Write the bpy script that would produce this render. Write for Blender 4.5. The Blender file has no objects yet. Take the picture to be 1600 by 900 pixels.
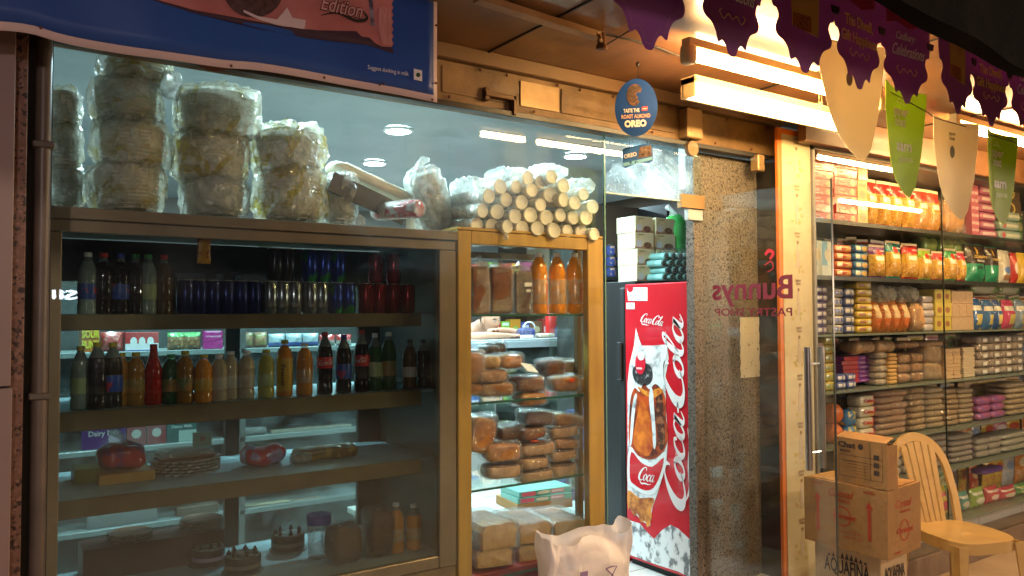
import bpy, math, random
from mathutils import Vector, Matrix, Euler, noise
R = math.radians
scene = bpy.context.scene
COL = scene.collection

# ---------------------------------------------------------------- camera
F = 1240.0
cd = bpy.data.cameras.new("camera"); cam = bpy.data.objects.new("camera", cd); COL.objects.link(cam)
cam.location = (0, 0, 1.5); cam.rotation_euler = (R(91.9), R(0.25), R(-34.5))
cd.lens = 36 * F / 1600; cd.clip_start = 0.05; cd.clip_end = 200
scene.camera = cam
CR = cam.rotation_euler.to_matrix()
# ---------------------------------------------------------------- world, exposure
w = bpy.data.worlds.new("World"); scene.world = w; w.use_nodes = True
w.node_tree.nodes["Background"].inputs[0].default_value = (0.50, 0.42, 0.50, 1)
w.node_tree.nodes["Background"].inputs[1].default_value = 0.022
vs = scene.view_settings
vs.view_transform = 'Standard'; vs.look = 'None'; vs.gamma = 1; vs.exposure = 0.0
scene.cycles.transparent_max_bounces = 32
scene.cycles.max_bounces = 7
scene.cycles.sample_clamp_indirect = 8.0
scene.cycles.caustics_reflective = False; scene.cycles.caustics_refractive = False

def lamp(name, kind, loc, rot, power, color, size=.1, sizey=None, spot=None):
    l = bpy.data.lights.new(name, kind); l.energy = power; l.color = color
    if kind == 'AREA':
        l.size = size
        if sizey: l.shape = 'RECTANGLE'; l.size_y = sizey
        else: l.shape = 'DISK'
    else: l.shadow_soft_size = size
    if spot: l.spot_size = R(spot); l.spot_blend = .6
    o = bpy.data.objects.new(name, l); COL.objects.link(o); o.location = loc; o.rotation_euler = rot
    return o
# street lamp glow on the pavement side, behind the photographer
lamp('street_lamp_light', 'AREA', (-1.6, -4.2, 2.5), Euler((R(84), 0, R(-24))), 85, (1, .76, .72), .35)
lamp('added_side_fill', 'AREA', (7.3, -1.0, 1.75), Euler((R(90), 0, R(62))), 95, (1, .72, .48), .3)  # unseen fill added at the right to brighten the bunting fronts
lamp('added_street_fill', 'AREA', (2.6, -5.0, 5.4), Euler((R(58), 0, R(0))), 240, (1, .76, .56), .35)  # unseen fill added above the street to brighten bag, bread and cooler

# ---------------------------------------------------------------- helpers
def ray(px, py): return CR @ Vector(((px - 800) / F, -(py - 450) / F, -1))
def pt(px, py, Y=None, X=None, Z=None):
    d = ray(px, py); c = Vector((0, 0, 1.5))
    if Y is not None: k = Y / d.y
    elif X is not None: k = X / d.x
    else: k = (Z - 1.5) / d.z
    return c + d * k

class MB:
    def __init__(s): s.v = []; s.f = []; s.m = []
    def add(s, vs, fs, m=0):
        o = len(s.v); s.v += [tuple(v) for v in vs]
        for f in fs: s.f.append([i + o for i in f]); s.m.append(m)
        return s
    def box(s, x0, x1, y0, y1, z0, z1, m=0, b=0):
        if x0 > x1: x0, x1 = x1, x0
        if y0 > y1: y0, y1 = y1, y0
        if z0 > z1: z0, z1 = z1, z0
        if b:
            b = min(b, (x1-x0)*.3, (y1-y0)*.3, (z1-z0)*.3)
            V = []; idx = {}
            for i, X in ((0, x0), (1, x1)):
                for j, Y in ((0, y0), (1, y1)):
                    for k, Z in ((0, z0), (1, z1)):
                        sx, sy, sz = (1-2*i)*b, (1-2*j)*b, (1-2*k)*b
                        idx[i,j,k,'x'] = len(V); V.append((X, Y+sy, Z+sz))
                        idx[i,j,k,'y'] = len(V); V.append((X+sx, Y, Z+sz))
                        idx[i,j,k,'z'] = len(V); V.append((X+sx, Y+sy, Z))
            Fs = []
            q = lambda *a: Fs.append([idx[t] for t in a])
            for i in (0, 1):
                q((i,0,0,'x'),(i,1,0,'x'),(i,1,1,'x'),(i,0,1,'x'))
                q((0,i,0,'y'),(1,i,0,'y'),(1,i,1,'y'),(0,i,1,'y'))
                q((0,0,i,'z'),(1,0,i,'z'),(1,1,i,'z'),(0,1,i,'z'))
                for j in (0, 1):
                    q((i,j,0,'x'),(i,j,1,'x'),(i,j,1,'y'),(i,j,0,'y'))
                    q((i,0,j,'x'),(i,1,j,'x'),(i,1,j,'z'),(i,0,j,'z'))
                    q((0,i,j,'y'),(1,i,j,'y'),(1,i,j,'z'),(0,i,j,'z'))
                    for k in (0, 1): q((i,j,k,'x'),(i,j,k,'y'),(i,j,k,'z'))
            return s.add(V, Fs, m)
        V = [(x, y, z) for x in (x0, x1) for y in (y0, y1) for z in (z0, z1)]
        return s.add(V, [(0,1,3,2),(4,6,7,5),(0,4,5,1),(2,3,7,6),(0,2,6,4),(1,5,7,3)], m)
    def lathe(s, prof, seg=16, c=(0, 0, 0), m=0, axis='z', cap=True):
        V = []; n = len(prof)
        for r, z in prof:
            for i in range(seg):
                a = 2*math.pi*i/seg; x, y = r*math.cos(a), r*math.sin(a)
                p = (x, y, z) if axis == 'z' else ((x, z, y) if axis == 'y' else (z, x, y))
                V.append((p[0]+c[0], p[1]+c[1], p[2]+c[2]))
        Fs = [(j*seg+i, j*seg+(i+1)%seg, (j+1)*seg+(i+1)%seg, (j+1)*seg+i) for j in range(n-1) for i in range(seg)]
        if cap: Fs += [tuple(range(seg))[::-1], tuple(range((n-1)*seg, n*seg))]
        return s.add(V, Fs, m)
    def tube(s, pts, r, seg=8, m=0):
        pts = [Vector(p) for p in pts]; V = []; n = len(pts); u = None
        for k, p in enumerate(pts):
            t = (pts[min(k+1, n-1)] - pts[max(k-1, 0)]).normalized()
            if u is None: u = t.cross(Vector((.13, .37, 1)).normalized()).normalized()
            u = (u - t*u.dot(t)).normalized(); w_ = t.cross(u)
            rr = r[k] if isinstance(r, (list, tuple)) else r
            for i in range(seg):
                a = 2*math.pi*i/seg; V.append(p + (u*math.cos(a) + w_*math.sin(a))*rr)
        Fs = [(j*seg+i, j*seg+(i+1)%seg, (j+1)*seg+(i+1)%seg, (j+1)*seg+i) for j in range(n-1) for i in range(seg)]
        Fs += [tuple(range(seg))[::-1], tuple(range((n-1)*seg, n*seg))]
        return s.add(V, Fs, m)
    def prism(s, out, y0, y1, m=0):          # outline in x,z, thickness in y
        n = len(out)
        V = [(x, y0, z) for x, z in out] + [(x, y1, z) for x, z in out]
        Fs = [tuple(range(n)), tuple(range(n, 2*n))[::-1]] + [(i, (i+1) % n, n+(i+1) % n, n+i) for i in range(n)]
        return s.add(V, Fs, m)
    def sell(s, w, d, h, e1=.5, e2=.5, nu=22, nv=12, amp=0, fr=10, seed=0, c=(0, 0, 0), m=0, z0=True, rid=0):
        V = []; sp = lambda a, e: math.copysign(abs(a)**e, a)
        for j in range(nv+1):
            la = -math.pi/2 + math.pi*j/nv
            for i in range(nu):
                lo = 2*math.pi*i/nu
                cx = sp(math.cos(la), e1)*sp(math.cos(lo), e2); cy = sp(math.cos(la), e1)*sp(math.sin(lo), e2); cz = sp(math.sin(la), e1)
                p = Vector((cx*w/2, cy*d/2, cz*h/2))
                if amp:
                    nn = noise.noise(p*fr + Vector((seed, seed*1.7, -seed)))
                    if rid:
                        q1 = p*fr*1.3 + Vector((seed, 0, seed)); q2 = Vector((p.x*fr*2.6, p.y*fr*2.6, p.z*fr*1.1)) + Vector((0, seed, 2))
                        nn = nn*.6 + rid*(.5 - 1.6*abs(noise.noise(q1)) - .9*abs(noise.noise(q2)))
                    p += Vector((cx, cy, cz)).normalized()*nn*amp
                V.append((p.x+c[0], p.y+c[1], p.z+c[2]+(h/2 if z0 else 0)))
        Fs = [(j*nu+i, j*nu+(i+1)%nu, (j+1)*nu+(i+1)%nu, (j+1)*nu+i) for j in range(nv) for i in range(nu)]
        return s.add(V, Fs, m)
    def xf(s, M):
        s.v = [tuple(M @ Vector(v)) for v in s.v]; return s
    def merge(s, o, M=None, m=None):
        V = o.v if M is None else [tuple(M @ Vector(v)) for v in o.v]
        k = len(s.v); s.v += V
        for f, mm in zip(o.f, o.m): s.f.append([i+k for i in f]); s.m.append(mm if m is None else m)
        return s
    def mesh(s, name, mats, smooth=False):
        me = bpy.data.meshes.new(name); me.from_pydata(s.v, [], s.f)
        for mt in (mats if isinstance(mats, (list, tuple)) else [mats]): me.materials.append(mt)
        me.polygons.foreach_set('material_index', s.m)
        me.validate(); me.update()
        if smooth:
            me.polygons.foreach_set('use_smooth', [True]*len(me.polygons))
            if smooth is not True: me.set_sharp_from_angle(angle=R(smooth))
        return me
    def build(s, name, mats, parent=None, smooth=False, loc=None, rot=None):
        o = bpy.data.objects.new(name, s.mesh(name, mats, smooth)); COL.objects.link(o)
        if parent: o.parent = parent
        if loc is not None: o.location = loc
        if rot is not None: o.rotation_euler = rot
        return o

def tag(o, label=None, cat=None, group=None, kind=None):
    if label: o['label'] = label
    if cat: o['category'] = cat
    if group: o['group'] = group
    if kind: o['kind'] = kind
    return o
def thing(name, label, cat, loc=(0, 0, 0), rz=0, group=None, rot=None):
    o = bpy.data.objects.new(name, None); COL.objects.link(o); o.empty_display_size = .02
    o.location = loc; o.rotation_euler = rot if rot else (0, 0, rz)
    return tag(o, label, cat, group)
KIDS = {}
def dup(root, loc, rz=None, label=None, rot=None, scale=None):
    def cp(o, par):
        c = o.copy(); COL.objects.link(c); c.parent = par
        if o.name not in KIDS: KIDS[o.name] = list(o.children)
        for ch in KIDS[o.name]: cp(ch, c)
        return c
    r = cp(root, None); r.location = loc
    if rz is not None: r.rotation_euler = (0, 0, rz)
    if rot is not None: r.rotation_euler = rot
    if scale is not None: r.scale = scale
    if label: r['label'] = label
    return r
ORD = ['zeroth','first','second','third','fourth','fifth','sixth','seventh','eighth','ninth','tenth','eleventh','twelfth','thirteenth','fourteenth','fifteenth','sixteenth','seventeenth','eighteenth','nineteenth','twentieth']
def nth(i, n, a='left', b='right'):
    if n == 1: return ''
    if i == 0: return a + 'most '
    if i == n-1: return b + 'most '
    return ORD[i+1] + ' '

# ---------------------------------------------------------------- node materials
def newmat(name):
    m = bpy.data.materials.new(name); m.use_nodes = True; nt = m.node_tree; nt.nodes.clear()
    return m, nt
def nd(nt, typ, ins=None, **kw):
    n = nt.nodes.new(typ)
    for k, v in kw.items(): setattr(n, k, v)
    for k, v in (ins or {}).items():
        if isinstance(v, bpy.types.NodeSocket): nt.links.new(v, n.inputs[k])
        else: n.inputs[k].default_value = v
    return n
def c4(c): return (c[0], c[1], c[2], 1)
def mixc(nt, f, a, b):
    n = nt.nodes.new('ShaderNodeMix'); n.data_type = 'RGBA'
    for i, v in ((0, f), (6, a), (7, b)):
        if isinstance(v, bpy.types.NodeSocket): nt.links.new(v, n.inputs[i])
        else: n.inputs[i].default_value = v if i == 0 else c4(v)
    return n.outputs[2]
def mt(nt, op, a, b=0.0):
    n = nt.nodes.new('ShaderNodeMath'); n.operation = op
    for i, v in ((0, a), (1, b)):
        if isinstance(v, bpy.types.NodeSocket): nt.links.new(v, n.inputs[i])
        else: n.inputs[i].default_value = v
    return n.outputs[0]
MC = {}
def mat(name, col, rough=.5, col2=None, nscale=6, bump=0, bscale=40, metal=0, coat=0, emit=None, es=0, trans=0, stretch=None, ior=1.45, spec=.5, detail=4, lo=.35, hi=.65, sub=0, coord='Object', bdist=.01, tl=0):
    if name in MC: return MC[name]
    m, nt = newmat(name); tc = nd(nt, 'ShaderNodeTexCoord').outputs[coord]
    if stretch: tc = nd(nt, 'ShaderNodeMapping', {0: tc, 3: stretch}).outputs[0]
    base = c4(col)
    p = nd(nt, 'ShaderNodeBsdfPrincipled', {'Roughness': rough, 'Metallic': metal, 'Coat Weight': coat, 'Transmission Weight': trans, 'IOR': ior, 'Specular IOR Level': spec})
    if col2 is not None:
        n = nd(nt, 'ShaderNodeTexNoise', {'Vector': tc, 'Scale': nscale, 'Detail': detail, 'Roughness': .6})
        r = nd(nt, 'ShaderNodeMapRange', {0: n.outputs[0], 1: lo, 2: hi})
        nt.links.new(mixc(nt, r.outputs[0], col, col2), p.inputs['Base Color'])
    else: p.inputs['Base Color'].default_value = base
    if bump:
        n2 = nd(nt, 'ShaderNodeTexNoise', {'Vector': tc, 'Scale': bscale, 'Detail': 3})
        b = nd(nt, 'ShaderNodeBump', {'Strength': bump, 'Distance': bdist, 'Height': n2.outputs[0]})
        nt.links.new(b.outputs[0], p.inputs['Normal'])
    if emit: p.inputs['Emission Color'].default_value = c4(emit); p.inputs['Emission Strength'].default_value = es
    if sub: p.inputs['Subsurface Weight'].default_value = sub; p.inputs['Subsurface Radius'].default_value = (.01, .006, .004)
    out = nd(nt, 'ShaderNodeOutputMaterial'); res = p.outputs[0]
    if tl:
        t_ = nd(nt, 'ShaderNodeBsdfTranslucent', {0: c4([min(1, c*1.6) for c in col])}); res = nd(nt, 'ShaderNodeMixShader', {0: tl, 1: p.outputs[0], 2: t_.outputs[0]}).outputs[0]
    nt.links.new(res, out.inputs[0])
    MC[name] = m; return m
def printed(name, base, layers, rough=.3, crinkle=.4, cscale=28, coat=.3, axes='xz'):
    """package print: coloured bands, panels, ovals and food pictures laid out over the pack's own bounding box"""
    if name in MC: return MC[name]
    m, nt = newmat(name); tcn = nd(nt, 'ShaderNodeTexCoord'); tc = tcn.outputs['Generated']
    s = nd(nt, 'ShaderNodeSeparateXYZ', {0: tc}); X = s.outputs[0]; Z = s.outputs[2 if axes == 'xz' else 1]
    p = nd(nt, 'ShaderNodeBsdfPrincipled', {'Roughness': rough, 'Coat Weight': coat, 'Coat Roughness': .12})
    vr = nd(nt, 'ShaderNodeTexNoise', {'Vector': tcn.outputs['Object'], 'Scale': 30.0, 'Detail': 3})
    cur = mixc(nt, vr.outputs[0], [c*.8 for c in base], base)
    inr = lambda v, a, b: mt(nt, 'MULTIPLY', mt(nt, 'GREATER_THAN', v, a), mt(nt, 'LESS_THAN', v, b))
    for L in layers:
        if L[0] == 'rect':
            _, x0, x1, z0, z1, c = L; msk = mt(nt, 'MULTIPLY', inr(X, x0, x1), inr(Z, z0, z1)); cur = mixc(nt, msk, cur, c)
        elif L[0] in ('oval', 'ofood', 'ring'):
            _, cx, cz, rx, rz, c = L[:6]
            a = mt(nt, 'DIVIDE', mt(nt, 'SUBTRACT', X, cx), rx); b = mt(nt, 'DIVIDE', mt(nt, 'SUBTRACT', Z, cz), rz)
            d = mt(nt, 'ADD', mt(nt, 'MULTIPLY', a, a), mt(nt, 'MULTIPLY', b, b)); msk = mt(nt, 'LESS_THAN', d, 1.0)
            if L[0] == 'ring': msk = mt(nt, 'MULTIPLY', msk, mt(nt, 'GREATER_THAN', d, .6))
            if L[0] == 'ofood':
                vo = nd(nt, 'ShaderNodeTexVoronoi', {'Vector': tcn.outputs['Object'], 'Scale': L[7]})
                cc = mixc(nt, nd(nt, 'ShaderNodeMapRange', {0: vo.outputs['Distance'], 1: .1, 2: .7}).outputs[0], c, L[6]); cur = mixc(nt, msk, cur, cc) 
            else: cur = mixc(nt, msk, cur, c)
        elif L[0] == 'food':
            _, x0, x1, z0, z1, ca, cb, sc = L; msk = mt(nt, 'MULTIPLY', inr(X, x0, x1), inr(Z, z0, z1))
            vo = nd(nt, 'ShaderNodeTexVoronoi', {'Vector': tcn.outputs['Object'], 'Scale': sc})
            cc = mixc(nt, nd(nt, 'ShaderNodeMapRange', {0: vo.outputs['Distance'], 1: .1, 2: .7}).outputs[0], ca, cb); cur = mixc(nt, msk, cur, cc)
        elif L[0] == 'lines':                    # rows of small print
            _, x0, x1, z0, z1, c, k = L; msk = mt(nt, 'MULTIPLY', inr(X, x0, x1), inr(Z, z0, z1))
            st = mt(nt, 'GREATER_THAN', mt(nt, 'FRACT', mt(nt, 'MULTIPLY', Z, k)), .6)
            ns = nd(nt, 'ShaderNodeTexNoise', {'Vector': nd(nt, 'ShaderNodeMapping', {0: tc, 3: (60, 1, k)}).outputs[0], 'Scale': 1.0, 'Detail': 0})
            g = mt(nt, 'GREATER_THAN', ns.outputs[0], .42)
            cur = mixc(nt, mt(nt, 'MULTIPLY', msk, mt(nt, 'MULTIPLY', st, g)), cur, c)
    nt.links.new(cur, p.inputs['Base Color'])
    if crinkle:
        n2 = nd(nt, 'ShaderNodeTexNoise', {'Vector': tcn.outputs['Object'], 'Scale': cscale, 'Detail': 2, 'Distortion': 1.2})
        nt.links.new(nd(nt, 'ShaderNodeBump', {'Strength': crinkle, 'Distance': .02, 'Height': n2.outputs[0]}).outputs[0], p.inputs['Normal'])
    nt.links.new(p.outputs[0], nd(nt, 'ShaderNodeOutputMaterial').inputs[0])
    MC[name] = m; return m
def glass(name, tint=(.93, .97, .96), dust=.03, dustcol=(.7, .8, .82), dscale=3, refl=1.0, streak=None, rough=0.0):
    m, nt = newmat(name); tc = nd(nt, 'ShaderNodeTexCoord').outputs['Object']
    tr = nd(nt, 'ShaderNodeBsdfTransparent', {0: c4(tint)})
    gl = nd(nt, 'ShaderNodeBsdfGlossy', {'Roughness': rough, 'Color': (1, 1, 1, 1)})
    lw = nd(nt, 'ShaderNodeLayerWeight', {'Blend': .5})
    f = mt(nt, 'MULTIPLY', mt(nt, 'ADD', mt(nt, 'MULTIPLY', mt(nt, 'POWER', lw.outputs['Facing'], 5.0), .9), .035), refl)
    mx = nd(nt, 'ShaderNodeMixShader', {0: f, 1: tr.outputs[0], 2: gl.outputs[0]})
    df = nd(nt, 'ShaderNodeBsdfDiffuse', {0: c4(dustcol)}); tl = nd(nt, 'ShaderNodeBsdfTranslucent', {0: c4(dustcol)})
    dm = nd(nt, 'ShaderNodeMixShader', {0: .6, 1: df.outputs[0], 2: tl.outputs[0]})
    v = nd(nt, 'ShaderNodeMapping', {0: tc, 3: streak or (1, 1, 1)}).outputs[0]
    n = nd(nt, 'ShaderNodeTexNoise', {'Vector': v, 'Scale': dscale, 'Detail': 7, 'Roughness': .65, 'Distortion': .6})
    n2 = nd(nt, 'ShaderNodeTexNoise', {'Vector': tc, 'Scale': 140.0, 'Detail': 1})
    sp = nd(nt, 'ShaderNodeMapRange', {0: n2.outputs[0], 1: .70, 2: .76, 3: 0, 4: dust*5})
    r = nd(nt, 'ShaderNodeMapRange', {0: n.outputs[0], 1: .46, 2: .74, 3: dust*.25, 4: dust*4.2})
    fm = nd(nt, 'ShaderNodeMixShader', {0: mt(nt, 'ADD', r.outputs[0], sp.outputs[0]), 1: mx.outputs[0], 2: dm.outputs[0]})
    nt.links.new(fm.outputs[0], nd(nt, 'ShaderNodeOutputMaterial').inputs[0])
    return m
def film(name, tint=(.97, .97, .97), gloss=.16, milk=.05, milkcol=(.9, .93, .95), bump=.9, scale=30, print_=None):
    """thin clear plastic wrap: mostly see-through with crinkled highlights"""
    m, nt = newmat(name); tc = nd(nt, 'ShaderNodeTexCoord').outputs['Object']
    n2 = nd(nt, 'ShaderNodeTexNoise', {'Vector': tc, 'Scale': scale, 'Detail': 3, 'Distortion': 1.5})
    vo = nd(nt, 'ShaderNodeTexVoronoi', {'Vector': nd(nt, 'ShaderNodeVectorMath', {0: tc, 1: nd(nt, 'ShaderNodeVectorMath', {0: n2.outputs['Color'], 1: (.03, .03, .03)}, operation='MULTIPLY').outputs[0]}, operation='ADD').outputs[0], 'Scale': scale*1.5})
    b = nd(nt, 'ShaderNodeBump', {'Strength': bump, 'Distance': .016, 'Height': mt(nt, 'ADD', n2.outputs[0], vo.outputs['Distance'])})
    tr = nd(nt, 'ShaderNodeBsdfTransparent', {0: c4(tint)})
    gl = nd(nt, 'ShaderNodeBsdfGlossy', {'Roughness': .12, 'Normal': b.outputs[0]})
    lw = nd(nt, 'ShaderNodeLayerWeight', {'Blend': .5, 'Normal': b.outputs[0]})
    mx = nd(nt, 'ShaderNodeMixShader', {0: mt(nt, 'ADD', mt(nt, 'MULTIPLY', mt(nt, 'POWER', lw.outputs['Facing'], 4.0), .5), gloss*.5), 1: tr.outputs[0], 2: gl.outputs[0]})
    df = nd(nt, 'ShaderNodeBsdfDiffuse', {0: c4(milkcol), 'Normal': b.outputs[0]}); tl = nd(nt, 'ShaderNodeBsdfTranslucent', {0: c4(milkcol)})
    if print_:
        n3 = nd(nt, 'ShaderNodeTexNoise', {'Vector': tc, 'Scale': 14, 'Detail': 3, 'Distortion': 1.0})
        pc = mixc(nt, nd(nt, 'ShaderNodeMapRange', {0: n3.outputs[0], 1: .56, 2: .6}).outputs[0], milkcol, print_)
        nt.links.new(pc, df.inputs[0]); nt.links.new(pc, tl.inputs[0])
    dm = nd(nt, 'ShaderNodeMixShader', {0: .5, 1: df.outputs[0], 2: tl.outputs[0]})
    fac = milk
    if milk > 0:
        n4 = nd(nt, 'ShaderNodeTexNoise', {'Vector': tc, 'Scale': scale*.7, 'Detail': 4})
        fac = nd(nt, 'ShaderNodeMapRange', {0: n4.outputs[0], 1: .35, 2: .65, 3: milk*.4, 4: min(1, milk*1.6)}).outputs[0]
    fm = nd(nt, 'ShaderNodeMixShader', {0: fac, 1: mx.outputs[0], 2: dm.outputs[0]})
    nt.links.new(fm.outputs[0], nd(nt, 'ShaderNodeOutputMaterial').inputs[0])
    return m
def emis(name, col, s):
    m, nt = newmat(name); e = nd(nt, 'ShaderNodeEmission', {0: c4(col), 1: s}); nt.links.new(e.outputs[0], nd(nt, 'ShaderNodeOutputMaterial').inputs[0]); return m

# ---------------------------------------------------------------- lettering
TC = {}
def text_geo(s, size=1, bold=0, shear=0, space=1.0, width=None):
    k = (s, bold, shear, space)
    if k not in TC:
        cu = bpy.data.curves.new('t', 'FONT'); cu.body = s; cu.size = 1; cu.align_x = 'CENTER'; cu.align_y = 'CENTER'
        cu.offset = bold; cu.shear = shear; cu.space_character = space; cu.resolution_u = 3
        o = bpy.data.objects.new('t', cu); me = bpy.data.meshes.new_from_object(o)
        TC[k] = ([tuple(v.co) for v in me.vertices], [tuple(p.vertices) for p in me.polygons])
        bpy.data.objects.remove(o); bpy.data.meshes.remove(me); bpy.data.curves.remove(cu)
    V, Fs = TC[k]
    xs = [v[0] for v in V]; ww = (max(xs)-min(xs)) if xs else 1
    sx = (width/ww) if width else size
    return [(v[0]*sx, v[1]*size) for v in V], Fs
def text_mb(s, size, bold=.01, shear=0, space=1.0, width=None, at=(0, 0, 0), rot=0, flip=False, th=.0008, curve=None, mb=None):
    """lettering standing on the front (-y) face; at = x, y(front), z of its centre; curve = radius when it wraps a bottle"""
    P, Fs = text_geo(s, size, bold, shear, space, width); mb = mb or MB(); c, sn = math.cos(rot), math.sin(rot); V = []
    for x, z in P:
        x, z = x*c - z*sn, x*sn + z*c
        if flip: x = -x
        if curve:
            a = (x + at[0])/curve; V.append((curve*math.sin(a), -curve*math.cos(a) - .0006, z + at[2]))
        else: V.append((x + at[0], at[1], z + at[2]))
    n = len(V); flat = curve or not th
    mb.add(V if flat else V + [(v[0], v[1] - th, v[2]) for v in V], list(Fs) + ([] if flat else [tuple(i+n for i in f) for f in Fs]))
    return mb
def catmull(P, n=6, closed=False):
    out = []; m = len(P)
    rng = range(m) if closed else range(m-1)
    for i in rng:
        g = (lambda k: P[k % m]) if closed else (lambda k: P[max(0, min(m-1, k))])
        a, b, c, d = g(i-1), g(i), g(i+1), g(i+2)
        for k in range(n):
            t = k/n
            out.append(tuple(.5*(2*b[q] + (c[q]-a[q])*t + (2*a[q]-5*b[q]+4*c[q]-d[q])*t*t + (3*b[q]-a[q]-3*c[q]+d[q])*t**3) for q in range(len(b))))
    if not closed: out.append(tuple(P[-1]))
    return out
def ribbon(P, mb, fx, n=6):
    """brush stroke: control points (x, z, width); fx maps x,z to a 3D point"""
    S = catmull(P, n); V = []
    for i, (x, z, wd) in enumerate(S):
        a = S[max(0, i-1)]; b = S[min(len(S)-1, i+1)]; dx, dz = b[0]-a[0], b[1]-a[1]; L = math.hypot(dx, dz) or 1
        nx, nz = -dz/L*wd/2, dx/L*wd/2
        V += [fx(x+nx, z+nz), fx(x-nx, z-nz)]
    mb.add(V, [(2*i, 2*i+1, 2*i+3, 2*i+2) for i in range(len(S)-1)])
GL = {
 'C': [[(1.25,1.45,.05),(1.2,1.85,.16),(.85,1.98,.12),(.4,1.6,.3),(.08,.9,.42),(.12,.25,.38),(.5,-.02,.2),(.95,.15,.1),(1.2,.4,.05)]],
 'o': [[(.45,1.0,.1),(.15,.8,.2),(.03,.4,.26),(.18,.04,.18),(.42,.1,.12),(.6,.5,.22),(.55,.88,.18),(.42,1.0,.08),(.5,.8,.06),(.8,.82,.05)]],
 'c': [[(.6,.72,.12),(.5,.98,.14),(.25,.85,.16),(.05,.4,.24),(.2,.02,.18),(.5,.1,.1),(.75,.4,.05)]],
 'a': [[(.6,.85,.12),(.35,1.0,.12),(.1,.7,.2),(.05,.25,.24),(.22,.0,.16),(.45,.3,.1),(.66,.95,.16)],[(.68,1.0,.2),(.58,.5,.24),(.58,.1,.2),(.75,.02,.1),(.95,.3,.05)]],
 'l': [[(.1,.5,.05),(.45,1.5,.1),(.5,2.0,.14),(.3,1.9,.16),(.12,1.1,.24),(.08,.3,.24),(.25,.0,.14),(.55,.3,.05)]],
 '-': [[(0,.55,.14),(.35,.62,.12)]],
}
def cola_mb(h, at=(0, 0, 0), rot=0, curve=None, mb=None, word='Coca-Cola', shear=.38, yoff=0):
    """flowing red-and-white script of the drink's logo, h = lower-case height"""
    mb = mb or MB(); x = 0; adv = {'C': 1.0, 'o': .72, 'c': .68, 'a': .85, 'l': .5, '-': .32}; tot = sum(adv[c] for c in word)
    cs, sn = math.cos(rot), math.sin(rot)
    def fx(px, pz):
        u = (px - tot/2 + pz*shear - .3)*h; v = (pz - .7)*h; u, v = u*cs - v*sn, u*sn + v*cs
        if curve: a = (u + at[0])/curve; return (curve*math.sin(a), -curve*math.cos(a) - .0006, v + at[2])
        return (u + at[0], at[1], v + at[2])
    for ch in word:
        for st in GL[ch]: ribbon([(a + x, b, c_) for a, b, c_ in st], mb, fx)
        x += adv[ch]
    ribbon([(.35,-.1,.05),(.9,-.5,.2),(1.6,-.42,.22),(2.3,-.5,.14),(2.9,-.35,.03)], mb, fx)
    if word.count('C') > 1: ribbon([(3.9,1.75,.04),(4.5,2.05,.14),(5.2,1.7,.16),(5.9,1.75,.03)], mb, fx)
    return mb
# ================================================================ materials of the place
GY = 2.6                                                      # plane of the shop's glass front
M = {}
M['wood'] = mat('ceiling_plywood', (.24, .105, .036), .45, (.11, .048, .018), 2.2, .15, 30, stretch=(1, .45, 1), coat=.25)
M['beam'] = mat('beam_paint', (.25, .145, .055), .55, (.12, .065, .025), 5, .2, 60, coat=.1)
M['beam2'] = mat('beam_plate', (.40, .27, .13), .35, (.28, .18, .08), 8, .1, 60, metal=.3)
M['rust'] = mat('rusty_bolt', (.12, .04, .02), .7)
M['brownmetal'] = mat('cooler_bronze_frame', (.30, .225, .13), .35, (.22, .16, .09), 7, .05, 80, metal=.55)
M['brownfront'] = mat('cooler_front_frame', (.27, .215, .145), .34, (.21, .165, .11), 5, .05, 80, metal=.4)
M['yellow'] = mat('yellow_wood_frame', (.50, .30, .06), .4, (.40, .23, .045), 3, .12, 90, stretch=(9, 9, .6), coat=.15)
M['dark'] = mat('dark_metal', (.018, .016, .015), .4)
M['black'] = mat('black_rubber', (.01, .01, .01), .6)
M['steel'] = mat('brushed_steel', (.55, .53, .50), .28, metal=1)
M['alu'] = mat('aluminium', (.5, .48, .44), .35, metal=.8)
M['white'] = mat('white_plastic', (.75, .75, .72), .4)
M['cream'] = mat('cream_plastic', (.72, .60, .36), .35)
M['tile'] = mat('wall_tile', (.24, .165, .15), .35, (.20, .14, .125), 1.5)
M['cable'] = mat('cable_black', (.02, .015, .012), .5)
M['redink'] = mat('red_ink', (.50, .02, .02), .6)
M['blackink'] = mat('black_ink', (.02, .017, .015), .7)
M['whiteink'] = mat('white_ink', (.86, .84, .82), .5, tl=.2)
M['goldink'] = mat('gold_ink', (.95, .66, .22), .45, tl=.45)
M['cardboard'] = mat('corrugated_cardboard', (.36, .19, .065), .8, (.26, .13, .042), 5, .25, 35, detail=8, lo=.4, hi=.75)
M['cardboard2'] = mat('pale_cardboard', (.50, .36, .20), .8, (.42, .30, .16), 6, .1, 50)

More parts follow.
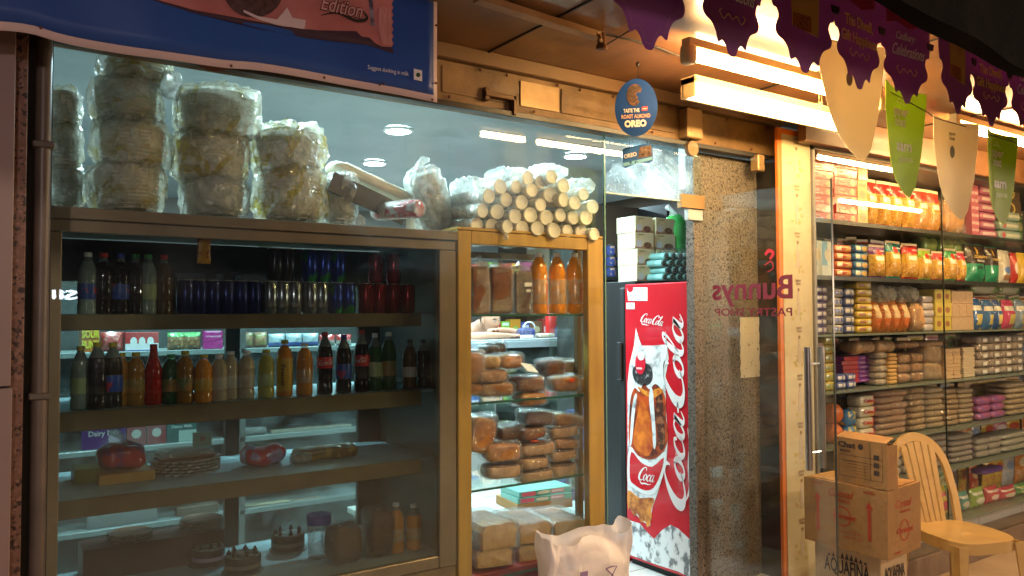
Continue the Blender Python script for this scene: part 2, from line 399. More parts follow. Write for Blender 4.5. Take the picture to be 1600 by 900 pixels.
def granite(name, base, dark, light, sc=75):
    m, nt = newmat(name); tc = nd(nt, 'ShaderNodeTexCoord').outputs['Object']
    v = nd(nt, 'ShaderNodeTexVoronoi', {'Vector': tc, 'Scale': sc}); v2 = nd(nt, 'ShaderNodeTexVoronoi', {'Vector': tc, 'Scale': sc*1.9})
    n = nd(nt, 'ShaderNodeTexNoise', {'Vector': tc, 'Scale': sc*.6, 'Detail': 3}); big = nd(nt, 'ShaderNodeTexNoise', {'Vector': tc, 'Scale': 2.5, 'Detail': 3})
    c = mixc(nt, nd(nt, 'ShaderNodeMapRange', {0: n.outputs[0], 1: .4, 2: .62}).outputs[0], base, light)
    s1 = nd(nt, 'ShaderNodeSeparateColor', {0: v.outputs['Color']}); s2 = nd(nt, 'ShaderNodeSeparateColor', {0: v2.outputs['Color']})
    c = mixc(nt, mt(nt, 'GREATER_THAN', s1.outputs[0], .88), c, dark)
    c = mixc(nt, mt(nt, 'GREATER_THAN', s2.outputs[1], .86), c, [x*1.2 for x in light])
    c = mixc(nt, mt(nt, 'GREATER_THAN', s2.outputs[2], .88), c, [x*2.6 for x in dark])
    c = mixc(nt, nd(nt, 'ShaderNodeMapRange', {0: big.outputs[0], 1: .3, 2: .7, 3: 0, 4: .35}).outputs[0], c, [x*.7 for x in base])
    p = nd(nt, 'ShaderNodeBsdfPrincipled', {'Base Color': c, 'Roughness': .42, 'Specular IOR Level': .25})
    nt.links.new(p.outputs[0], nd(nt, 'ShaderNodeOutputMaterial').inputs[0]); return m
M['granite'] = granite('speckled_granite', (.115, .10, .082), (.018, .015, .013), (.19, .165, .14), 125)
M['granite2'] = granite('red_granite', (.13, .065, .045), (.015, .01, .008), (.17, .09, .065))
M['g_main'] = glass('dusty_window_glass', (.95, .98, .97), .009, (.62, .72, .74), 1.6, .9, (1, 1, 2.2))
M['g_transom'] = glass('dusty_transom_glass', (.90, .96, .96), .16, (.60, .72, .78), 3, .9)
M['g_clear'] = glass('shelf_glass', (.90, .97, .94), .03, (.6, .72, .7), 4, .8)
M['g_cooler'] = glass('cooler_door_glass', (.78, .82, .82), .004, (.5, .6, .62), 2.5, 1.0)
M['g_disp'] = glass('display_glass', (.96, .975, .97), .010, (.65, .65, .6), 2.5, 1.0)
M['g_door'] = glass('glass_door_pane', (.95, .975, .97), .018, (.65, .7, .72), 2.5, 1.0)
M['g_edge'] = mat('green_glass_edge', (.16, .34, .30), .2, coat=.4)

def struct(name, mb, m, smooth=False): return tag(mb.build(name, m, None, smooth), kind='structure')
# ---------------------------------------------------------------- ground and floors
struct('pavement', MB().box(-12, 20, -12, 2.55, -.12, 0), mat('pavement_stone', (.36, .27, .18), .55, (.28, .20, .13), 3, .1, 30))
tl_, nt = newmat('shop_floor_tiles')
tc = nd(nt, 'ShaderNodeTexCoord').outputs['Object']
br = nd(nt, 'ShaderNodeTexBrick', {'Vector': tc, 'Color1': (.55, .55, .52, 1), 'Color2': (.50, .50, .47, 1), 'Mortar': (.22, .2, .18, 1), 'Scale': 1.0, 'Mortar Size': .004, 'Brick Width': .6, 'Row Height': .6}, offset=0.0)
p = nd(nt, 'ShaderNodeBsdfPrincipled', {'Base Color': br.outputs[0], 'Roughness': .18}); nt.links.new(p.outputs[0], nd(nt, 'ShaderNodeOutputMaterial').inputs[0])
struct('shop_floor', MB().box(-.4, 6.6, 2.552, 8.0, -.11, .2), tl_)
# ---------------------------------------------------------------- shell of the shop
struct('wall_back', MB().box(-.4, 6.6, 8.0, 8.1, .2, 3.2), mat('back_wall_paint', (.30, .29, .27), .6))
struct('wall_left', MB().box(-.5, -.4, 2.62, 8.1, 0, 3.2), mat('side_wall_paint', (.34, .33, .31), .6))
struct('wall_right', MB().box(5.3, 5.4, 3.0, 8.0, .2, 3.2), mat('brown_wall_paint', (.10, .066, .045), .5, (.07, .045, .03), 3))
ceil = struct('shop_ceiling', MB().box(-.4, 6.6, 2.66, 8.1, 2.62, 2.7), mat('grey_ceiling_panels', (.40, .46, .47), .35, (.28, .34, .35), 1.3))
# canopy of stained plywood over the pavement
cb = MB().box(-1.5, 6.5, 1.0, 2.66, 2.5, 2.54, b=.002)
canopy = struct('ceiling_canopy', cb, M['wood'])
jb = MB()
for x in (.35, 1.62, 2.9, 4.2): jb.box(x, x+.006, 1.0, 2.6, 2.494, 2.5)
for y in (1.35,): jb.box(-1.5, 6.5, y, y+.006, 2.4935, 2.4995)
struct('ceiling_joints', jb, M['cable'])
# dark awning fabric hanging at the street edge
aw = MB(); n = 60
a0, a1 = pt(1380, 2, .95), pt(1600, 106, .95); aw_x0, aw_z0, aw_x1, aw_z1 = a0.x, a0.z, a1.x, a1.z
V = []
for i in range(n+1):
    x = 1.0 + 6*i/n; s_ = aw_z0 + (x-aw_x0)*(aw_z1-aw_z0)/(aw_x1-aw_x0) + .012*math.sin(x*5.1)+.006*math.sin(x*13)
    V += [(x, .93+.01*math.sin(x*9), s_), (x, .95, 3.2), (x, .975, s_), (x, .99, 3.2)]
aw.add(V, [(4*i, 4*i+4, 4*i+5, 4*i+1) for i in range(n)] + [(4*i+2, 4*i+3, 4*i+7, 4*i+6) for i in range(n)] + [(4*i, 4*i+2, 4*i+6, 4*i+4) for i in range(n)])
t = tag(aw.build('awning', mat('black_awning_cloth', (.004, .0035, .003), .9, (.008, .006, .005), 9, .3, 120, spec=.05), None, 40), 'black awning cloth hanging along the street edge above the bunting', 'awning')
# ---------------------------------------------------------------- shutter beam over the shop front
bt = thing('shutter_beam', 'long ochre painted metal beam with bolts and plates above the glass front', 'beam', (0, 2.6, 2.27))
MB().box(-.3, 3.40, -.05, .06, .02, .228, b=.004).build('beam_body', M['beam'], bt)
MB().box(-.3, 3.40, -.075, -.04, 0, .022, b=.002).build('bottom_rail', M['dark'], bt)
MB().box(-.3, 3.40, -.09, -.052, .175, .23, b=.003).build('top_rail', mat('beam_dark_rail', (.16, .09, .04), .5), bt)  # rail in a darker brown than the beam body
def onbeam(px, py): q = pt(px, py, GY-.05); return q.x, q.z - 2.27
x, z = onbeam(905, 165)
for (a, b_) in ((690, 790), (812, 872), (876, 1050)):
    xa, za = onbeam(a, 150); xb, zb = onbeam(b_, 150)
    MB().box(xa, xb, -.056, -.045, .055, .155, b=.001).build('cover_plate', M['beam2'] if a == 812 else M['beam'], bt)
for i in range(26):
    xx = .3 + i*.13 + random.Random(i).uniform(-.03, .03)
    MB().sell(.013, .01, .013, 1, 1, 8, 5, c=(xx, -.06, random.Random(i+50).choice((.04, .165))), z0=False).build('bolt', M['rust'], bt)
lt = MB(); xa, za = onbeam(752, 140); xb, zb = onbeam(800, 165)
lt.box(xa, xb, -.085, -.05, za-.03, za-.012, b=.002).box(xb-.015, xb, -.085, -.05, zb-.045, za-.012, b=.002).box(xa, xa+.02, -.08, -.05, za-.045, za+.005, b=.002)
lt.build('latch', mat('latch_iron', (.10, .055, .025), .5, metal=.4), bt)
xa, za = onbeam(1060, 205)
MB().box(xa, xa+.10, -.11, -.05, .03, .17, b=.006).build('shutter_lock_box', M['beam2'], bt)
x, z = onbeam(1073, 228)
sh = MB().lathe([(.0, 0), (.035, .0), (.035, .022), (0, .022)], 20, (x, -.09, -.012), axis='y'); sh.build('round_pulley', M['beam'], bt, 40)
x, z = onbeam(1176, 240)
MB().box(x-.02, x+.03, -.10, -.05, -.07, .01, b=.004).build('hinge_bracket', M['beam2'], bt)
# ---------------------------------------------------------------- left edge of the frontage
q = pt(22, 450, 2.36)
t = thing('tiled_wall', 'pinkish tiled wall at the left edge of the shop front', 'wall', (0, 2.36, 0))
MB().box(-1.4, q.x, 0, .1, 0, 1.32, b=.002).build('lower_tile', M['tile'], t)
MB().box(-1.4, q.x-.004, .003, .1, 1.325, 2.49, b=.002).build('upper_tile', M['tile'], t)
MB().box(-1.4, q.x-.01, .02, .1, 1.315, 1.33).build('joint', M['blackink'], t)
tag(MB().box(q.x-.006, pt(38, 450, 2.42).x, 2.40, 2.56, 0, 2.49, b=.002).build('granite_trim', M['granite2']), 'narrow strip of reddish granite between the tiled wall and the pole', 'wall trim')
tag(MB().box(pt(37, 450, 2.5).x, pt(76, 450, 2.55).x, 2.50, 2.60, 0, 2.49).build('shutter_channel', M['dark']), 'dark steel channel of the shutter behind the pipe', 'shutter channel')
t = thing('drain_pipe', 'thin upright grey brown pipe left of the big window', 'pipe', (pt(64, 450, 2.46).x, 2.46, 0))
MB().lathe([(.0195, 0), (.0195, 2.49)], 16).build('pipe', mat('pipe_paint', (.11, .085, .07), .4, (.07, .055, .045), 6), t, 40)
for z in (.62, 1.28, 1.95): MB().box(-.026, .026, -.026, .03, z, z+.018, b=.003).build('clamp', mat('pipe_clamp', (.08, .065, .05), .5), t)
# ---------------------------------------------------------------- glass front
xr = pt(946, 450, GY).x
t = thing('shop_window', 'large dusty window pane in front of the cooler and cabinet', 'window')
MB().box(.16, xr-.006, GY-.004, GY+.004, .1, 2.30).build('pane', M['g_main'], t)
MB().box(xr-.006, xr, GY-.005, GY+.005, .1, 2.30).build('glass_edge', M['g_edge'], t)
MB().box(.16, xr, GY-.03, GY+.03, 0, .1, b=.003).build('sill', M['brownmetal'], t)
XD = 2.885                                                   # plane of the open door
t = thing('transom_window', 'dusty blue grey glass panel above the open doorway', 'window')
MB().box(xr+.002, XD-.002, GY-.004, GY+.004, 2.03, 2.30).build('pane', M['g_transom'], t)
MB().box(xr+.002, XD-.05, GY-.006, GY+.006, 2.024, 2.03).build('glass_edge', mat('bright_glass_edge', (.5, .62, .64), .2), t)
# the glass door stands open, square to the front
t = thing('glass_door', 'open frameless glass door with red shop lettering and steel handle', 'door', (XD, GY, 0), R(-90))
W_ = GY - pt(1301, 450, X=XD).y
MB().box(.01, W_, -.005, .005, .1, 2.045).build('pane', M['g_door'], t)
MB().box(W_, W_+.0035, -.0052, .0052, .1, 2.046).build('glass_edge', mat('dark_glass_edge', (.03, .04, .035), .3), t)
MB().box(-.016, .016, -.145, .012, 1.995, 2.06, b=.002).build('patch_fitting', mat('brass_fitting', (.45, .26, .12), .3, metal=.7), t)
MB().box(-.014, .014, -.10, -.002, 1.94, 1.99, b=.002).build('hinge_block', M['alu'], t)
hd = MB()
for s_ in (-1, 1):
    for z in (1.29, .93): hd.tube([(0, 0, z), (0, s_*.045, z)], .006, 8)
y_h = GY - pt(1262, 560, X=XD-.045).y
for s_ in (-1, 1):
    MB().tube([(y_h, s_*.045, .86), (y_h, s_*.045, 1.36)], .0145, 14).build('handle_bar', M['steel'], t, 40)
hd.xf(Matrix.Translation((y_h, 0, 0))).build('handle_bolts', M['steel'], t, 40)
red = mat('maroon_vinyl', (.16, .008, .02), .5)
def ondoor(px, py): q = pt(px, py, X=XD); return GY - q.y, q.z
x0, z0 = ondoor(1115, 452); x1, z1 = ondoor(1241, 452)
text_mb('Bunnys', .14, .022, width=(x1-x0), at=((x0+x1)/2, -.0065, (z0+z1)/2), flip=True).build('shop_name', red, t)
x0, z0 = ondoor(1119, 488); x1, z1 = ondoor(1240, 488)
text_mb('PASTRY SHOP', .05, .012, width=(x1-x0), at=((x0+x1)/2, -.0065, z1), flip=True).build('shop_subtitle', red, t)
x, z = ondoor(1203, 398)
sc_ = MB(); ribbon([(x-.02, z+.0, .012), (x, z+.018, .016), (x+.022, z+.004, .014), (x+.004, z-.02, .012)], sc_, lambda a, b: (a, -.0065, b)); ribbon([(x-.025, z-.045, .004), (x+.01, z-.03, .005), (x+.02, z-.06, .004), (x-.01, z-.075, .003)], sc_, lambda a, b: (a, -.0065, b))
sc_.build('emblem', mat('red_vinyl', (.45, .01, .02), .5), t)
# ---------------------------------------------------------------- granite pier and dark channel
x0, x1 = pt(1085, 450, GY).x, pt(1186, 450, GY).x
t = thing('granite_pier', 'speckled brown granite wall between the doorway and the neighbouring display', 'wall', (0, GY, 0))
MB().box(x0, x1-.03, 0, .05, 0, 2.27, b=.0015).build('slab', M['granite'], t)
MB().box(x1-.028, x1+.04, .003, .05, 0, 2.27, b=.0015).build('side_slab', M['granite'], t)
MB().box(x1-.03, x1-.028, .004, .05, 0, 2.27).build('joint', M['blackink'], t)
q0 = pt(1157, 496, GY-.004); q1 = pt(1194, 588, GY-.004)
out = [(q0.x+.003*math.sin(i*2.1), z) for i, z in enumerate([q1.z+(q0.z-q1.z)*k/14 for k in range(15)])] + [(q1.x-.03+.004*math.sin(i*1.7+(i//7)), z) for i, z in enumerate([q0.z-(q0.z-q1.z)*k/14 for k in range(15)])]
MB().prism(out, -.002, .0005).build('plaster_patch', mat('torn_sticker_patch', (.60, .56, .45), .7, (.06, .05, .04), 30, stretch=(1.6, 1, .8), lo=.62, hi=.66), t)
MB().box(x1+.04, 3.30, -.12, .05, 0, 2.27).build('recess', M['dark'], t)
# ---------------------------------------------------------------- outdoor lights
tube_e = emis('lit_tube', (1.0, .63, .26), 220)
def tube_light(name, label, x0, y, z, L=1.2, batten=False):
    t = thing(name, label, 'tube light', (x0, y, z), group='lit tube lights under the canopy')
    MB().tube([(.03, 0, 0), (L-.03, 0, 0)], .014, 12).build('tube', tube_e, t, 40)
    for x in (0, L-.03): MB().sell(.045, .05, .07, .4, .4, 12, 8, c=(x+.015, 0, .005), z0=False).build('end_holder', M['cream'], t, True)
    MB().box(0, L, -.02, .02, .028, .062, b=.004).build('batten', M['cream'], t)
    return t
tube_light('tube_light', 'bare lit tube light on the canopy, leftmost and nearest the doorway', 2.04, 1.90, 2.395)
tube_light('tube_light', 'lit tube light further along the canopy, beyond the right edge', 5.1, 1.45, 2.31)
tube_light('tube_light', 'lit tube light at the far right above the neighbouring display', 4.02, 1.98, 2.425)
t = thing('batten_light', 'boxed lit batten light with wooden end below the first tube light', 'batten light', (2.37, 2.19, 2.37))
MB().box(.012, 1.2, -.02, .03, 0, .05).build('diffuser', emis('lit_diffuser', (1.0, .69, .34), 60), t)
MB().box(0, .011, -.03, .04, -.006, .075, b=.002).box(0, 1.2, .031, .045, -.004, .075).box(0, 1.2, -.03, .045, .051, .08).build('housing', mat('pale_housing', (.60, .44, .24), .5), t)
q = pt(1373, 158, 1.95)
t = thing('bulb', 'small glowing bulb in its holder between the cream and green pennants', 'light bulb', q)
MB().sell(.036, .036, .036, 1, 1, 14, 10).build('glass_bulb', emis('lit_bulb', (1, .72, .4), 45), t, True)
MB().lathe([(.012, .034), (.016, .05), (.016, .075), (.006, .08), (.004, 2.5-q.z)], 10).build('holder', mat('holder_bakelite', (.14, .06, .03), .4), t, 40)
# wiring and trunking under the canopy
t = thing('cable_trunking', 'pale wooden cable trunking and wires along the plywood canopy', 'trunking')
a, b = pt(745, -8, Z=2.49), pt(934, 52, Z=2.49)
d = (b-a).normalized(); nrm = Vector((-d.y, d.x, 0))*.02
tr_ = MB(); V = [a-nrm, a+nrm, b+nrm, b-nrm]; V = [tuple(v) for v in V] + [(v.x, v.y, 2.468) for v in V]
tr_.add(V, [(0,1,2,3),(4,7,6,5),(0,4,5,1),(1,5,6,2),(2,6,7,3),(3,7,4,0)]).build('trunking_cover', mat('trunking_paint', (.36, .21, .09), .5, (.24, .13, .05), 8), t)
def zc(px, py, z=2.485): return pt(px, py, Z=z)
MB().tube([zc(935, 52), zc(985, 62), zc(1030, 75), zc(1062, 88)], .004, 6).build('wire', M['cable'], t)
MB().tube([zc(944, 72), zc(980, 50), zc(1020, 30), zc(1065, 8)], .003, 6).build('wire', M['cable'], t)
MB().tube([zc(935, 52), zc(938, 60, 2.46), zc(941, 72, 2.45), zc(946, 76)], .006, 6).build('wire', mat('wire_white', (.35, .22, .12), .5), t)
q = zc(940, 74, 2.44)
t = thing('bulb_holder', 'empty dangling bulb holder with twisted wires under the plywood canopy', 'bulb holder', q)
MB().lathe([(.006, .055), (.014, .045), (.016, .01), (.020, .005), (.020, -.008), (.012, -.012)], 14).build('socket', mat('socket_brown', (.16, .07, .03), .4), t, 40)
MB().tube([(0, 0, .05), (.008, .004, .03), (-.01, 0, .02), (-.008, .01, .0), (.012, -.01, -.01)], .0025, 6).tube([(0, 0, .045), (-.014, 0, .03), (.012, .006, .01), (.0, .014, -.008)], .0025, 6).build('wires', M['cable'], t)
# ---------------------------------------------------------------- ceiling lights inside
disc = emis('lit_ceiling_lamp', (.74, .93, 1.0), 60)
def down(px, py, label, r=.075, P=75):
    q = pt(px, py, Z=2.615) if px is not None else Vector((py[0], py[1], 2.615))
    t = thing('ceiling_lamp', label, 'ceiling lamp', (q.x, q.y, 2.6), group='round white lamps in the shop ceiling')
    MB().lathe([(r, .012), (r, .0), (0, 0)], 24, cap=False).build('diffuser', disc, t, 40)
    MB().lathe([(r+.002, .018), (r+.02, .014), (r+.02, .004), (r+.002, -.002)], 24, cap=False).build('rim', M['white'], t, 40)
    lamp('lamp_glow', 'AREA', (0, 0, -.01), (0, 0, 0), P, (.62, .90, 1.0), r*2).parent = t
down(622, 202, 'round white lamp in the shop ceiling, seen right of the window centre')
down(585, 253, 'smaller looking round ceiling lamp just left of the leaning wrapped stack')
for (x, y) in ((3.5, 4.3), (4.3, 5.6), (3.4, 6.6), (.7, 3.9), (2.3, 3.2), (1.2, 3.3)):  # last pair added out of sight to light cups, bowls and doorway
    down(None, (x, y), 'round white lamp added to the shop ceiling, out of direct view', .075, 30 if y < 3.5 else 60)

q = pt(90, 461, 9.2)
t = thing('neon_sign', 'small glowing white letters across the street, mirrored in window at far left', 'neon sign', (q.x, 5.2-9.2, q.z), R(180))
text_mb('SIIS', .13, .02, width=.36).build('lettering', emis('white_neon', (.8, .85, 1), 22), t)
MB().box(-.22, .22, .004, .03, -.1, .1, b=.004).build('board', M['dark'], t)
# ================================================================ printed signs and bunting
BY = 2.2
bend = lambda x, z: BY + .007*math.sin(x*7+1) + .002*math.sin(x*19+z*7)
hem = catmull([(pt(px, py, BY).x, pt(px, py, BY).z) for px, py in ((-160, 42), (-60, 44), (0, 46), (50, 52), (98, 66), (180, 82), (250, 93), (345, 106), (400, 110), (480, 122), (550, 134), (620, 147), (683, 160))], 8)
ban = thing('banner', 'large blue vinyl banner with pink biscuit pack hanging over the shop window', 'banner')
rx = pt(683, 80, BY).x
def hz(x):
    for a, b in zip(hem, hem[1:]):
        if a[0] <= x <= b[0]: return a[1] + (b[1]-a[1])*(x-a[0])/max(1e-6, b[0]-a[0])
    return hem[0][1] if x < hem[0][0] else hem[-1][1]
def sheet(x0, x1, f0, f1, off, nx=80, nz=8, th=.0012):
    mb = MB(); V = []
    for s_ in (0, th):
        for i in range(nx+1):
            x = x0 + (x1-x0)*i/nx; a, b = f0(x), f1(x)
            for j in range(nz+1):
                z = a + (b-a)*j/nz; V.append((x, bend(x, z) - off + s_, z))
    N = (nx+1)*(nz+1); Fs = []
    for i in range(nx):
        for j in range(nz):
            k = i*(nz+1)+j; Fs.append((k, k+nz+1, k+nz+2, k+1)); Fs.append((N+k, N+k+1, N+k+nz+2, N+k+nz+1))
    for i in range(nx):
        k = i*(nz+1); Fs.append((k, N+k, N+k+nz+1, k+nz+1))
    k = nx*(nz+1)
    for j in range(nz): Fs.append((k+j, N+k+j, N+k+j+1, k+j+1))
    return mb.add(V, Fs)
sheet(-.6, rx, hz, lambda x: 2.499, 0).build('cloth', mat('banner_white_vinyl', (.62, .48, .48), .5), ban, True)
sheet(-.6, rx-.013, lambda x: hz(x)+.021, lambda x: 2.498, .002).build('blue_print', mat('banner_blue', (.02, .085, .34), .4, (.015, .06, .27), 2), ban, True)
def onban(L, off, m, name, fan=None):
    """flat print cut from pixel outline, following the cloth"""
    P = [(pt(px, py, BY).x, pt(px, py, BY).z) for px, py in L]
    V = [(x, bend(x, z)-off, z) for x, z in P]; mb = MB().add(V, [tuple(range(len(V)))]); return mb.build(name, m, ban)
pinkm = mat('banner_pink_print', (.52, .20, .19), .45, (.40, .13, .12), 5)
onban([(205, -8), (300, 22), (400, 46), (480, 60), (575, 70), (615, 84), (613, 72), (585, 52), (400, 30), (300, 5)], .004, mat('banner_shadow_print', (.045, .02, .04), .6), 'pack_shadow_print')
zz = []
for i in range(15): zz.append((612 + (2 if i % 2 else -1), 74 - i*5.6))
onban([(215, -30), (222, -4), (300, 18), (400, 36), (440, 43), (500, 50), (550, 55), (577, 59), (586, 68), (596, 73)] + zz + [(600, -30)], .008, pinkm, 'biscuit_pack_print')
onban([(378, 22), (400, 33), (430, 42), (474, 47), (476, 33), (455, 30), (446, 14), (440, 22), (430, 33), (400, 28), (378, 18)], .011, mat('banner_milk_print', (.62, .50, .52), .5), 'milk_print')
onban([(384 + 46*math.cos(a)+10, -12 + 42*math.sin(a)) for a in [i*2*math.pi/28 for i in range(28)]], .010, mat('banner_cookie_print', (.045, .02, .018), .6, (.10, .05, .05), 60), 'cookie_print')
onban([(592, 10), (609, 14), (611, 72), (597, 70), (590, 45)], .011, mat('banner_pack_end', (.58, .27, .26), .5, (.40, .16, .15), 60, stretch=(5, 1, .3)), 'pack_seal_print')
onban([(574, -8), (581, -6), (583, 30), (585, 42), (578, 40)], .011, mat('banner_chrome_print', (.25, .22, .28), .4, (.03, .02, .05), 40), 'pack_zip_print')
q = pt(531, 13, BY)
mb = MB()
for o_, b_ in ((.0092, .05),): text_mb('Edition', .062, b_, .35, width=.135, at=(0, 0, 0), mb=mb, th=0)
ds = pt(560, 22, BY).z - pt(500, 12, BY).z; an = 0
mb.v = [(v[0]+q.x, bend(v[0]+q.x, v[2]+q.z)-.0150, v[2]+q.z) for v in mb.v]; mb.build('edition_outline', mat('banner_brown_ink', (.07, .012, .012), .5), ban)
mb = text_mb('Edition', .062, .005, .35, width=.130, th=0)
mb.v = [(v[0]+q.x, bend(v[0]+q.x, v[2]+q.z)-.0165, v[2]+q.z) for v in mb.v]; mb.build('edition_lettering', mat('banner_pale_ink', (.62, .35, .33), .5), ban)
mb = MB(); q2 = pt(535, 27, BY)
ribbon([(-.07, -.012, .002), (-.02, .006, .007), (.04, -.004, .009), (.075, .01, .008), (.06, .03, .004)], mb, lambda a, b: (a+q2.x, bend(a+q2.x, b+q2.z)-.0150, b+q2.z)); mb.build('flourish', M['blackink'], ban)
q = pt(606, 111, BY)
mb = text_mb('Suggest dunking in milk', .018, .003, width=.135, th=0); mb.v = [(v[0]+q.x, bend(v[0]+q.x, v[2]+q.z)-.009, v[2]+q.z) for v in mb.v]
mb.build('slogan_lettering', M['whiteink'], ban)
onban([(645, 108), (658, 111), (658, 128), (645, 125)], .009, M['whiteink'], 'veg_mark_square')
onban([(651.5+3.4*math.cos(a), 118+3.6*math.sin(a)) for a in [i*math.pi/6 for i in range(12)]], .0105, mat('dark_green_ink', (.02, .07, .02), .5), 'veg_mark_dot')
mb = MB()
for px, py in ((507, 121), (594, 132), (600, 131), (675, 156), (681, 40), (681, 130), (360, 104), (64, 43)):
    q = pt(px, py, BY); MB().sell(.008, .006, .008, 1, 1, 8, 5, c=(q.x, bend(q.x, q.z)-.003, q.z), z0=False).build('rivet', M['rust'], ban)
q = pt(331, 102, BY+.04)
MB().prism([(.045*math.cos(a), .022*math.sin(a)) for a in [math.pi+i*math.pi/10 for i in range(11)]], -.003, .003).build('tear_flap', M['rust'], ban, loc=(q.x, BY+.03, q.z+.004))

# round biscuit sign
q = pt(994, 168, 2.25)
t = thing('round_hanging_sign', 'oval blue hanging biscuit sign with bitten cookie in front of beam', 'hanging sign', q, rot=Euler((R(3), R(3), R(-34))))
OV = [(.083*math.cos(a), .112*math.sin(a)) for a in [i*2*math.pi/48 for i in range(48)]]
MB().prism(OV, -.0015, .0015).build('board', mat('sign_blue', (.004, .045, .22), .55, spec=.2), t)
ck = [(.040*math.cos(a), .050*math.sin(a)) for a in [R(35+i*12) for i in range(22)]] + [(.026, -.030), (.014, -.022), (.016, -.008), (.004, .0), (.012, .012), (.028, .014)]
MB().prism([(x*.8-.008, z*.85+.048) for x, z in ck], -.0035, -.0016).build('cookie_print', mat('sign_cookie', (.03, .012, .008), .6, (.16, .07, .04), 90), t)
MB().prism([(x*.62-.014, z*.66+.050) for x, z in ck], -.0045, -.0036).build('cookie_face_print', mat('sign_cookie2', (.09, .04, .02), .6, (.02, .01, .006), 160), t)
text_mb('TASTE THE', .020, .02, width=.062, at=(-.018, -.003, -.014), rot=R(6)).build('lettering', M['whiteink'], t)
MB().prism([(.022, -.012), (.044, -.009), (.044, .007), (.022, .003)], -.003, -.0016).build('red_flash', mat('sign_red', (.6, .03, .03), .5), t)
text_mb('new', .011, .02, at=(.033, -.004, -.003), rot=R(6)).build('flash_lettering', M['whiteink'], t)
text_mb('ROAST ALMOND', .021, .02, width=.112, at=(.0, -.003, -.035), rot=R(6)).build('lettering', mat('sign_peach', (.72, .42, .26), .5), t)
text_mb('OREO', .034, .06, width=.086, at=(.0, -.003, -.064), rot=R(6)).build('brand_lettering', M['whiteink'], t)
MB().tube([(0, 0, .111), (-.002, 0, .165)], .0014, 5).sell(.016, .012, .022, 1, 1, 8, 6, c=(-.002, 0, .168), z0=False).build('hanging_thread', M['cable'], t)
q2 = pt(996, 243, 2.30)
t = thing('small_hanging_sign', 'small blue biscuit packet sign dangling under the oval sign', 'hanging sign', q2, rot=Euler((0, R(-4), R(-38))))
MB().prism([(-.062, -.040), (-.058, .028), (-.045, .034), (.05, .046), (.062, .036), (.060, -.024), (.045, -.034), (.0, -.028), (-.05, -.046)], -.0015, .0015).build('board', mat('sign_blue2', (.03, .13, .42), .35), t)
MB().prism([(.0, -.012), (.056, -.006), (.056, .036), (.012, .032)], -.003, -.0016).build('cookie_print', mat('sign_cookies3', (.30, .20, .14), .5, (.05, .02, .01), 70), t)
MB().prism([(-.060, -.040), (.058, -.022), (.058, -.010), (-.060, -.026)], -.003, -.0016).build('stripe_print', mat('sign_light_blue', (.25, .6, .8), .4, (.03, .1, .3), 60, lo=.55, hi=.6), t)
text_mb('OREO', .022, .05, width=.052, at=(-.028, -.003, .002), rot=R(9)).build('brand_lettering', M['whiteink'], t)
MB().tube([(-.03, 0, .03), (-.028, -.03, q.z-.11-q2.z)], .001, 5).build('hanging_thread', M['cable'], t)

# purple bunting
purple = mat('bunting_purple', (.24, .08, .29), .45, (.29, .08, .24), 3, tl=.24)
pink = mat('bunting_magenta', (.30, .03, .08), .5)
PY = 1.3
half = [(1, 0), (1, .50), (.86, .56), (.80, .62), (.90, .70), (.84, .76), (.62, .80), (.50, .86), (.44, .92), (.30, .90), (.20, .93), (.10, .99), (0, 1.0)]
def pennant_out(w, h):
    Rr = catmull([(a*w/2, -b*h) for a, b in half], 4); return Rr + [(-x, z) for x, z in Rr[::-1][1:]]
xs0 = PY*1.625; dxp = .268
kinds = ['script', 'picture', 'greeting']
where = {-1: 'at the top edge, left of the glowing tube', 0: 'over the left end of the tube light', 1: 'above the tube light, second picture from left', }
bl = {
 -3: 'purple scalloped bunting flag hanging alone at the top, left of the others',
 -2: 'purple bunting flag with white Celebrations script above the left tube end',
 -1: 'purple bunting flag with large gold nut picture, nearest the doorway',
 0: 'large purple bunting flag reading This Diwali, Gift Happiness, beside the cream pennant',
 1: 'purple bunting flag with script, partly shaded, above the first green pennant',
 2: 'purple bunting flag with small gold nut picture right of the awning shadow',
 3: 'smaller purple flag reading This Diwali, Gift Happiness, near the right edge',
 4: 'purple bunting flag with script cut off by the right picture edge',
}
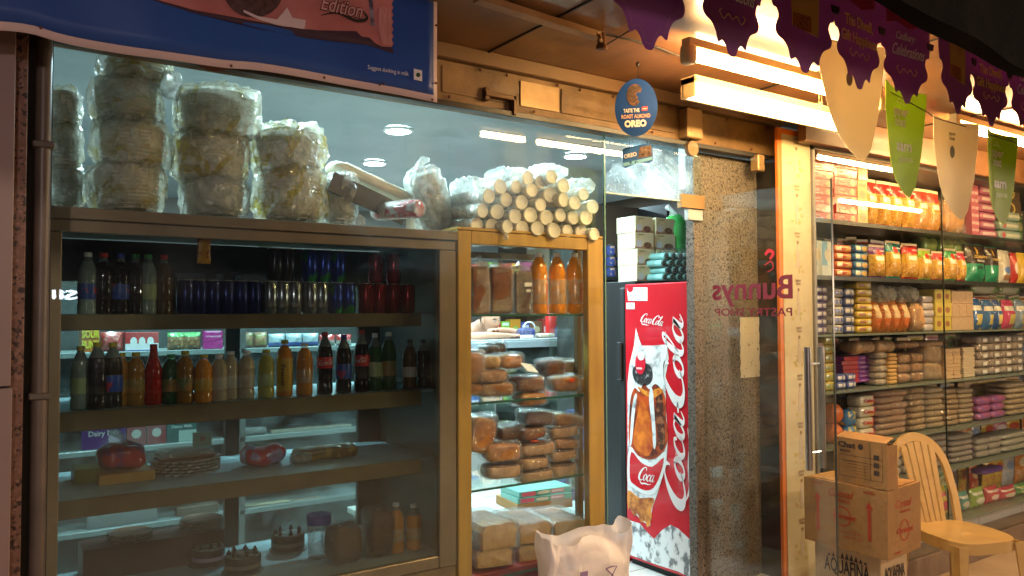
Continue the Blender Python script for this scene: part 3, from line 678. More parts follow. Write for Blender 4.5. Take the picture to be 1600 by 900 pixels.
for k in range(-3, 5):
    x = xs0 + k*dxp; kd = kinds[(k) % 3] if False else {0: 'greeting', 1: 'script', 2: 'picture'}[k % 3]
    if k == -3: x -= .04
    t = thing('bunting_flag', bl[k], 'bunting flag', (x, PY + .012*math.sin(k*2.3), 2.499), R(random.Random(k).uniform(-4, 4)), 'purple festive bunting flags')
    h = .355 if k > -3 else .40
    MB().prism(pennant_out(.255, h), -.0006, .0006).build('flag', purple, t)
    rr = [(a*.86, b*.965) for a, b in pennant_out(.255, h)]
    mb = MB(); ribbon([(a, b, .0016) for a, b in rr[8:-8]], mb, lambda a, b: (a, -.002, b), 2); mb.build('outline_print', mat('bunting_pale_line', (.40, .16, .30), .5), t)
    MB().prism([(-.10, -.02), (.10, -.02), (.09, -.10), (.02, -.12), (-.05, -.105), (-.095, -.12)], -.0016, -.0007).build('rose_patch', mat('bunting_rose', (.55, .05, .12), .5, (.34, .05, .18), 12, tl=.4), t)  # rose patch over the upper part of each flag
    if kd == 'greeting':
        text_mb('This Diwali,', .044, .022, width=.15, at=(0, -.003, -.165)).build('greeting_lettering', M['goldink'], t)
        text_mb('Gift Happiness', .044, .022, width=.19, at=(0, -.003, -.212)).build('greeting_lettering', M['goldink'], t)
    elif kd == 'script':
        text_mb('Cadbury', .034, .014, .5, width=.10, at=(-.01, -.003, -.150)).build('script_lettering', M['whiteink'], t)
        text_mb('Celebrations', .05, .014, .5, width=.17, at=(.005, -.003, -.195)).build('script_lettering', M['whiteink'], t)
    else:
        gm = printed('nut_box_print', (.62, .36, .09), [('food', .06, .70, .05, .34, (.50, .16, .04), (.22, .06, .02), 120), ('oval', .62, .70, .22, .09, (.50, .27, .07))], .5, 0)
        MB().prism([(-.05, -.235), (.055, -.25), (.062, -.12), (-.055, -.10)], -.0024, -.0008).build('picture_print', gm, t)
    if kd != 'picture':
        mb = MB()
        for s_ in (-1, 1): ribbon([(0, -.262, .002), (s_*.018, -.250, .004), (s_*.036, -.266, .003), (s_*.052, -.250, .004), (s_*.042, -.243, .002)], mb, lambda a, b: (a, -.003, b))
        mb.build('flourish_print', M['goldink'], t)
    if k > -3: MB().prism([(.112, -.148), (.148, -.148), (.142, -.168), (.118, -.168)], -.004, .003).build('paper_clip', M['cable'], t)
# paper pennants hanging from a second string
OY = 1.62
gr = mat('pennant_green', (.26, .36, .025), .5, (.22, .31, .02), 3, tl=.3); cr = mat('pennant_cream', (.62, .56, .40), .5, (.56, .50, .34), 3, tl=.3)
pout = catmull([(-.140, 0), (-.145, -.06), (-.120, -.15), (-.06, -.24), (.03, -.32), (.075, -.345), (.098, -.30), (.118, -.18), (.135, -.02)], 5)
pl = ['cream curled paper pennant hanging below the greeting flag, nearest the doorway', 'bright green paper boat pennant, larger and further left', 'cream paper pennant with small figure between the two green ones', 'green paper boat pennant hanging further right against the display', 'cream paper pennant cut off by the right picture edge']
for k, (px, py) in enumerate(((1329, 66), (1412, 138), (1491, 188), (1563, 208), (1625, 236))):
    q = pt(px, py, OY)
    t = thing('paper_pennant', pl[k], 'pennant', q, R((-8, 4, -4, 3, 2)[k]), 'cream and green paper pennants on a string')
    s_ = (1.2, 1.18, 1.16, 1.14, 1.1)[k]
    fr = catmull([(a*s_, b*s_, 0) for a, b in pout], 1)
    cyl = lambda a: .02*math.cos(a*14) + .0
    mb = MB(); n = len(fr)
    mb.prism([(a, b) for a, b, _ in fr] + [(0, .004)], -.0007, .0007); mb.v = [(x, y+cyl(x), z) for x, y, z in mb.v]
    # cut into strips so the curl is real
    mb2 = MB(); S = 14; xsv = [-.145*s_ + .28*s_*i/S for i in range(S+1)]
    def zlow(x):
        best = 0
        for a, b in zip(fr, fr[1:]):
            if min(a[0], b[0]) <= x <= max(a[0], b[0]): best = min(best, a[1] + (b[1]-a[1])*((x-a[0])/(b[0]-a[0]) if b[0] != a[0] else 0))
        return best
    V = []
    for th in (-.0007, .0007):
        for x in xsv:
            zl = zlow(max(-.1399*s_, min(.134*s_, x)))
            for j in range(7): V.append((x, cyl(x)+.03*(zl*j/6)**2*4+th, zl*j/6))
    N = (S+1)*7; Fs = []
    for i in range(S):
        for j in range(6):
            a = i*7+j; Fs += [(a, a+1, a+8, a+7), (N+a, N+a+7, N+a+8, N+a+1)]
    mb2.add(V, Fs).build('paper', gr if k in (1, 3) else cr, t, True)
    ft = lambda s1, sz, wd, z, x=.0, mm=M['whiteink'], fl=False: (lambda m_: (setattr(m_, 'v', [(v[0], cyl(v[0])+.03*(v[2])**2*4-.004, v[2]) for v in m_.v]), m_.build('lettering', mm, t)))(text_mb(s1, sz, .035, 0, width=wd, at=(x, 0, z), flip=fl, th=0))
    if k in (1, 3):
        ft('paper', .052, .115, -.085); ft('boat', .052, .085, -.125); ft('aam', .06, .10, -.215, .03, M['whiteink']); ft('panna', .035, .085, -.262, .045, mat('pale_green_ink', (.45, .55, .2), .5))
        m_ = MB(); ribbon([(-.02, -.05, .002), (0, -.035, .003), (.02, -.05, .002)], m_, lambda a, b: (a, cyl(a)-.003, b)); ribbon([(-.04, -.055, .001), (0, -.05, .003), (.045, -.058, .001)], m_, lambda a, b: (a, cyl(a)-.003, b)); m_.build('boat_print', M['whiteink'], t)
    else:
        gi = mat('grey_green_ink', (.22, .25, .14), .6)
        ft('paper', .022, .045, -.05, .01, gi); ft('boat', .022, .036, -.07, .01, gi)
        m_ = MB(); out = [(.012+.016*math.cos(a), -.125+.026*math.sin(a)) for a in [i*math.pi/8 for i in range(16)]]
        m_.add([(a, cyl(a)+.03*b*b*4-.0035, b) for a, b in out], [tuple(range(16))]); m_.build('fruit_print', gi, t)
st = MB()
pp = [pt(px, py, OY) for px, py in ((1265, 60), (1300, 62), (1366, 80), (1378, 136), (1450, 176), (1460, 184), (1522, 202), (1530, 206), (1595, 226), (1660, 240))]
tag(st.tube([tuple(p) for p in pp], .0022, 6).build('bunting_string', M['cable']), 'thin string carrying the cream and green paper pennants', 'string')
q = pt(1266, 110, 2.1)
t = thing('tassel', 'thin hanging tassel of silvery flecks in front of the tube lights', 'tassel', (q.x, 2.06, q.z))
mb = MB(); rd = random.Random(4)
mb.tube([(0, 0, .10), (.003, 0, -.02), (.0, 0, -.20)], .0012, 5).tube([(.02, 0, .06), (.022, 0, -.05), (.02, 0, -.17)], .001, 5)
mb.build('threads', mat('thread_gold', (.5, .35, .15), .5), t)
mb = MB()
for i in range(46): mb.sell(.008, .003, .005, 1, 1, 6, 4, c=(rd.gauss(.006, .009), rd.gauss(0, .004), .05 - .26*rd.random()), z0=False)
mb.build('flecks', mat('tassel_flecks', (.7, .55, .3), .25, metal=.6), t)

# ================================================================ the tall drinks cooler behind the window
CY0, CY1 = 2.74, 3.42
cxr = pt(712, 600, CY0).x; cxl = .185
zt = pt(712, 362, CY0).z; zb1 = pt(710, 882, CY0).z
ck = thing('display_cooler', 'wide bronze framed drinks cooler standing behind the dusty window', 'display cooler', (0, CY0, 0))
dY = CY1 - CY0
z_open_t = zt - .075; z_open_b = zb1 + .045
MB().box(cxl, cxr+.006, -.012, dY, zt-.036, zt, b=.003).build('top_panel', M['brownfront'], ck)
MB().box(cxl, cxr, 0, .03, z_open_t, zt-.038, b=.002).build('top_rail', M['brownfront'], ck)
xfr = pt(686, 600, CY0).x
MB().box(xfr, cxr, -.004, .035, zb1, z_open_t-.002, b=.003).build('front_stile', M['brownfront'], ck)
MB().box(cxl, cxl+.05, -.004, .035, zb1, z_open_t-.002, b=.003).build('front_stile', M['brownfront'], ck)
MB().box(cxl+.052, xfr-.002, -.002, .03, zb1, z_open_b, b=.003).build('bottom_rail', M['brownfront'], ck)
MB().box(cxl, cxr, .004, dY, .2, zb1-.004, b=.003).build('base_panel', M['brownmetal'], ck)
MB().box(cxr-.022, cxr-.002, .037, dY, zb1, zt-.038).build('side_wall', mat('cooler_side_wall', (.10, .11, .10), .35, metal=.2), ck)
MB().box(cxl, cxl+.02, .037, dY, zb1, zt-.038).build('side_wall', mat('cooler_side_wall', ()) if False else MC['cooler_side_wall'], ck)
MB().box(cxl+.052, xfr-.002, .010, .014, z_open_b, z_open_t).build('door_glass', M['g_cooler'], ck)
zs = [pt(400, y, CY0+.11).z for y in (491, 626, 748)]
zs_th = [.050, .060, .055]
shelf_m = mat('cooler_shelf_steel', (.38, .50, .56), .42, (.28, .38, .42), 4, .05, 50, metal=.15)
for z, th in zip(zs, zs_th):
    f = MB().box(cxl+.03, cxr-.10, .10, .118, z-th, z+.002, b=.002).build('shelf_front', M['brownmetal'], ck)
    MB().box(cxl+.024, cxr-.03, .12, dY-.03, z-.012, z).build('shelf', shelf_m, ck)
MB().box(cxl+.024, cxr-.03, .04, dY-.03, zb1+.01, z_open_b-.012).build('floor_panel', shelf_m, ck)
zfl = z_open_b - .012
# back frame with two panes
for a, b_ in ((cxl+.02, cxl+.09), (pt(350, 600, CY1).x, pt(372, 600, CY1).x), (pt(556, 600, CY1).x, cxr-.024)):
    MB().box(a, b_, dY-.028, dY, zb1, zt-.04, b=.002).build('back_post', mat('cooler_back_post', (.06, .06, .055), .4, metal=.3), ck)
MB().box(cxl+.09, cxr-.024, dY-.027, dY-.001, zt-.20, zt-.041).build('back_rail', MC['cooler_back_post'], ck)
for y in (560+150, 845):
    z = pt(400, y, CY1).z
    MB().box(cxl+.09, pt(555, 600, CY1).x, dY-.026, dY-.002, z-.03, z, b=.002).build('back_rail', MC['cooler_back_post'], ck)
MB().box(cxl+.09, pt(350, 600, CY1).x-.001, dY-.016, dY-.012, zb1, zt-.2).build('back_glass', M['g_clear'], ck)
MB().box(pt(372, 600, CY1).x+.001, pt(556, 600, CY1).x-.001, dY-.016, dY-.012, zb1, zt-.2).build('back_glass', M['g_clear'], ck)

# ================================================================ yellow framed bread cabinet
UY0, UY1 = 2.74, 3.16
ux0 = cxr + .012; ux0b = pt(737, 600, UY0).x; ux1b = pt(920, 600, UY0).x; ux1 = pt(944, 600, UY0).x
zut = pt(830, 366, UY0).z; zub = pt(830, 386, UY0).z
uc = thing('bread_cabinet', 'yellow wooden framed glass cabinet stocked with bread beside the cooler', 'cabinet', (0, UY0, 0))
MB().box(ux0, ux0b, 0, .04, .2, zut-.002, b=.003).build('front_post', M['yellow'], uc)
MB().box(ux1b, ux1, 0, .04, .2, zut-.002, b=.003).build('front_post', M['yellow'], uc)
MB().box(ux0b+.001, ux1b-.001, .001, .04, zub, zut-.002, b=.003).build('top_rail', M['yellow'], uc)
MB().box(ux0, ux1, .0, .42, zut, zut+.012, b=.002).build('top_board', M['yellow'], uc)
MB().box(ux0b+.001, ux1b-.001, .33, .36, zub-.03, zub-.001).build('light_strip', mat('grey_strip', (.30, .26, .24), .5), uc)
for a in (ux0, ux1-.03): MB().box(a, a+.03, .15, .18, .2, zut-.002, b=.002).build('back_post', mat('brown_post', (.15, .08, .03), .5), uc)
MB().box(ux0+.01, ux0+.014, .04, .39, .2, zut-.002).build('side_glass', M['g_clear'], uc)
MB().box(ux1-.014, ux1-.01, .04, .39, .2, zut-.002).build('side_glass', M['g_clear'], uc)
uz = [pt(830, y, UY0+.05).z for y in (491, 622, 752, 888)]
for z in uz:
    MB().box(ux0+.016, ux1-.034, .045, .385, z-.008, z).build('shelf', M['g_clear'], uc)
    MB().box(ux0+.016, ux1-.034, .042, .0445, z-.0085, z+.0005).build('shelf_edge', mat('dark_green_edge', (.03, .10, .07), .2), uc)

# ================================================================ red fridge with cola graphic
fx = 2.868; fy0 = pt(1081, 600, X=fx).y; fy0 = max(fy0, 2.66); fy1 = pt(977, 600, X=fx).y
zft = pt(1030, 442, X=fx).z; Wf = fy1 - fy0
fr = thing('red_fridge', 'tall red cola fridge with a big bottle graphic in the doorway', 'fridge', (fx, fy1, .2), R(-90))
Hf = zft - .2; fred = mat('fridge_red', (.56, .012, .022), .25, coat=.5)
MB().box(0, Wf, 0, .52, .03, Hf, b=.006).build('cabinet', fred, fr)
MB().box(-.05, -.004, .005, .50, .14, Hf-.015, b=.008).build('door', M['black'], fr)
MB().box(-.055, -.02, -.012, .004, .95, 1.15, b=.004).build('handle', mat('fridge_handle_black', (.03, .03, .03), .3), fr)
MB().box(-.045, -.004, .0, .5, .0, .125, b=.006).build('kick_panel', fred, fr)
MB().box(.02, Wf-.02, .02, .5, 0, .029).build('feet', M['black'], fr)
Zb = lambda px, py: (fy1 - pt(px, py, X=fx).y, pt(px, py, X=fx).z - .2)
def fpoly(L, off, m, name, cm=0):
    P = [Zb(*p) for p in L]
    if cm: P = [tuple(p) for p in catmull(P, cm, True)]
    P = [(min(max(a, .002), Wf-.0015), b) for a, b in P]
    return MB().prism(P, -off, -off+.0008).build(name, m, fr)
icem = mat('ice_print', (.74, .74, .74), .35, (.16, .16, .17), 20, lo=.50, hi=.60, detail=10, stretch=(1, 1, .7))
frost = mat('frosted_glass_print', (.70, .70, .69), .35, (.12, .10, .10), 15, lo=.50, hi=.68, detail=10)
colam = mat('cola_print', (.55, .075, .012), .35, (.10, .018, .01), 11, lo=.42, hi=.6, detail=6)
amber = mat('amber_print', (.70, .26, .05), .35, (.28, .07, .02), 20, lo=.4, hi=.6)
fpoly([(981, 812), (1000, 818), (1012, 832), (1022, 842), (1035, 828), (1048, 820), (1060, 826), (1070, 835), (1080, 845), (1080, 903), (1060, 893), (1020, 880), (985, 867), (980, 862)], .0015, icem, 'ice_print', 0)
fpoly([(994, 512), (999, 530), (1003, 540), (1020, 540), (1043, 538), (1045, 560), (1040, 590), (1041, 640), (1044, 680), (1042, 720), (1036, 745), (1028, 770), (1020, 792), (1016, 822), (1005, 815), (990, 800), (981, 780), (981, 730), (981, 690), (981, 640), (981, 600), (984, 570), (991, 540)], .0022, frost, 'bottle_print', 0)
fpoly([(984, 645), (986, 622), (992, 606), (1000, 612), (1006, 599), (1015, 608), (1024, 600), (1033, 607), (1040, 622), (1041, 650), (1044, 680), (1040, 700), (1028, 714), (1014, 718), (998, 712), (987, 702), (983, 680)], .0029, colam, 'cola_print', 4)
fpoly([(998, 640), (1004, 625), (1016, 650), (1022, 690), (1014, 712), (1000, 706), (990, 690)], .0034, mat('orange_cola', (.78, .20, .02), .35, (.40, .05, .01), 14, detail=9), 'cola_highlight_print', 4)
fpoly([(982, 766), (1000, 778), (1022, 778), (1018, 796), (1019, 808), (1013, 824), (1008, 814), (1002, 816), (997, 803), (991, 806), (985, 793), (982, 796)], .0029, amber, 'amber_print', 3)
fpoly([(990, 575), (1004, 566), (1018, 574), (1020, 592), (1012, 602), (998, 600), (990, 590)], .0029, mat('dark_bottle_print', (.03, .025, .025), .4, (.4, .4, .4), 40, lo=.55, hi=.7), 'bottle_shadow_print', 4)
fpoly([(1027, 612), (1035, 616), (1038, 650), (1040, 690), (1033, 704), (1028, 680), (1026, 645)], .0035, mat('dark_cola_print', (.07, .02, .012), .35, (.30, .10, .04), 24, lo=.5, hi=.6), 'cola_shade_print', 4)
fpoly([(1017, 606), (1021, 612), (1023, 640), (1026, 690), (1022, 700), (1019, 660), (1015, 625)], .0038, frost, 'glass_streak_print', 4)
fpoly([(988, 640), (993, 616), (996, 620), (992, 650), (988, 690), (985, 694)], .0038, frost, 'glass_streak_print', 4)
fpoly([(998, 604), (1014, 612), (1030, 606), (1036, 612), (1020, 622), (1002, 612)], .0037, mat('orange_ice', (.75, .30, .04), .3, (.5, .1, .02), 30), 'orange_ice_print', 4)
fpoly([(984, 698), (1000, 715), (1020, 723), (1042, 704), (1036, 745), (1024, 770), (1008, 772), (990, 762), (981, 750)], .0036, M['whiteink'], 'label_border_print', 3)
fpoly([(987, 706), (1002, 722), (1020, 729), (1038, 715), (1032, 742), (1022, 762), (1008, 766), (992, 757), (985, 746)], .0042, fred, 'label_print', 3)
a, z = Zb(1012, 744); cola_mb(.034, (a, -.0052, z), rot=R(2), word='Coca').build('label_lettering', M['whiteink'], fr)
a, z = Zb(1019, 503); cola_mb(.0235, (a+.003, -.002, z+.006), rot=R(-8)).build('logo_lettering', M['whiteink'], fr)
# the large script climbs the side from bottom to top
a, z = Zb(1058, 640)
g = MB(); cola_mb(.165, (0, 0, 0), rot=R(90), mb=g, shear=.15); 
xs_ = [v[0] for v in g.v]; zs_ = [v[2] for v in g.v]
zt_, zb_ = Zb(1062, 490)[1], Zb(1060, 797)[1]; x0_, x1_ = Zb(1036, 600)[0], Wf-.003
g.v = [(x0_ + (v[0]-min(xs_))/(max(xs_)-min(xs_))*(x1_-x0_), -.0048, zb_ + (v[2]-min(zs_))/(max(zs_)-min(zs_))*(zt_-zb_)) for v in g.v]
g.build('side_script_lettering', M['whiteink'], fr)
fpoly([(1001.5+8*math.cos(t_), 568+17*math.sin(t_)) for t_ in [i*math.pi/10 for i in range(20)]], .0052, mat('sticker_red', (.62, .01, .03), .4), 'round_sticker')
fpoly([(1003+5.5*math.cos(t_), 556+7*math.sin(t_)) for t_ in [i*math.pi/10 for i in range(20)]], .0058, M['whiteink'], 'sticker_balloon')
a, z = Zb(1000, 575); text_mb('zomato', .02, .01, width=.042, at=(a+.002, -.0064, z)).build('sticker_lettering', M['whiteink'], fr)
fpoly([(980, 449), (1012, 449), (1012, 470), (982, 470)], .002, printed('notice_print', (.8, .8, .78), [('lines', .15, .9, .08, .95, (.25, .25, .25), 7)], .5, 0), 'notice_sticker')
fpoly([(981, 447), (988, 446), (990, 452), (985, 457), (981, 453)], .0028, fred, 'notice_heart', 3)
fpoly([(979, 473), (992, 473), (992, 483), (979, 483)], .002, printed('notice_print2', (.8, .8, .78), [('lines', .1, .9, .1, .9, (.3, .3, .3), 4)], .5, 0), 'small_sticker')
a, z = Zb(1072, 499)
mb = MB(); ribbon([(a-.03+.008*math.cos(t_), z+.008*math.sin(t_), .0014) for t_ in [i*math.pi/6 for i in range(13)]], mb, lambda x, y: (x, -.0056, y), 1); text_mb('R', .009, 0, at=(a-.03, -.0056, z), mb=mb); mb.build('registered_mark', M['whiteink'], fr)

# ================================================================ neighbouring display
DY = 2.40; SY = 2.50
t = thing('poster_strip', 'tall cream poster strip with orange border beside the neighbouring display', 'poster', (0, 2.44, 0))
a, b_ = pt(1219, 450, 2.44).x, pt(1270, 450, 2.44).x; zt_p = pt(1240, 203, 2.44).z
MB().box(a, b_-.002, .002, .02, .1, zt_p, b=.002).build('board', mat('orange_board', (.62, .16, .02), .5), t)
MB().box(a+.027, b_-.006, -.0012, .0015, .12, zt_p-.03).build('print', mat('poster_cream', (.58, .50, .31), .5, (.52, .43, .25), 4), t)
mb1, mb2, mb3 = MB(), MB(), MB(); cxm = (a+.027+b_-.006)/2; rd = random.Random(3)
for i in range(9):
    z = zt_p - .16 - i*.235
    if z < .2: break
    mb1.prism([(cxm+x, z+y) for x, y in ((-.012, -.06), (.012, -.06), (.014, -.02), (.012, .02), (.004, .045), (.004, .06), (-.004, .06), (-.004, .045), (-.012, .02), (-.014, -.02))], -.0022, -.0013)
    mb2.sell(.018, .001, .018, 1, 1, 12, 6, c=(cxm, -.0025, z+.068), z0=False)
    for k in range(9):
        mb3.sell(rd.uniform(.012, .03), .0008, rd.uniform(.012, .026), 1, 1, 9, 5, c=(cxm+rd.uniform(-.05, .05), -.0016, z-.045+rd.uniform(-.035, .05)), z0=False)
    text_mb('paper', .02, .002, at=(cxm, -.002, z+.115), mb=mb2); text_mb('boat', .02, .002, at=(cxm, -.002, z+.098), mb=mb2)
mb1.build('bottle_drawings', mat('poster_grey', (.50, .42, .33), .6), t); mb2.build('poster_lettering', mat('poster_brown', (.25, .15, .08), .6), t); mb3.build('fruit_drawings', mat('poster_fruit', (.55, .38, .16), .6, (.42, .40, .14), 30), t)
dx0, dx1 = b_+.004, 7.2
ds = thing('display_case', 'long glass fronted display case of snacks at the right', 'display case', (0, DY, 0))
MB().box(dx0, dx1, .0, .6, 0, .13, b=.004).build('plinth', mat('plinth_stone', (.20, .14, .10), .4, (.13, .09, .07), 6), ds)
MB().box(dx0-.14, dx1, -.03, .02, 2.345, 2.499, b=.003).build('header_board', M['wood'], ds)
MB().box(dx0, dx1, .021, .6, 2.33, 2.36).build('roof_board', M['dark'], ds)
MB().box(dx0, dx1, .58, .6, .13, 2.33).build('back_panel', mat('display_back', (.16, .15, .14), .35), ds)
MB().box(dx0-.001, dx0+.018, .03, .6, .13, 2.33).build('side_panel', mat('display_side', (.22, .2, .18), .4), ds)
sz = [pt(1450, y, SY).z for y in (360, 437, 518, 597, 674, 738, 824)]
edge_m = mat('dark_shelf_edge', (.022, .026, .022), .3)
for i, z in enumerate(sz):
    MB().box(dx0+.02, dx1, SY-DY-.03, .575, z-(.024 if i < 2 else .011), z-.001, b=.001).build('shelf', edge_m if i < 2 else mat('grey_shelf', (.16, .20, .17), .25), ds)
for px0_, px1_ in ((1268, 1475), (1476, 1720)):
    xa, xb = max(dx0, pt(px0_, 450, DY).x), pt(px1_, 450, DY).x
    MB().box(xa, xb-.003, .0, .006, .14, 2.34).build('front_glass', M['g_disp'], ds)
    MB().box(xb-.003, xb, -.001, .007, .14, 2.34).build('glass_edge', MC['dark_glass_edge'], ds)
# ================================================================ makers of goods (front faces -y, base at z = 0)
def pouch_mb(w, h, d, seed=0, nu=10, nv=14, seal=.06):
    mb = MB(); V = []; rd = seed*3.7
    for s_ in (-1, 1):
        for j in range(nv+1):
            v = j/nv; vv = min(1, max(0, (v-seal)/(1-2*seal)))
            for i in range(nu+1):
                u = i/nu; t_ = (1-abs(2*u-1)**2.6)**.7*math.sin(math.pi*vv)**.42 if 0 < vv < 1 else 0
                nn = noise.noise(Vector((u*3+rd, v*3, s_*2.0)))*.22 + 1
                pinch = 1-.07*math.sin(math.pi*v)
                V.append(((u-.5)*w*pinch, s_*(d/2*t_*nn*(1.25-.5*v)+.0006) + d/2, v*h))
    N = (nu+1)*(nv+1); Fs = []
    for j in range(nv):
        for i in range(nu):
            a = j*(nu+1)+i; Fs += [(a, a+1, a+nu+2, a+nu+1), (N+a, N+a+nu+1, N+a+nu+2, N+a+1)]
    return mb.add(V, Fs)
def mk_pouch(m, seal=None, txt=None):
    def f(root, w, d, h):
        pouch_mb(w, h*.95, d*.8, random.random()*9).build('pouch', m, root, True)
        if seal: MB().box(-w*.48, w*.48, d*.40-.0015, d*.40+.0015, h*.93, h, b=.0005).build('top_seal', seal, root)
        if txt: text_mb(txt[0], h*txt[1], .02, width=w*txt[2], at=(0, -.004, h*txt[3])).build('lettering', txt[4], root)
    return f
def mk_box(m, txt=None, lid=None):
    def f(root, w, d, h):
        MB().box(-w/2+.0006, w/2-.0006, 0, d, 0.0003, h-.0006, b=.0018).build('carton', m, root)
        if txt:
            for k, tx in enumerate(txt): text_mb(tx[0], h*tx[1], .02, tx[6] if len(tx) > 6 else 0, width=w*tx[2], at=(w*tx[3], -.0012, h*tx[4])).build('lettering', tx[5], root)
    return f
def mk_brick(m, e=.32, fin=None, txt=None):      # flat flow-wrapped pack lying on its back
    def f(root, w, d, h):
        MB().sell(w*.9, d, h*.97, e, .22, 20, 8, amp=h*.05, fr=30, seed=random.random()*50, c=(0, d/2, 0)).build('wrapper', m, root, True)
        MB().box(-w*.5, -w*.43, d*.2, d*.8, h*.45, h*.53).box(w*.43, w*.5, d*.2, d*.8, h*.45, h*.53).build('end_fins', fin or m, root)
        if txt: text_mb(txt[0], h*txt[1], .03, width=w*txt[2], at=(0, -.003, h*.5)).build('lettering', txt[3], root)
    return f
def mk_bag(inner, wrap=None, lab=None, e=.6, amp=.10):
    def f(root, w, d, h):
        s_ = random.random()*50
        MB().sell(w*.98, d, h*1.04, e, .4, 20, 9, amp=h*amp, fr=9/max(w, .05)*.3, seed=s_, c=(0, d/2, -h*.02)).build('contents', inner, root, True)
        if wrap: MB().sell(w*1.01, d*1.03, h*1.1, e*.9, .35, 20, 9, amp=h*amp*1.4, fr=26, seed=s_+3, c=(0, d/2, -h*.04)).build('clear_wrap', wrap, root, True)
        if lab: MB().box(-w*.18, w*.14, -.006, -.002, h*.3, h*.7).build('label', lab, root)
    return f
def mk_loaf(inner, wrap, sticker=None, e=.35):
    def f(root, w, d, h):
        s_ = random.random()*50
        MB().sell(w*.94, d*.95, h*.95, e, e, 24, 12, amp=h*.05, fr=14, seed=s_, c=(0, d/2, 0)).build('bread', inner, root, True)
        if inner is MC.get('sponge_cake'): MB().sell(w*.90, d*.9, h*.40, .5, .5, 20, 8, amp=h*.05, fr=20, seed=s_+2, c=(0, d/2, h*.62)).build('top_crust', brown2, root, True)
        mb = MB().sell(w*1.02, d, h*1.06, e*.8, e*.8, 54, 30, amp=min(.012, h*.13), fr=20, seed=s_+9, c=(0, d/2, -h*.03), rid=1.0)
        mb.build('clear_wrap', wrap, root, True)
        if sticker: MB().sell(h*.35, .002, h*.22, 1, 1, 14, 6, c=(w*.1, -.004, h*.7), z0=False).build('round_sticker', sticker, root)
    return f
CLR = film('clear_wrap_film', gloss=.24, milk=.07, milkcol=(.85, .85, .82)); CLR2 = film('cloudy_wrap_film', milk=.28, milkcol=(.80, .80, .74), gloss=.2)
def grid(maker, look, cat, name, place, group, px0, px1, ytop, zs_, Y, nx, nz, d, jit=.0, rzj=0, ybase=None, wide=1.0, xs=None, colname='column'):
    random.seed(hash_(place+look))
    x0, x1 = (pt(px0, 450, Y).x, pt(px1, 450, Y).x)
    H = pt((px0+px1)/2, ytop, Y).z - zs_; h = H/nz; wd = (x1-x0)/nx*wide
    root = None; out = []
    for i in range(nx):
        for k in range(nz):
            x = x0 + (i+.5)*(x1-x0)/nx + random.uniform(-jit, jit); z = zs_ + k*h; rz = R(random.uniform(-rzj, rzj))
            y = Y + abs(random.uniform(0, jit))
            c = nth(i, nx); v = ('bottom' if k == 0 else 'top' if k == nz-1 else ORD[k+1] + ' from bottom')
            if nx == 1 and nz == 1: lab = f"{look} on {place}"
            elif nz == 1: lab = f"{c}{look} on {place}"
            elif nx == 1: lab = f"{look}, {v} of its stack, {place}"
            else: lab = f"{look}, {v} in {c}{colname}, {place}"
            if root is None:
                root = thing(name, lab, cat, (x, y, z), rz, group); maker(root, wd, d, h); out.append(root)
            else: out.append(dup(root, (x, y, z), rz, lab))
    return out
def hash_(s):
    a = 7
    for ch in s: a = (a*31 + ord(ch)) % 100003
    return a
# ---- bottles and cans
PET = [(.80, 0), (.98, .015), (1, .05), (.98, .16), (.90, .20), (.98, .24), (.985, .50), (.94, .53), (1, .57), (.98, .66), (.80, .77), (.52, .86), (.36, .905), (.36, .93)]
SQUAT = [(.85, 0), (1, .02), (1, .18), (.95, .22), (1, .27), (1, .52), (.96, .55), (1, .60), (.98, .70), (.80, .82), (.48, .88), (.46, .91)]
GLS = [(.85, 0), (1, .02), (1, .35), (.93, .45), (1, .55), (.8, .66), (.5, .78), (.4, .9), (.42, .93)]
def bottle_parts(t, h, r, liq, cap, lab=None, l0=.25, l1=.5, prof=PET, txt=None, cola=0, tcol=None, capr=.42, seg=20, clear=None):
    bm_ = MB().lathe([(a*r, b*h) for a, b in prof], seg)
    lv = random.Random(int(h*9999+r*77)).choice((.74, .79, .84))*h
    for fi, f in enumerate(bm_.f):
        if min(bm_.v[i][2] for i in f) >= lv - .02*h and prof is PET: bm_.m[fi] = 1
    bm_.build('bottle_body', [liq, mat('empty_bottle_neck', (.16, .18, .18), .12, coat=.8)], t, 50)
    MB().lathe([(capr*r*.95, .925*h), (capr*r, .93*h), (capr*r, .99*h), (capr*r*.9, h)], 16).build('cap', cap, t, 40)
    if lab: MB().lathe([(r*1.004, l0*h), (r*1.012, l0*h+.001), (r*1.012, l1*h-.001), (r*1.004, l1*h)], seg, cap=False).build('label_sleeve', lab, t, 50)
    if txt: text_mb(txt[0], h*txt[1], .02, width=txt[2]*r, at=(0, 0, (l0+l1)/2*h), rot=txt[3], curve=r*1.016).build('lettering', tcol or M['whiteink'], t)
    if cola: cola_mb(r*cola, (-.3*r, 0, (l0+l1)/2*h), curve=r*1.016).build('logo_lettering', M['whiteink'], t)
def liquid(name, c, rough=.12, **k): return mat(name, c, rough, coat=.6, **k)
LQ = {'cola': liquid('cola_liquid', (.012, .006, .005)), 'orange': liquid('orange_juice', (.72, .26, .015)), 'mango': liquid('mango_drink', (.62, .22, .012)), 'lemon': liquid('lemon_drink', (.45, .42, .10)),
      'milk': liquid('almond_milk', (.50, .40, .27)), 'green': liquid('green_bottle', (.03, .10, .03)), 'clear': liquid('pale_bottle', (.25, .32, .28)), 'red': liquid('red_syrup', (.50, .02, .01)), 'brown': liquid('brown_bottle', (.10, .045, .012)), 'amber': liquid('amber_syrup', (.33, .15, .02))}
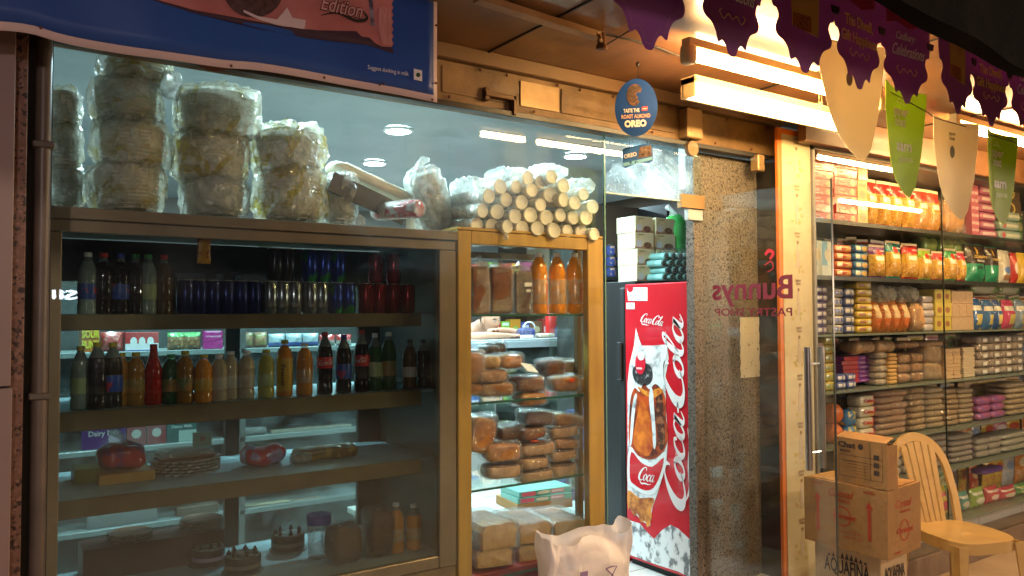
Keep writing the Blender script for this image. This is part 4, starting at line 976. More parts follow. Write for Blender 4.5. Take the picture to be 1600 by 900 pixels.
CP = {'white': M['white'], 'yellow': mat('cap_yellow', (.55, .42, .04), .4), 'red': mat('cap_red', (.55, .03, .03), .4), 'blue': mat('cap_blue', (.03, .06, .35), .4), 'green': mat('cap_green', (.04, .3, .08), .4), 'pink': mat('cap_pink', (.6, .2, .25), .4), 'black': mat('cap_black', (.03, .03, .03), .4)}
LB = {'red': mat('label_red', (.55, .02, .03), .35), 'white': mat('label_white', (.60, .58, .52), .4, (.5, .4, .3), 60), 'yellow': mat('label_yellow', (.62, .36, .03), .35), 'blue': mat('label_blue', (.03, .07, .35), .35, (.5, .05, .08), 25, lo=.55, hi=.6), 'clearpeel': mat('label_silver', (.55, .45, .36), .25, (.62, .32, .10), 28, metal=.2), 'greenw': mat('label_green_white', (.35, .48, .2), .4, (.5, .5, .3), 30), 'fruit': mat('label_fruit', (.5, .22, .06), .4, (.12, .2, .05), 25)}

# ---------------------------------------------------------------- bread cabinet goods
brown = mat('brown_cake', (.22, .075, .025), .6, (.10, .03, .012), 18); brown2 = mat('dark_plum_cake', (.10, .035, .015), .5, (.05, .015, .01), 14)
bun = mat('glazed_bun', (.58, .24, .045), .22, (.26, .07, .012), 9, .4, 30, coat=.6); crust = mat('bread_crust', (.46, .20, .05), .3, (.22, .07, .015), 11, .4, 30, coat=.5)
crumb = mat('bread_crumb', (.60, .36, .11), .75, (.46, .24, .06), 22); orange_sticker = mat('orange_sticker', (.80, .10, .02), .4)
cake_in = mat('sponge_cake', (.55, .33, .15), .5, (.38, .18, .07), 16)
Y1 = UY0 + .07
g3 = 'wrapped cakes and breads in the yellow cabinet'
for (a, b_, yt, m_, lb, st_) in ((738, 767, 404, brown, 'reddish brown wrapped loaf cake standing upright, against left cabinet post', None), (768, 803, 406, brown, 'tall raisin loaf cake in clear wrap, between two others on upper glass shelf', None), (806, 832, 412, brown2, 'darkest upright cake in clear wrap, touching the first orange drink bottle', 1)):
    x0, x1 = pt(a, 450, Y1).x, pt(b_, 450, Y1).x; h = pt(a, yt, Y1).z - uz[0]
    t = thing('wrapped_cake', lb, 'cake', ((x0+x1)/2, Y1, uz[0]), R(-12), g3)
    w_ = x1-x0; mk_loaf(m_, CLR, e=.22)(t, w_*.92, .09, h*.92)
    MB().tube([(0, .045, h*.90), (.01, .045, h*.97), (-.005, .04, h*1.03)], [w_*.34, .008, .02], 8).build('twisted_bag_top', CLR, t, True)
    if st_: MB().box(0, .035, -.006, -.004, h*.55, h*.63).box(.008, .028, -.006, -.004, h*.44, h*.50).build('price_label', M['whiteink'], t)
jl = ['orange drink bottle with white cap, left of three, on upper glass shelf', 'middle orange drink bottle with white cap on upper glass shelf', 'orange drink bottle with white cap beside the right yellow post']
for k, px in enumerate((849, 878, 905)):
    q = pt(px, 450, Y1+.01); h = pt(px, 394, Y1).z - uz[0]
    t = thing('juice_bottle', jl[k], 'bottle', (q.x, Y1+.045, uz[0]), R((25, 60, 5)[k]), 'orange drink bottles in the yellow cabinet')
    bottle_parts(t, h, .0405, LQ['orange'], CP['white'], LB['clearpeel'], .16, .56, [(.85, 0), (1, .02), (1, .15), (.94, .17), (.94, .50), (1, .52), (1.0, .54), (.96, .56), (1.0, .60), (.98, .68), (.86, .78), (.62, .87), (.42, .915), (.38, .93)], ('maaza', .085, 2.2, R(90)), tcol=mat('orange_red_ink', (.75, .12, .02), .5), capr=.40, seg=28)
# second shelf: piled buns and small loaves
zsh = uz[1]
def piece(px, py_, wpx, hpx, Y, m_, label, name='wrapped_bread', cat='bread', wrap=CLR, rz=0, ry=0, st=None, e=.5, depth=.14, group=g3):
    """wrapped piece whose centre sits where it rests in the pile, sized in metres from its span"""
    q = pt(px, py_, Y); wq = pt(px+wpx/2, py_, Y).x - pt(px-wpx/2, py_, Y).x; hq = pt(px, py_-hpx/2, Y).z - pt(px, py_+hpx/2, Y).z
    t = thing(name, label, cat, (q.x, Y, q.z-hq/2), group=group, rot=Euler((0, R(ry), R(rz))))
    mk_loaf(m_, wrap, st, e)(t, wq, depth, hq); return t
P2 = [(745, 575, 34, 52, 2.82, bun, 'tall orange glazed bread against the left post, middle shelf'), (746, 608, 30, 22, 2.82, crust, 'low brown loaf in the left corner of the middle shelf'),
 (772, 552, 24, 26, 2.95, brown2, 'dark round bun behind the pile, left one of two'), (785, 548, 20, 30, 2.97, brown2, 'dark round bun at the very top of the pile'),
 (768, 566, 34, 22, 2.84, crumb, 'pale yellowish roll above the brown loaves on the middle shelf'), (806, 565, 42, 26, 2.86, bun, 'shiny round orange bun in clear wrap on top of pile'),
 (775, 588, 50, 22, 2.80, crust, 'wide brown loaf, upper of two at the left of the pile'), (778, 609, 56, 24, 2.80, crust, 'wide brown loaf lying on the glass, lower of two'),
 (835, 600, 46, 26, 2.80, brown, 'square brown loaf with white paper label in the middle of the pile'), (839, 624, 44, 22, 2.79, bun, 'golden double bun overhanging the front edge of the middle shelf'),
 (872, 578, 34, 34, 2.90, brown, 'dark brown bun standing behind the red sticker loaf'), (896, 575, 32, 26, 2.92, crust, 'brown loaf at the right back of the middle shelf pile'),
 (888, 600, 42, 28, 2.81, crust, 'brown loaf with round red sticker at the right of the pile', 1), (914, 603, 20, 26, 2.84, crust, 'small brown loaf touching the right yellow post')]
for it in P2:
    piece(it[0], it[1], it[2], it[3], it[4], it[5], it[6], rz=random.Random(it[0]).uniform(-14, 14), st=orange_sticker if len(it) > 7 else None, depth=.12)
q = pt(828, 583, 2.81); 
tag(MB().box(-.035, .035, 0, .06, 0, .004, b=.001).build('paper_label', M['white'], None, loc=(q.x, 2.79, q.z+.004), rot=Euler((R(35), R(8), R(10)))), 'white paper label lying on the brown loaf in the pile', 'paper label')
# third shelf: wrapped round cakes in two stacks, buns at the left
P3 = [(752, 680, 40, 60, 2.84, bun, 'long reddish brown loaf leaning against the left post, lower shelf', 16), (768, 662, 34, 26, 2.88, brown2, 'dark cake under bluish film at the left back, lower shelf', -6),
 (790, 708, 52, 30, 2.81, bun, 'orange topped round cake with small red sticker, left stack', 0), (792, 738, 52, 22, 2.81, cake_in, 'pale wrapped cake at the bottom of the left stack', 0),
 (806, 676, 44, 24, 2.86, brown2, 'dark wrapped cake behind the left stack top', 0),
 (843, 745, 50, 20, 2.82, cake_in, 'bottom wrapped round cake of the middle stack', 0), (843, 724, 48, 20, 2.82, cake_in, 'fourth wrapped round cake down in the middle stack', 3), (846, 702, 54, 22, 2.82, cake_in, 'wrapped round cake with flat orange sticker, middle stack', 0), (842, 677, 44, 20, 2.83, brown, 'second wrapped round cake down in the middle stack', -3), (846, 654, 44, 24, 2.83, brown2, 'top wrapped dark cake of the middle stack', 4),
 (889, 735, 42, 22, 2.84, cake_in, 'bottom wrapped cake of the right stack', 0), (886, 712, 40, 20, 2.84, cake_in, 'fourth wrapped cake down in the right stack', -4), (889, 694, 38, 18, 2.84, crust, 'third wrapped cake down in the right stack', 4), (887, 675, 42, 20, 2.84, cake_in, 'second wrapped cake down in the right stack', -3), (893, 658, 46, 22, 2.85, crust, 'top wrapped cake of the right stack, tilted', 9),
 (915, 735, 16, 60, 2.92, crust, 'narrow column of wrapped bread behind the right yellow post', 0)]
for it in P3:
    piece(it[0], it[1], it[2], it[3], it[4], it[5], it[6], rz=random.Random(it[0]*3+it[1]).uniform(-15, 15), ry=it[7], e=.42, depth=.13 if it[3] < 50 else .09)
q = pt(841, 690, 2.80); tag(MB().lathe([(.02, 0), (.02, .0015)], 20).build('orange_sticker', orange_sticker, None, loc=(q.x, 2.83, q.z-.002)), 'flat round orange sticker lying on the middle cake stack', 'sticker')
# bottom shelf: sliced white loaves
for (px, py_, wpx, hpx, Y, lb) in ((782, 838, 62, 44, 2.80, 'large white bread loaf in film, upper left of the bottom shelf'), (838, 832, 54, 34, 2.82, 'white bread loaf in film, upper middle of the bottom shelf'), (893, 826, 54, 30, 2.84, 'white bread loaf in film beside the white carrier bag, upper right'), (774, 872, 58, 30, 2.80, 'white bread loaf lying below the large loaf, bottom left'), (836, 864, 50, 30, 2.82, 'white bread loaf below the middle one, partly behind the carrier bag')):
    q = pt(px, py_, Y); wq = pt(px+wpx/2, py_, Y).x - pt(px-wpx/2, py_, Y).x; hq = pt(px, py_-hpx/2, Y).z - pt(px, py_+hpx/2, Y).z
    t = thing('bread_loaf', lb, 'bread', (q.x, Y, q.z-hq/2), R(random.Random(px).uniform(-20, 5)), 'white bread loaves on the bottom shelf')
    mb = MB(); pr = [(-.5, 0), (-.5, .55), (-.53, .75), (-.42, .97), (-.2, 1.0), (0, .95), (.2, 1.0), (.42, .97), (.53, .75), (.5, .55), (.5, 0)]
    mb.prism([(a*wq*.86, b*hq*.92) for a, b in pr], .012, .26); mb.build('loaf', crust, t, 40)
    MB().prism([(a*wq*.80, b*hq*.86+.003) for a, b in pr], .006, .0125).build('cut_face', crumb, t)
    MB().sell(wq*1.04, .32, hq*1.06, .3, .3, 26, 14, amp=.006, fr=22, seed=px, c=(0, .14, -.002)).build('clear_wrap', CLR, t, True)
tag(MB().box(ux0+.03, pt(850, 890, 2.8).x, 2.79, 3.05, .205, pt(800, 884, 2.79).z-.01, b=.002).build('red_carton', mat('dark_red_carton', (.28, .03, .02), .5, (.22, .02, .02), 4)), 'dark red carton beneath the white bread loaves', 'carton')
# carton with teal boxes far below the shelf
q0, q1 = pt(808, 793, 3.30), pt(887, 765, 3.30); 
t = thing('interior_table', 'pale low table inside the shop seen below the cakes', 'table', (0, 3.2, 0))
ztab = pt(850, 796, 3.3).z
MB().box(cxr+.05, 2.35, -.02, .75, ztab-.03, ztab, b=.003).build('tabletop', mat('white_laminate', (.55, .55, .50), .3), t)
for x in (cxr+.08, 2.30):
    for y in (.0, .70): MB().box(x, x+.03, y, y+.03, .2, ztab-.031).build('leg', M['alu'], t)
t = thing('cardboard_tray', 'plain brown cardboard carton below the cake stacks', 'cardboard box', (q0.x, 3.3, ztab), R(-8)); wq = q1.x-q0.x
MB().box(0, wq, 0, .25, .001, q1.z-q0.z, b=.002).build('carton', M['cardboard'], t)
tealm = printed('teal_box_print', (.10, .34, .28), [('rect', .05, .3, .15, .85, (.62, .08, .14)), ('oval', .45, .5, .12, .3, (.6, .6, .5)), ('rect', .6, .85, .15, .85, (.62, .08, .14))], .4, 0)
for k, lb in enumerate(('teal and pink long biscuit box on the plain carton, lower one', 'teal and pink long biscuit box, upper one under the cake shelf')):
    t = thing('long_box', lb, 'box', (q0.x+.01*k, 3.3, ztab+q1.z-q0.z+.03*k), R(-8+3*k), 'teal biscuit boxes'); mk_box(tealm, [('BOURBON', .42, .22, .22, .5, M['whiteink'])])(t, wq*.98, .2, .029)
    for ch in t.children: ch.location.x = wq/2
q = pt(890, 790, 3.35); t = thing('navy_box', 'dark blue box right of the plain carton, behind yellow post', 'box', (q.x+.06, 3.36, ztab), R(-6)); mk_box(printed('navy_print', (.03, .035, .18), [('oval', .2, .6, .1, .12, (.4, .3, .5)), ('lines', .1, .9, .1, .4, (.2, .15, .4), 9)], .4, 0))(t, .15, .25, .13)

# ---------------------------------------------------------------- goods on top of the cooler
fo = mat('foam_white', (.74, .72, .62), .6, (.62, .60, .48), 8); 
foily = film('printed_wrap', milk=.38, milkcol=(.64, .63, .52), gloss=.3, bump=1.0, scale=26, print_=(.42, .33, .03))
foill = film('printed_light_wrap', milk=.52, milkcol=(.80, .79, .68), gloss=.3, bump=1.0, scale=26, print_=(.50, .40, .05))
foilw = film('cloudy_white_wrap', milk=.5, milkcol=(.62, .64, .60), gloss=.3, bump=1.0, scale=22)
ZT = zt + .001
def bundle(px0, px1, py0, py1, Y, label, z=None, knot=True, ry=0, taper=.9, group='wrapped stacks of foam bowls on the cooler', rz=0, m_=None):
    q0, q1 = pt(px0, (py0+py1)/2, Y), pt(px1, (py0+py1)/2, Y); w_ = (q1.x-q0.x)*.9; zb, ztp = pt((px0+px1)/2, py1, Y).z, pt((px0+px1)/2, py0, Y).z
    if z is not None: zb = z
    h = ztp-zb; t = thing('wrapped_bowls', label, 'wrapped bowls', ((q0.x+q1.x)/2 + random.Random(px1+py1).uniform(-.010, .012), Y+.02, zb), group=group, rot=Euler((R(random.Random(py0).uniform(-3, 3)), R(ry + random.Random(px0+py0).uniform(-4, 4)), R(rz+px0))))
    n = max(5, int(h/.014)); pr = []
    for i in range(n+1):
        k = i/n; r = w_/2*.9*(taper + (1-taper)*k)*(1 if .06 < k < .94 else .9)
        pr += [(r, k*h*.9), (r*.93, k*h*.9 + h*.5/n)]
    MB().lathe(pr, 28).build('bowl_stack', fo, t, 40)
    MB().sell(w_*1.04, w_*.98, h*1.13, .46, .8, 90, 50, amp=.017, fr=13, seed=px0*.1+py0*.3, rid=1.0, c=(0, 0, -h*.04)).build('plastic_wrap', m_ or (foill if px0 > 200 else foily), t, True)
    if knot:
        MB().tube([(0, 0, h*.93), (.01, -.005, h*1.02), (.03, 0, h*1.09), (.06, .01, h*1.07)], [w_*.2, .012, .016, .004], 9).build('tied_end', foilw, t, True)
    return t
Yc = 3.02
bl_ = [(136, 266, 258, 330, 3.00, 'lowest wrapped bowl stack of the tallest tower at left', False), (136, 268, 190, 260, 3.0, 'second lowest wrapped bowl stack of the tallest tower', False), (138, 262, 128, 192, 3.0, 'third wrapped bowl stack up, bulging at right, in tallest tower', False), (150, 275, 88, 132, 3.0, 'topmost wrapped bowl stack of the tallest tower under the banner', False)]
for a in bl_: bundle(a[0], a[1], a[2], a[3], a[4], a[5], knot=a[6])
q = pt(268, 132, 2.94); t = thing('tied_bag_end', 'bright tied plastic bag end sticking out of the tallest tower', 'plastic bag', q)
MB().sell(.07, .06, .10, .7, .8, 22, 14, amp=.012, fr=30, seed=3, z0=False).build('bag', foilw, t, True)
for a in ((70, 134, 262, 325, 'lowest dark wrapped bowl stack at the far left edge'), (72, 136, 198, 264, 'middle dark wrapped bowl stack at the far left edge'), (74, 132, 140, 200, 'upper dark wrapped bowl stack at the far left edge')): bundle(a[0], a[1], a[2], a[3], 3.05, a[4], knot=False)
bundle(272, 390, 280, 338, 3.0, 'low clear wrapped stack under two wide ones, left of centre', knot=False, m_=foilw)
bundle(262, 398, 212, 286, 3.0, 'middle wrapped bowl stack with yellow print in the three high pile', knot=False)
bundle(266, 416, 142, 216, 3.0, 'wide top wrapped stack with round stamps in the three high pile', knot=False, ry=3)
bundle(392, 510, 262, 344, 2.98, 'lower wrapped stack with yellow band, right of the three high pile', knot=False)
bundle(394, 516, 200, 268, 2.98, 'upper bulging wrapped stack with twisted film, right of the three high pile', knot=True, ry=-3)
bundle(502, 560, 276, 348, 2.98, 'small clear crumpled pack leaning beside the yellow banded stack', knot=False, m_=foilw)
# leaning stack
q = pt(690, 352, 2.96); h_ = pt(690, 232, 2.96).z - q.z
t = thing('leaning_wrapped_stack', 'tall wrapped stack of bowls leaning left with knotted top', 'wrapped bowls', (q.x+.01, 2.98, ZT), rot=Euler((0, R(-20), 0)))
pr = []
for i in range(27): k = i/26; pr += [(.070*(.86+.14*math.sin(k*math.pi)), k*.27), (.067*(.86+.14*math.sin(k*math.pi)), k*.27+.005)]
MB().lathe(pr, 28).build('bowl_stack', fo, t, 40)
MB().sell(.17, .165, .31, .5, .8, 84, 60, amp=.016, fr=15, seed=8, rid=.9).build('plastic_wrap', foilw, t, True)
MB().tube([(0, 0, .29), (0, 0, .32), (.03, 0, .335), (.055, .0, .33)], [.05, .015, .018, .01], 10).build('knotted_top', foilw, t, True)
# tray of cup lids and a fallen printed cup sleeve
a_, b2 = pt(528, 262, 3.02), pt(640, 310, 3.02)
t = thing('lid_pack', 'flat white pack of foam lids tilted behind the dark board', 'pack of lids', ((a_.x+b2.x)/2, 3.06, (a_.z+b2.z)/2), rot=Euler((0, R(19), 0)))
L_ = (b2-a_).length
MB().sell(L_*1.15, .16, .05, .4, .4, 24, 10, amp=.004, fr=20, z0=False).build('pack', fo, t, True)
for k in (-1, 0, 1): MB().box(k*L_*.33-.035, k*L_*.33+.035, -.05, .05, .022, .030, b=.006).build('lid_recess', M['white'], t)
a_, b2 = pt(512, 290, 2.92), pt(640, 330, 2.92)
tag(MB().box(-.17, .17, -.004, .004, -.04, .04, b=.001).build('dark_board', mat('dark_card', (.10, .10, .11), .5), None, loc=((a_.x+b2.x)/2, 2.93, (a_.z+b2.z)/2-.0), rot=Euler((0, R(20), 0))), 'dark card strip leaning across the cup sleeve on the cooler', 'card')
q = pt(628, 328, 2.86)
t = thing('cup_sleeve', 'fallen wrapped sleeve of red and white cola cups on the cooler', 'cup sleeve', (q.x, 2.86, q.z), rot=Euler((R(90), R(15), R(28))))
MB().lathe([(.030, 0), (.033, .004), (.036, .20), (.034, .204)], 26, (0, 0, -.12)).build('cups', mat('red_white_cups', (.55, .03, .03), .4, (.62, .55, .5), 22, lo=.5, hi=.54), t, 40)
MB().sell(.078, .078, .24, .4, 1, 26, 14, amp=.004, fr=30, c=(0, 0, -.02), z0=False).build('plastic_wrap', CLR2, t, True)
q = pt(556, 335, 2.88)
t = thing('plastic_jar', 'small clear round tub lying at the foot of the dark card', 'tub', (q.x, 2.90, ZT+.028), rot=Euler((R(90), 0, R(12))))
MB().lathe([(.020, .0), (.027, .004), (.027, .07), (.022, .074)], 22, (0, 0, -.03)).build('tub', CLR2, t, 40); MB().lathe([(.019, 0), (.019, .004)], 22, (0, 0, .040)).build('lid', foilw, t)
# paper cup sleeves on the yellow cabinet
cupw = mat('white_cups', (.93, .90, .80), .5, (.84, .80, .66), 40, .3, 60, tl=.25); sleeve = film('cup_sleeve_film', milk=.4, milkcol=(.93, .91, .84), gloss=.3, scale=22)
CU = [(764,306),(791,312),(754,329),(777,331),(745,351),(769,353),(793,354),(845,284),(862,276),(881,290),(831,297),(860,304),(881,312),(815,316),(845,320),(912,303),(898,317),(805,338),(829,336),(854,340),(876,336),(896,340),(926,323),(916,340),(816,357),(840,357),(866,360),(887,361),(909,363),(929,366),(782,291),(807,292),(825,278)]
root = None; rd = random.Random(9)
rows = {}
order = sorted(range(len(CU)), key=lambda i: CU[i])
for n_, i in enumerate(order):
    px, py_ = CU[i]; q = pt(px, py_, 2.73 + rd.uniform(0, .03))
    tier = 'lowest tier' if py_ > 348 else 'second tier' if py_ > 326 else 'third tier' if py_ > 300 else 'top tier'
    rows.setdefault(tier, []).append(i)
for tier, L in rows.items():
    L.sort(key=lambda i: CU[i][0])
    for j, i in enumerate(L):
        px, py_ = CU[i]; q = pt(px, py_, 2.72 + rd.uniform(0, .05)); lab = f"{nth(j, len(L))}white cup sleeve end in {tier} of the pile on yellow cabinet"
        rot = Euler((R(rd.uniform(-3, 3)), 0, R(rd.uniform(-10, 6))))
        if root is None:
            root = thing('cup_sleeve', lab, 'cup sleeve', q, group='wrapped sleeves of white cups piled on the cabinet', rot=rot)
            pr = [(.026, .012), (.0285, .010), (.0300, 0), (.0290, -.001)]
            mb = MB().lathe([(.008, .005), (.020, .004), (.0255, .001), (.0285, -.001), (.0300, .0), (.0305, .004)] + [p_ for k in range(22) for p_ in ((.0300, .010+.016*k), (.0292, .020+.016*k))], 22, axis='y'); mb.build('cups', cupw, root, 50)
            MB().lathe([(.0318, .004), (.0325, .02), (.0325, .36)], 24, axis='y', cap=False).build('plastic_sleeve', sleeve, root, True)
        else: dup(root, q, label=lab, rot=rot, scale=[rd.uniform(.92, 1.12)]*3)
for (px, py_, w_, h_, lb) in ((735, 300, .09, .13, 'crumpled white bag squeezed between leaning stack and cup sleeves'), (800, 276, .20, .07, 'white plastic bag draped over the top cup sleeves, left part'), (860, 268, .17, .06, 'white plastic bag draped over the top cup sleeves, right part'), (905, 290, .12, .07, 'crumpled white bag on the right shoulder of the sleeves')):
    q = pt(px, py_, 2.90); t = thing('plastic_bag', lb, 'plastic bag', (q.x, 2.93, q.z-h_/2))
    MB().sell(w_, .2, h_, .6, .7, 70, 40, amp=.02, fr=18, seed=px, rid=.8).build('bag', foilw, t, True)
t = thing('dangling_tape', 'twisted clear bag end dangling below the cup sleeves', 'plastic bag end', pt(790, 367, 2.72))
MB().tube([(0, 0, .01), (.002, 0, -.012), (-.004, 0, -.02)], [.006, .012, .008], 8).build('twist', sleeve, t, True)

# ---------------------------------------------------------------- goods inside the cooler
gc = 'drinks standing on the cooler shelves'
Ys = CY0 + .17
def can(px, ytop, m_, label, z, h=.122, r=.031, Y=Ys, name='drink_can', txt=None):
    q = pt(px, 470, Y)
    t = thing(name, label, 'can', (q.x, Y+.02, z), R(random.Random(px).uniform(-30, 30)), gc)
    MB().lathe([(r*.8, 0), (r*.82, .003), (r, .012), (r, h-.013), (r*.84, h-.003)], 22).build('can_body', m_, t, 40)
    MB().lathe([(r*.84, h-.003), (r*.86, h), (r*.80, h), (r*.78, h-.004), (0, h-.004)], 22, cap=False).build('rim', M['steel'], t, 40)
    if txt: text_mb(txt, .02, .03, width=r*1.2, at=(0, 0, h*.5), curve=r*1.01).build('lettering', M['redink'], t)
navy = mat('navy_can', (.012, .02, .12), .25, (.35, .05, .02), 16, metal=.5, lo=.66, hi=.69); silver = mat('silver_can', (.42, .44, .46), .22, (.3, .3, .34), 20, metal=.9); bluecan = mat('blue_green_can', (.02, .05, .32), .25, (.02, .28, .08), 9, metal=.6, lo=.5, hi=.55); redcan = mat('red_can', (.34, .015, .02), .25, (.25, .01, .02), 10, metal=.5); darkcan = mat('dark_can', (.03, .03, .045), .25, metal=.5)
z1 = zs[0]
i_ = 0
for px in (292, 313, 334, 356, 378, 398): can(px, 0, navy, f"{nth(i_, 6)}navy can with small red emblem on cooler's top shelf", z1); i_ += 1
for k, px in enumerate((424, 443, 462, 487, 504)): can(px, 0, silver, f"{nth(k, 5)}silver can on the cooler's top shelf", z1)
for k, px in enumerate((527, 547)): can(px, 0, bluecan, f"{('left','right')[k]} blue and green can standing on the cooler's top shelf", z1)
for k, px in enumerate((487, 508, 531)): can(px, 0, bluecan, f"{('leftmost','middle','rightmost')[k]} blue and green can stacked on top of silver cans", z1+.124)
for k, px in enumerate((432, 452)): can(px, 0, darkcan, f"{('left','right')[k]} dark can stacked on the first silver cans", z1+.124)
for k, px in enumerate((575, 596, 618, 640)): can(px, 0, redcan, f"{nth(k, 4)}dark red can at the right of cooler's top shelf", z1)
for k, px in enumerate((590, 618)): can(px, 0, redcan, f"{('left','right')[k]} dark red can stacked on the other red cans", z1+.124)
for (px, lq, cp_, lb, lab) in ((138, 'clear', 'white', 'blue', 'tall pale blue bottle with yellow foot at the top shelf left end'), (163, 'cola', 'red', None, 'dark bottle with red cap, second on the top shelf'), (190, 'cola', 'blue', 'blue', 'dark bottle with blue cap, third on the top shelf'), (213, 'cola', 'green', None, 'dark bottle with green cap on the top shelf'), (233, 'clear', 'green', 'greenw', 'pale green juice bottle with dark label on the top shelf'), (258, 'brown', 'red', None, 'dark brown bottle left of the navy cans')):
    q = pt(px, 450, Ys); t = thing('drink_bottle', lab, 'bottle', (q.x, Ys+.02, z1), R(px), gc)
    bottle_parts(t, .205, .030, LQ[lq], CP[cp_], LB[lb] if lb else None)
q = pt(318, 400, CY0+.08); t = thing('hanging_sachet', 'yellow and orange sachet hanging from the cooler top rail', 'sachet', (q.x, CY0+.07, pt(318, 412, CY0+.08).z)); mk_pouch(mat('yellow_sachet', (.62, .28, .02), .3, (.35, .06, .01), 28, lo=.52, hi=.56))(t, .045, .012, .105)
for k, (px0_, px1_, y0_, y1_) in enumerate(((268, 350, 415, 432), (378, 420, 420, 436))):
    q0, q1 = pt(px0_, y1_, Ys+.2), pt(px1_, y0_, Ys+.2)
    t = thing('flat_box', ('flat glossy box with white edge behind the navy cans', 'small blue grey flat box behind the silver cans')[k], 'box', ((q0.x+q1.x)/2, Ys+.2, z1+.115)); mk_box(mat('flat_box_grey', (.30, .32, .36), .25, (.12, .13, .18), 9))(t, q1.x-q0.x, .1, .04)
    MB().box(-(q1.x-q0.x)/2, (q1.x-q0.x)/2, .0, .1, -.114, .0).build('lower_box', M['cardboard2'], t)
# middle shelf
z2 = zs[1]
RW = [(128, 'clear', 'yellow', 'greenw', .200, PET, 'pale green tall bottle with yellow cap, leftmost on middle shelf'), (153, 'cola', 'yellow', None, .20, PET, 'dark bottle with yellow cap, second on middle shelf'), (178, 'cola', 'yellow', 'blue', .20, PET, 'dark bottle with yellow cap and bluish label, third on middle shelf'),
 (193, 'amber', 'yellow', 'fruit', .17, SQUAT, 'squat amber jar with yellow lid on the middle shelf'), (215, 'amber', 'yellow', 'fruit', .17, SQUAT, 'second squat amber jar with yellow lid on the middle shelf'), (242, 'red', 'red', None, .19, GLS, 'bright red squeeze bottle on the middle shelf'),
 (268, 'green', 'green', 'fruit', .17, SQUAT, 'dark green bottle right of the red squeeze bottle'), (291, 'amber', 'yellow', 'fruit', .165, SQUAT, 'amber bottle with fruit label left of the yellow one'), (317, 'orange', 'yellow', 'yellow', .165, SQUAT, 'bright yellow mango bottle with yellow cap on middle shelf'),
 (341, 'milk', 'white', 'white', .165, SQUAT, 'first of three beige milk bottles with white caps'), (365, 'milk', 'white', 'white', .17, SQUAT, 'middle one of three beige milk bottles with white caps'), (390, 'milk', 'white', 'white', .175, SQUAT, 'last and tallest of three beige milk bottles with white caps'),
 (419, 'lemon', 'yellow', 'greenw', .175, SQUAT, 'lemon drink bottle with yellow cap and green label'), (449, 'mango', 'yellow', 'yellow', .195, SQUAT, 'orange mango bottle with dark vertical writing on yellow label'), (479, 'mango', 'white', 'clearpeel', .195, SQUAT, 'orange drink bottle with silver label beside the cola bottle'),
 (511, 'cola', 'red', 'red', .215, PET, 'cola bottle with red cap and red label, left one'), (539, 'cola', 'blue', 'blue', .215, PET, 'dark cola bottle with blue swirl label between the red labels'), (567, 'cola', 'red', 'red', .22, PET, 'cola bottle with red cap and red label, right one'),
 (590, 'green', 'white', 'greenw', .215, PET, 'thin dark green bottle right of the cola bottles'), (614, 'green', 'white', 'fruit', .215, PET, 'green bottle with round red badge near the right end'), (641, 'brown', 'black', 'white', .20, PET, 'brown bottle with square white label at the right end'), (664, 'cola', 'black', None, .20, PET, 'unlabelled dark bottle, last on the middle shelf')]
for (px, lq, cp_, lb, h, prof, lab) in RW:
    rj = random.Random(px*7); q = pt(px + rj.uniform(-2, 2), 600, Ys); r = (.030 if prof is SQUAT else .0315)*rj.uniform(.93, 1.04); h *= rj.uniform(.93, 1.05)
    t = thing('drink_bottle', lab, 'bottle', (q.x, Ys+.01+rj.uniform(-.012, .03), z2), R({511: 10, 567: -28, 449: -30, 641: -35}.get(px, rj.uniform(-70, 50))), gc)
    kw = {}
    if px in (511, 567): kw = dict(cola=.30, l0=.42, l1=.60)
    if px == 449: kw = dict(txt=('Frooti', .11, 2.6, R(-90)), tcol=M['blackink'], l0=.1, l1=.68)
    if px == 641: kw = dict(l0=.25, l1=.45)
    bottle_parts(t, h*1.06, r, LQ[lq], CP[cp_], LB[lb] if lb else None, prof=prof, capr=.46 if prof is SQUAT else .40, **kw)
# lower shelf: cake boards, boxes, bags
z3 = zs[2]; Y3 = CY0 + .42
silverb = mat('foil_board', (.42, .44, .43), .25, (.35, .38, .36), 60, metal=.7)
def boards(px, Y, z, n_, label, r=.12, group='scalloped foil cake boards', sx=1):
    q = pt(px, 700, Y)
    for k in range(n_):
        t = thing('cake_board', f"{label}, {'bottom' if k == 0 else 'top' if k == n_-1 else ORD[k+1]} board", 'cake board', (q.x + .004*math.sin(k*3), Y, z+k*.011), R(k*7), group)
        V = []; N = 48
        out = [((r+.004*math.cos(a*24))*math.cos(a)*sx, (r+.004*math.cos(a*24))*math.sin(a)) for a in [i*2*math.pi/N for i in range(N)]]
        mb = MB(); mb.prism(out, 0, .006); mb.v = [(x, z_, y) for x, y, z_ in mb.v]; mb.build('foil_rim', silverb, t)
        mb = MB().lathe([(r*.9, .0061), (r*.9, .0068)], 30); mb.build('top_sheet', mat('board_brown', (.28, .14, .09), .4), t)
boards(290, Y3, z3+.001, 5, 'foil cake boards piled on lower cooler shelf')
q = pt(290, 690, Y3); t = thing('glass_tray', 'clear lidded tray on top of the foil cake boards', 'tray', (q.x, Y3-.06, z3+.058)); MB().box(-.09, .09, 0, .14, 0, .022, b=.008).build('tray', CLR2, t); MB().box(-.1, .1, -.008, .15, -.0, .003).build('base', mat('board_brown2', (.25, .13, .08), .4), t)
t = thing('price_card', 'pale green price card standing on the clear tray', 'card', (q.x+.06, Y3+.0, z3+.082)); MB().box(-.035, .035, 0, .002, 0, .055).build('card', mat('pale_green_card', (.35, .55, .48), .5), t); text_mb('25', .02, .02, at=(0, -.001, .03)).build('lettering', M['redink'], t)
q = pt(190, 700, Y3-.05)
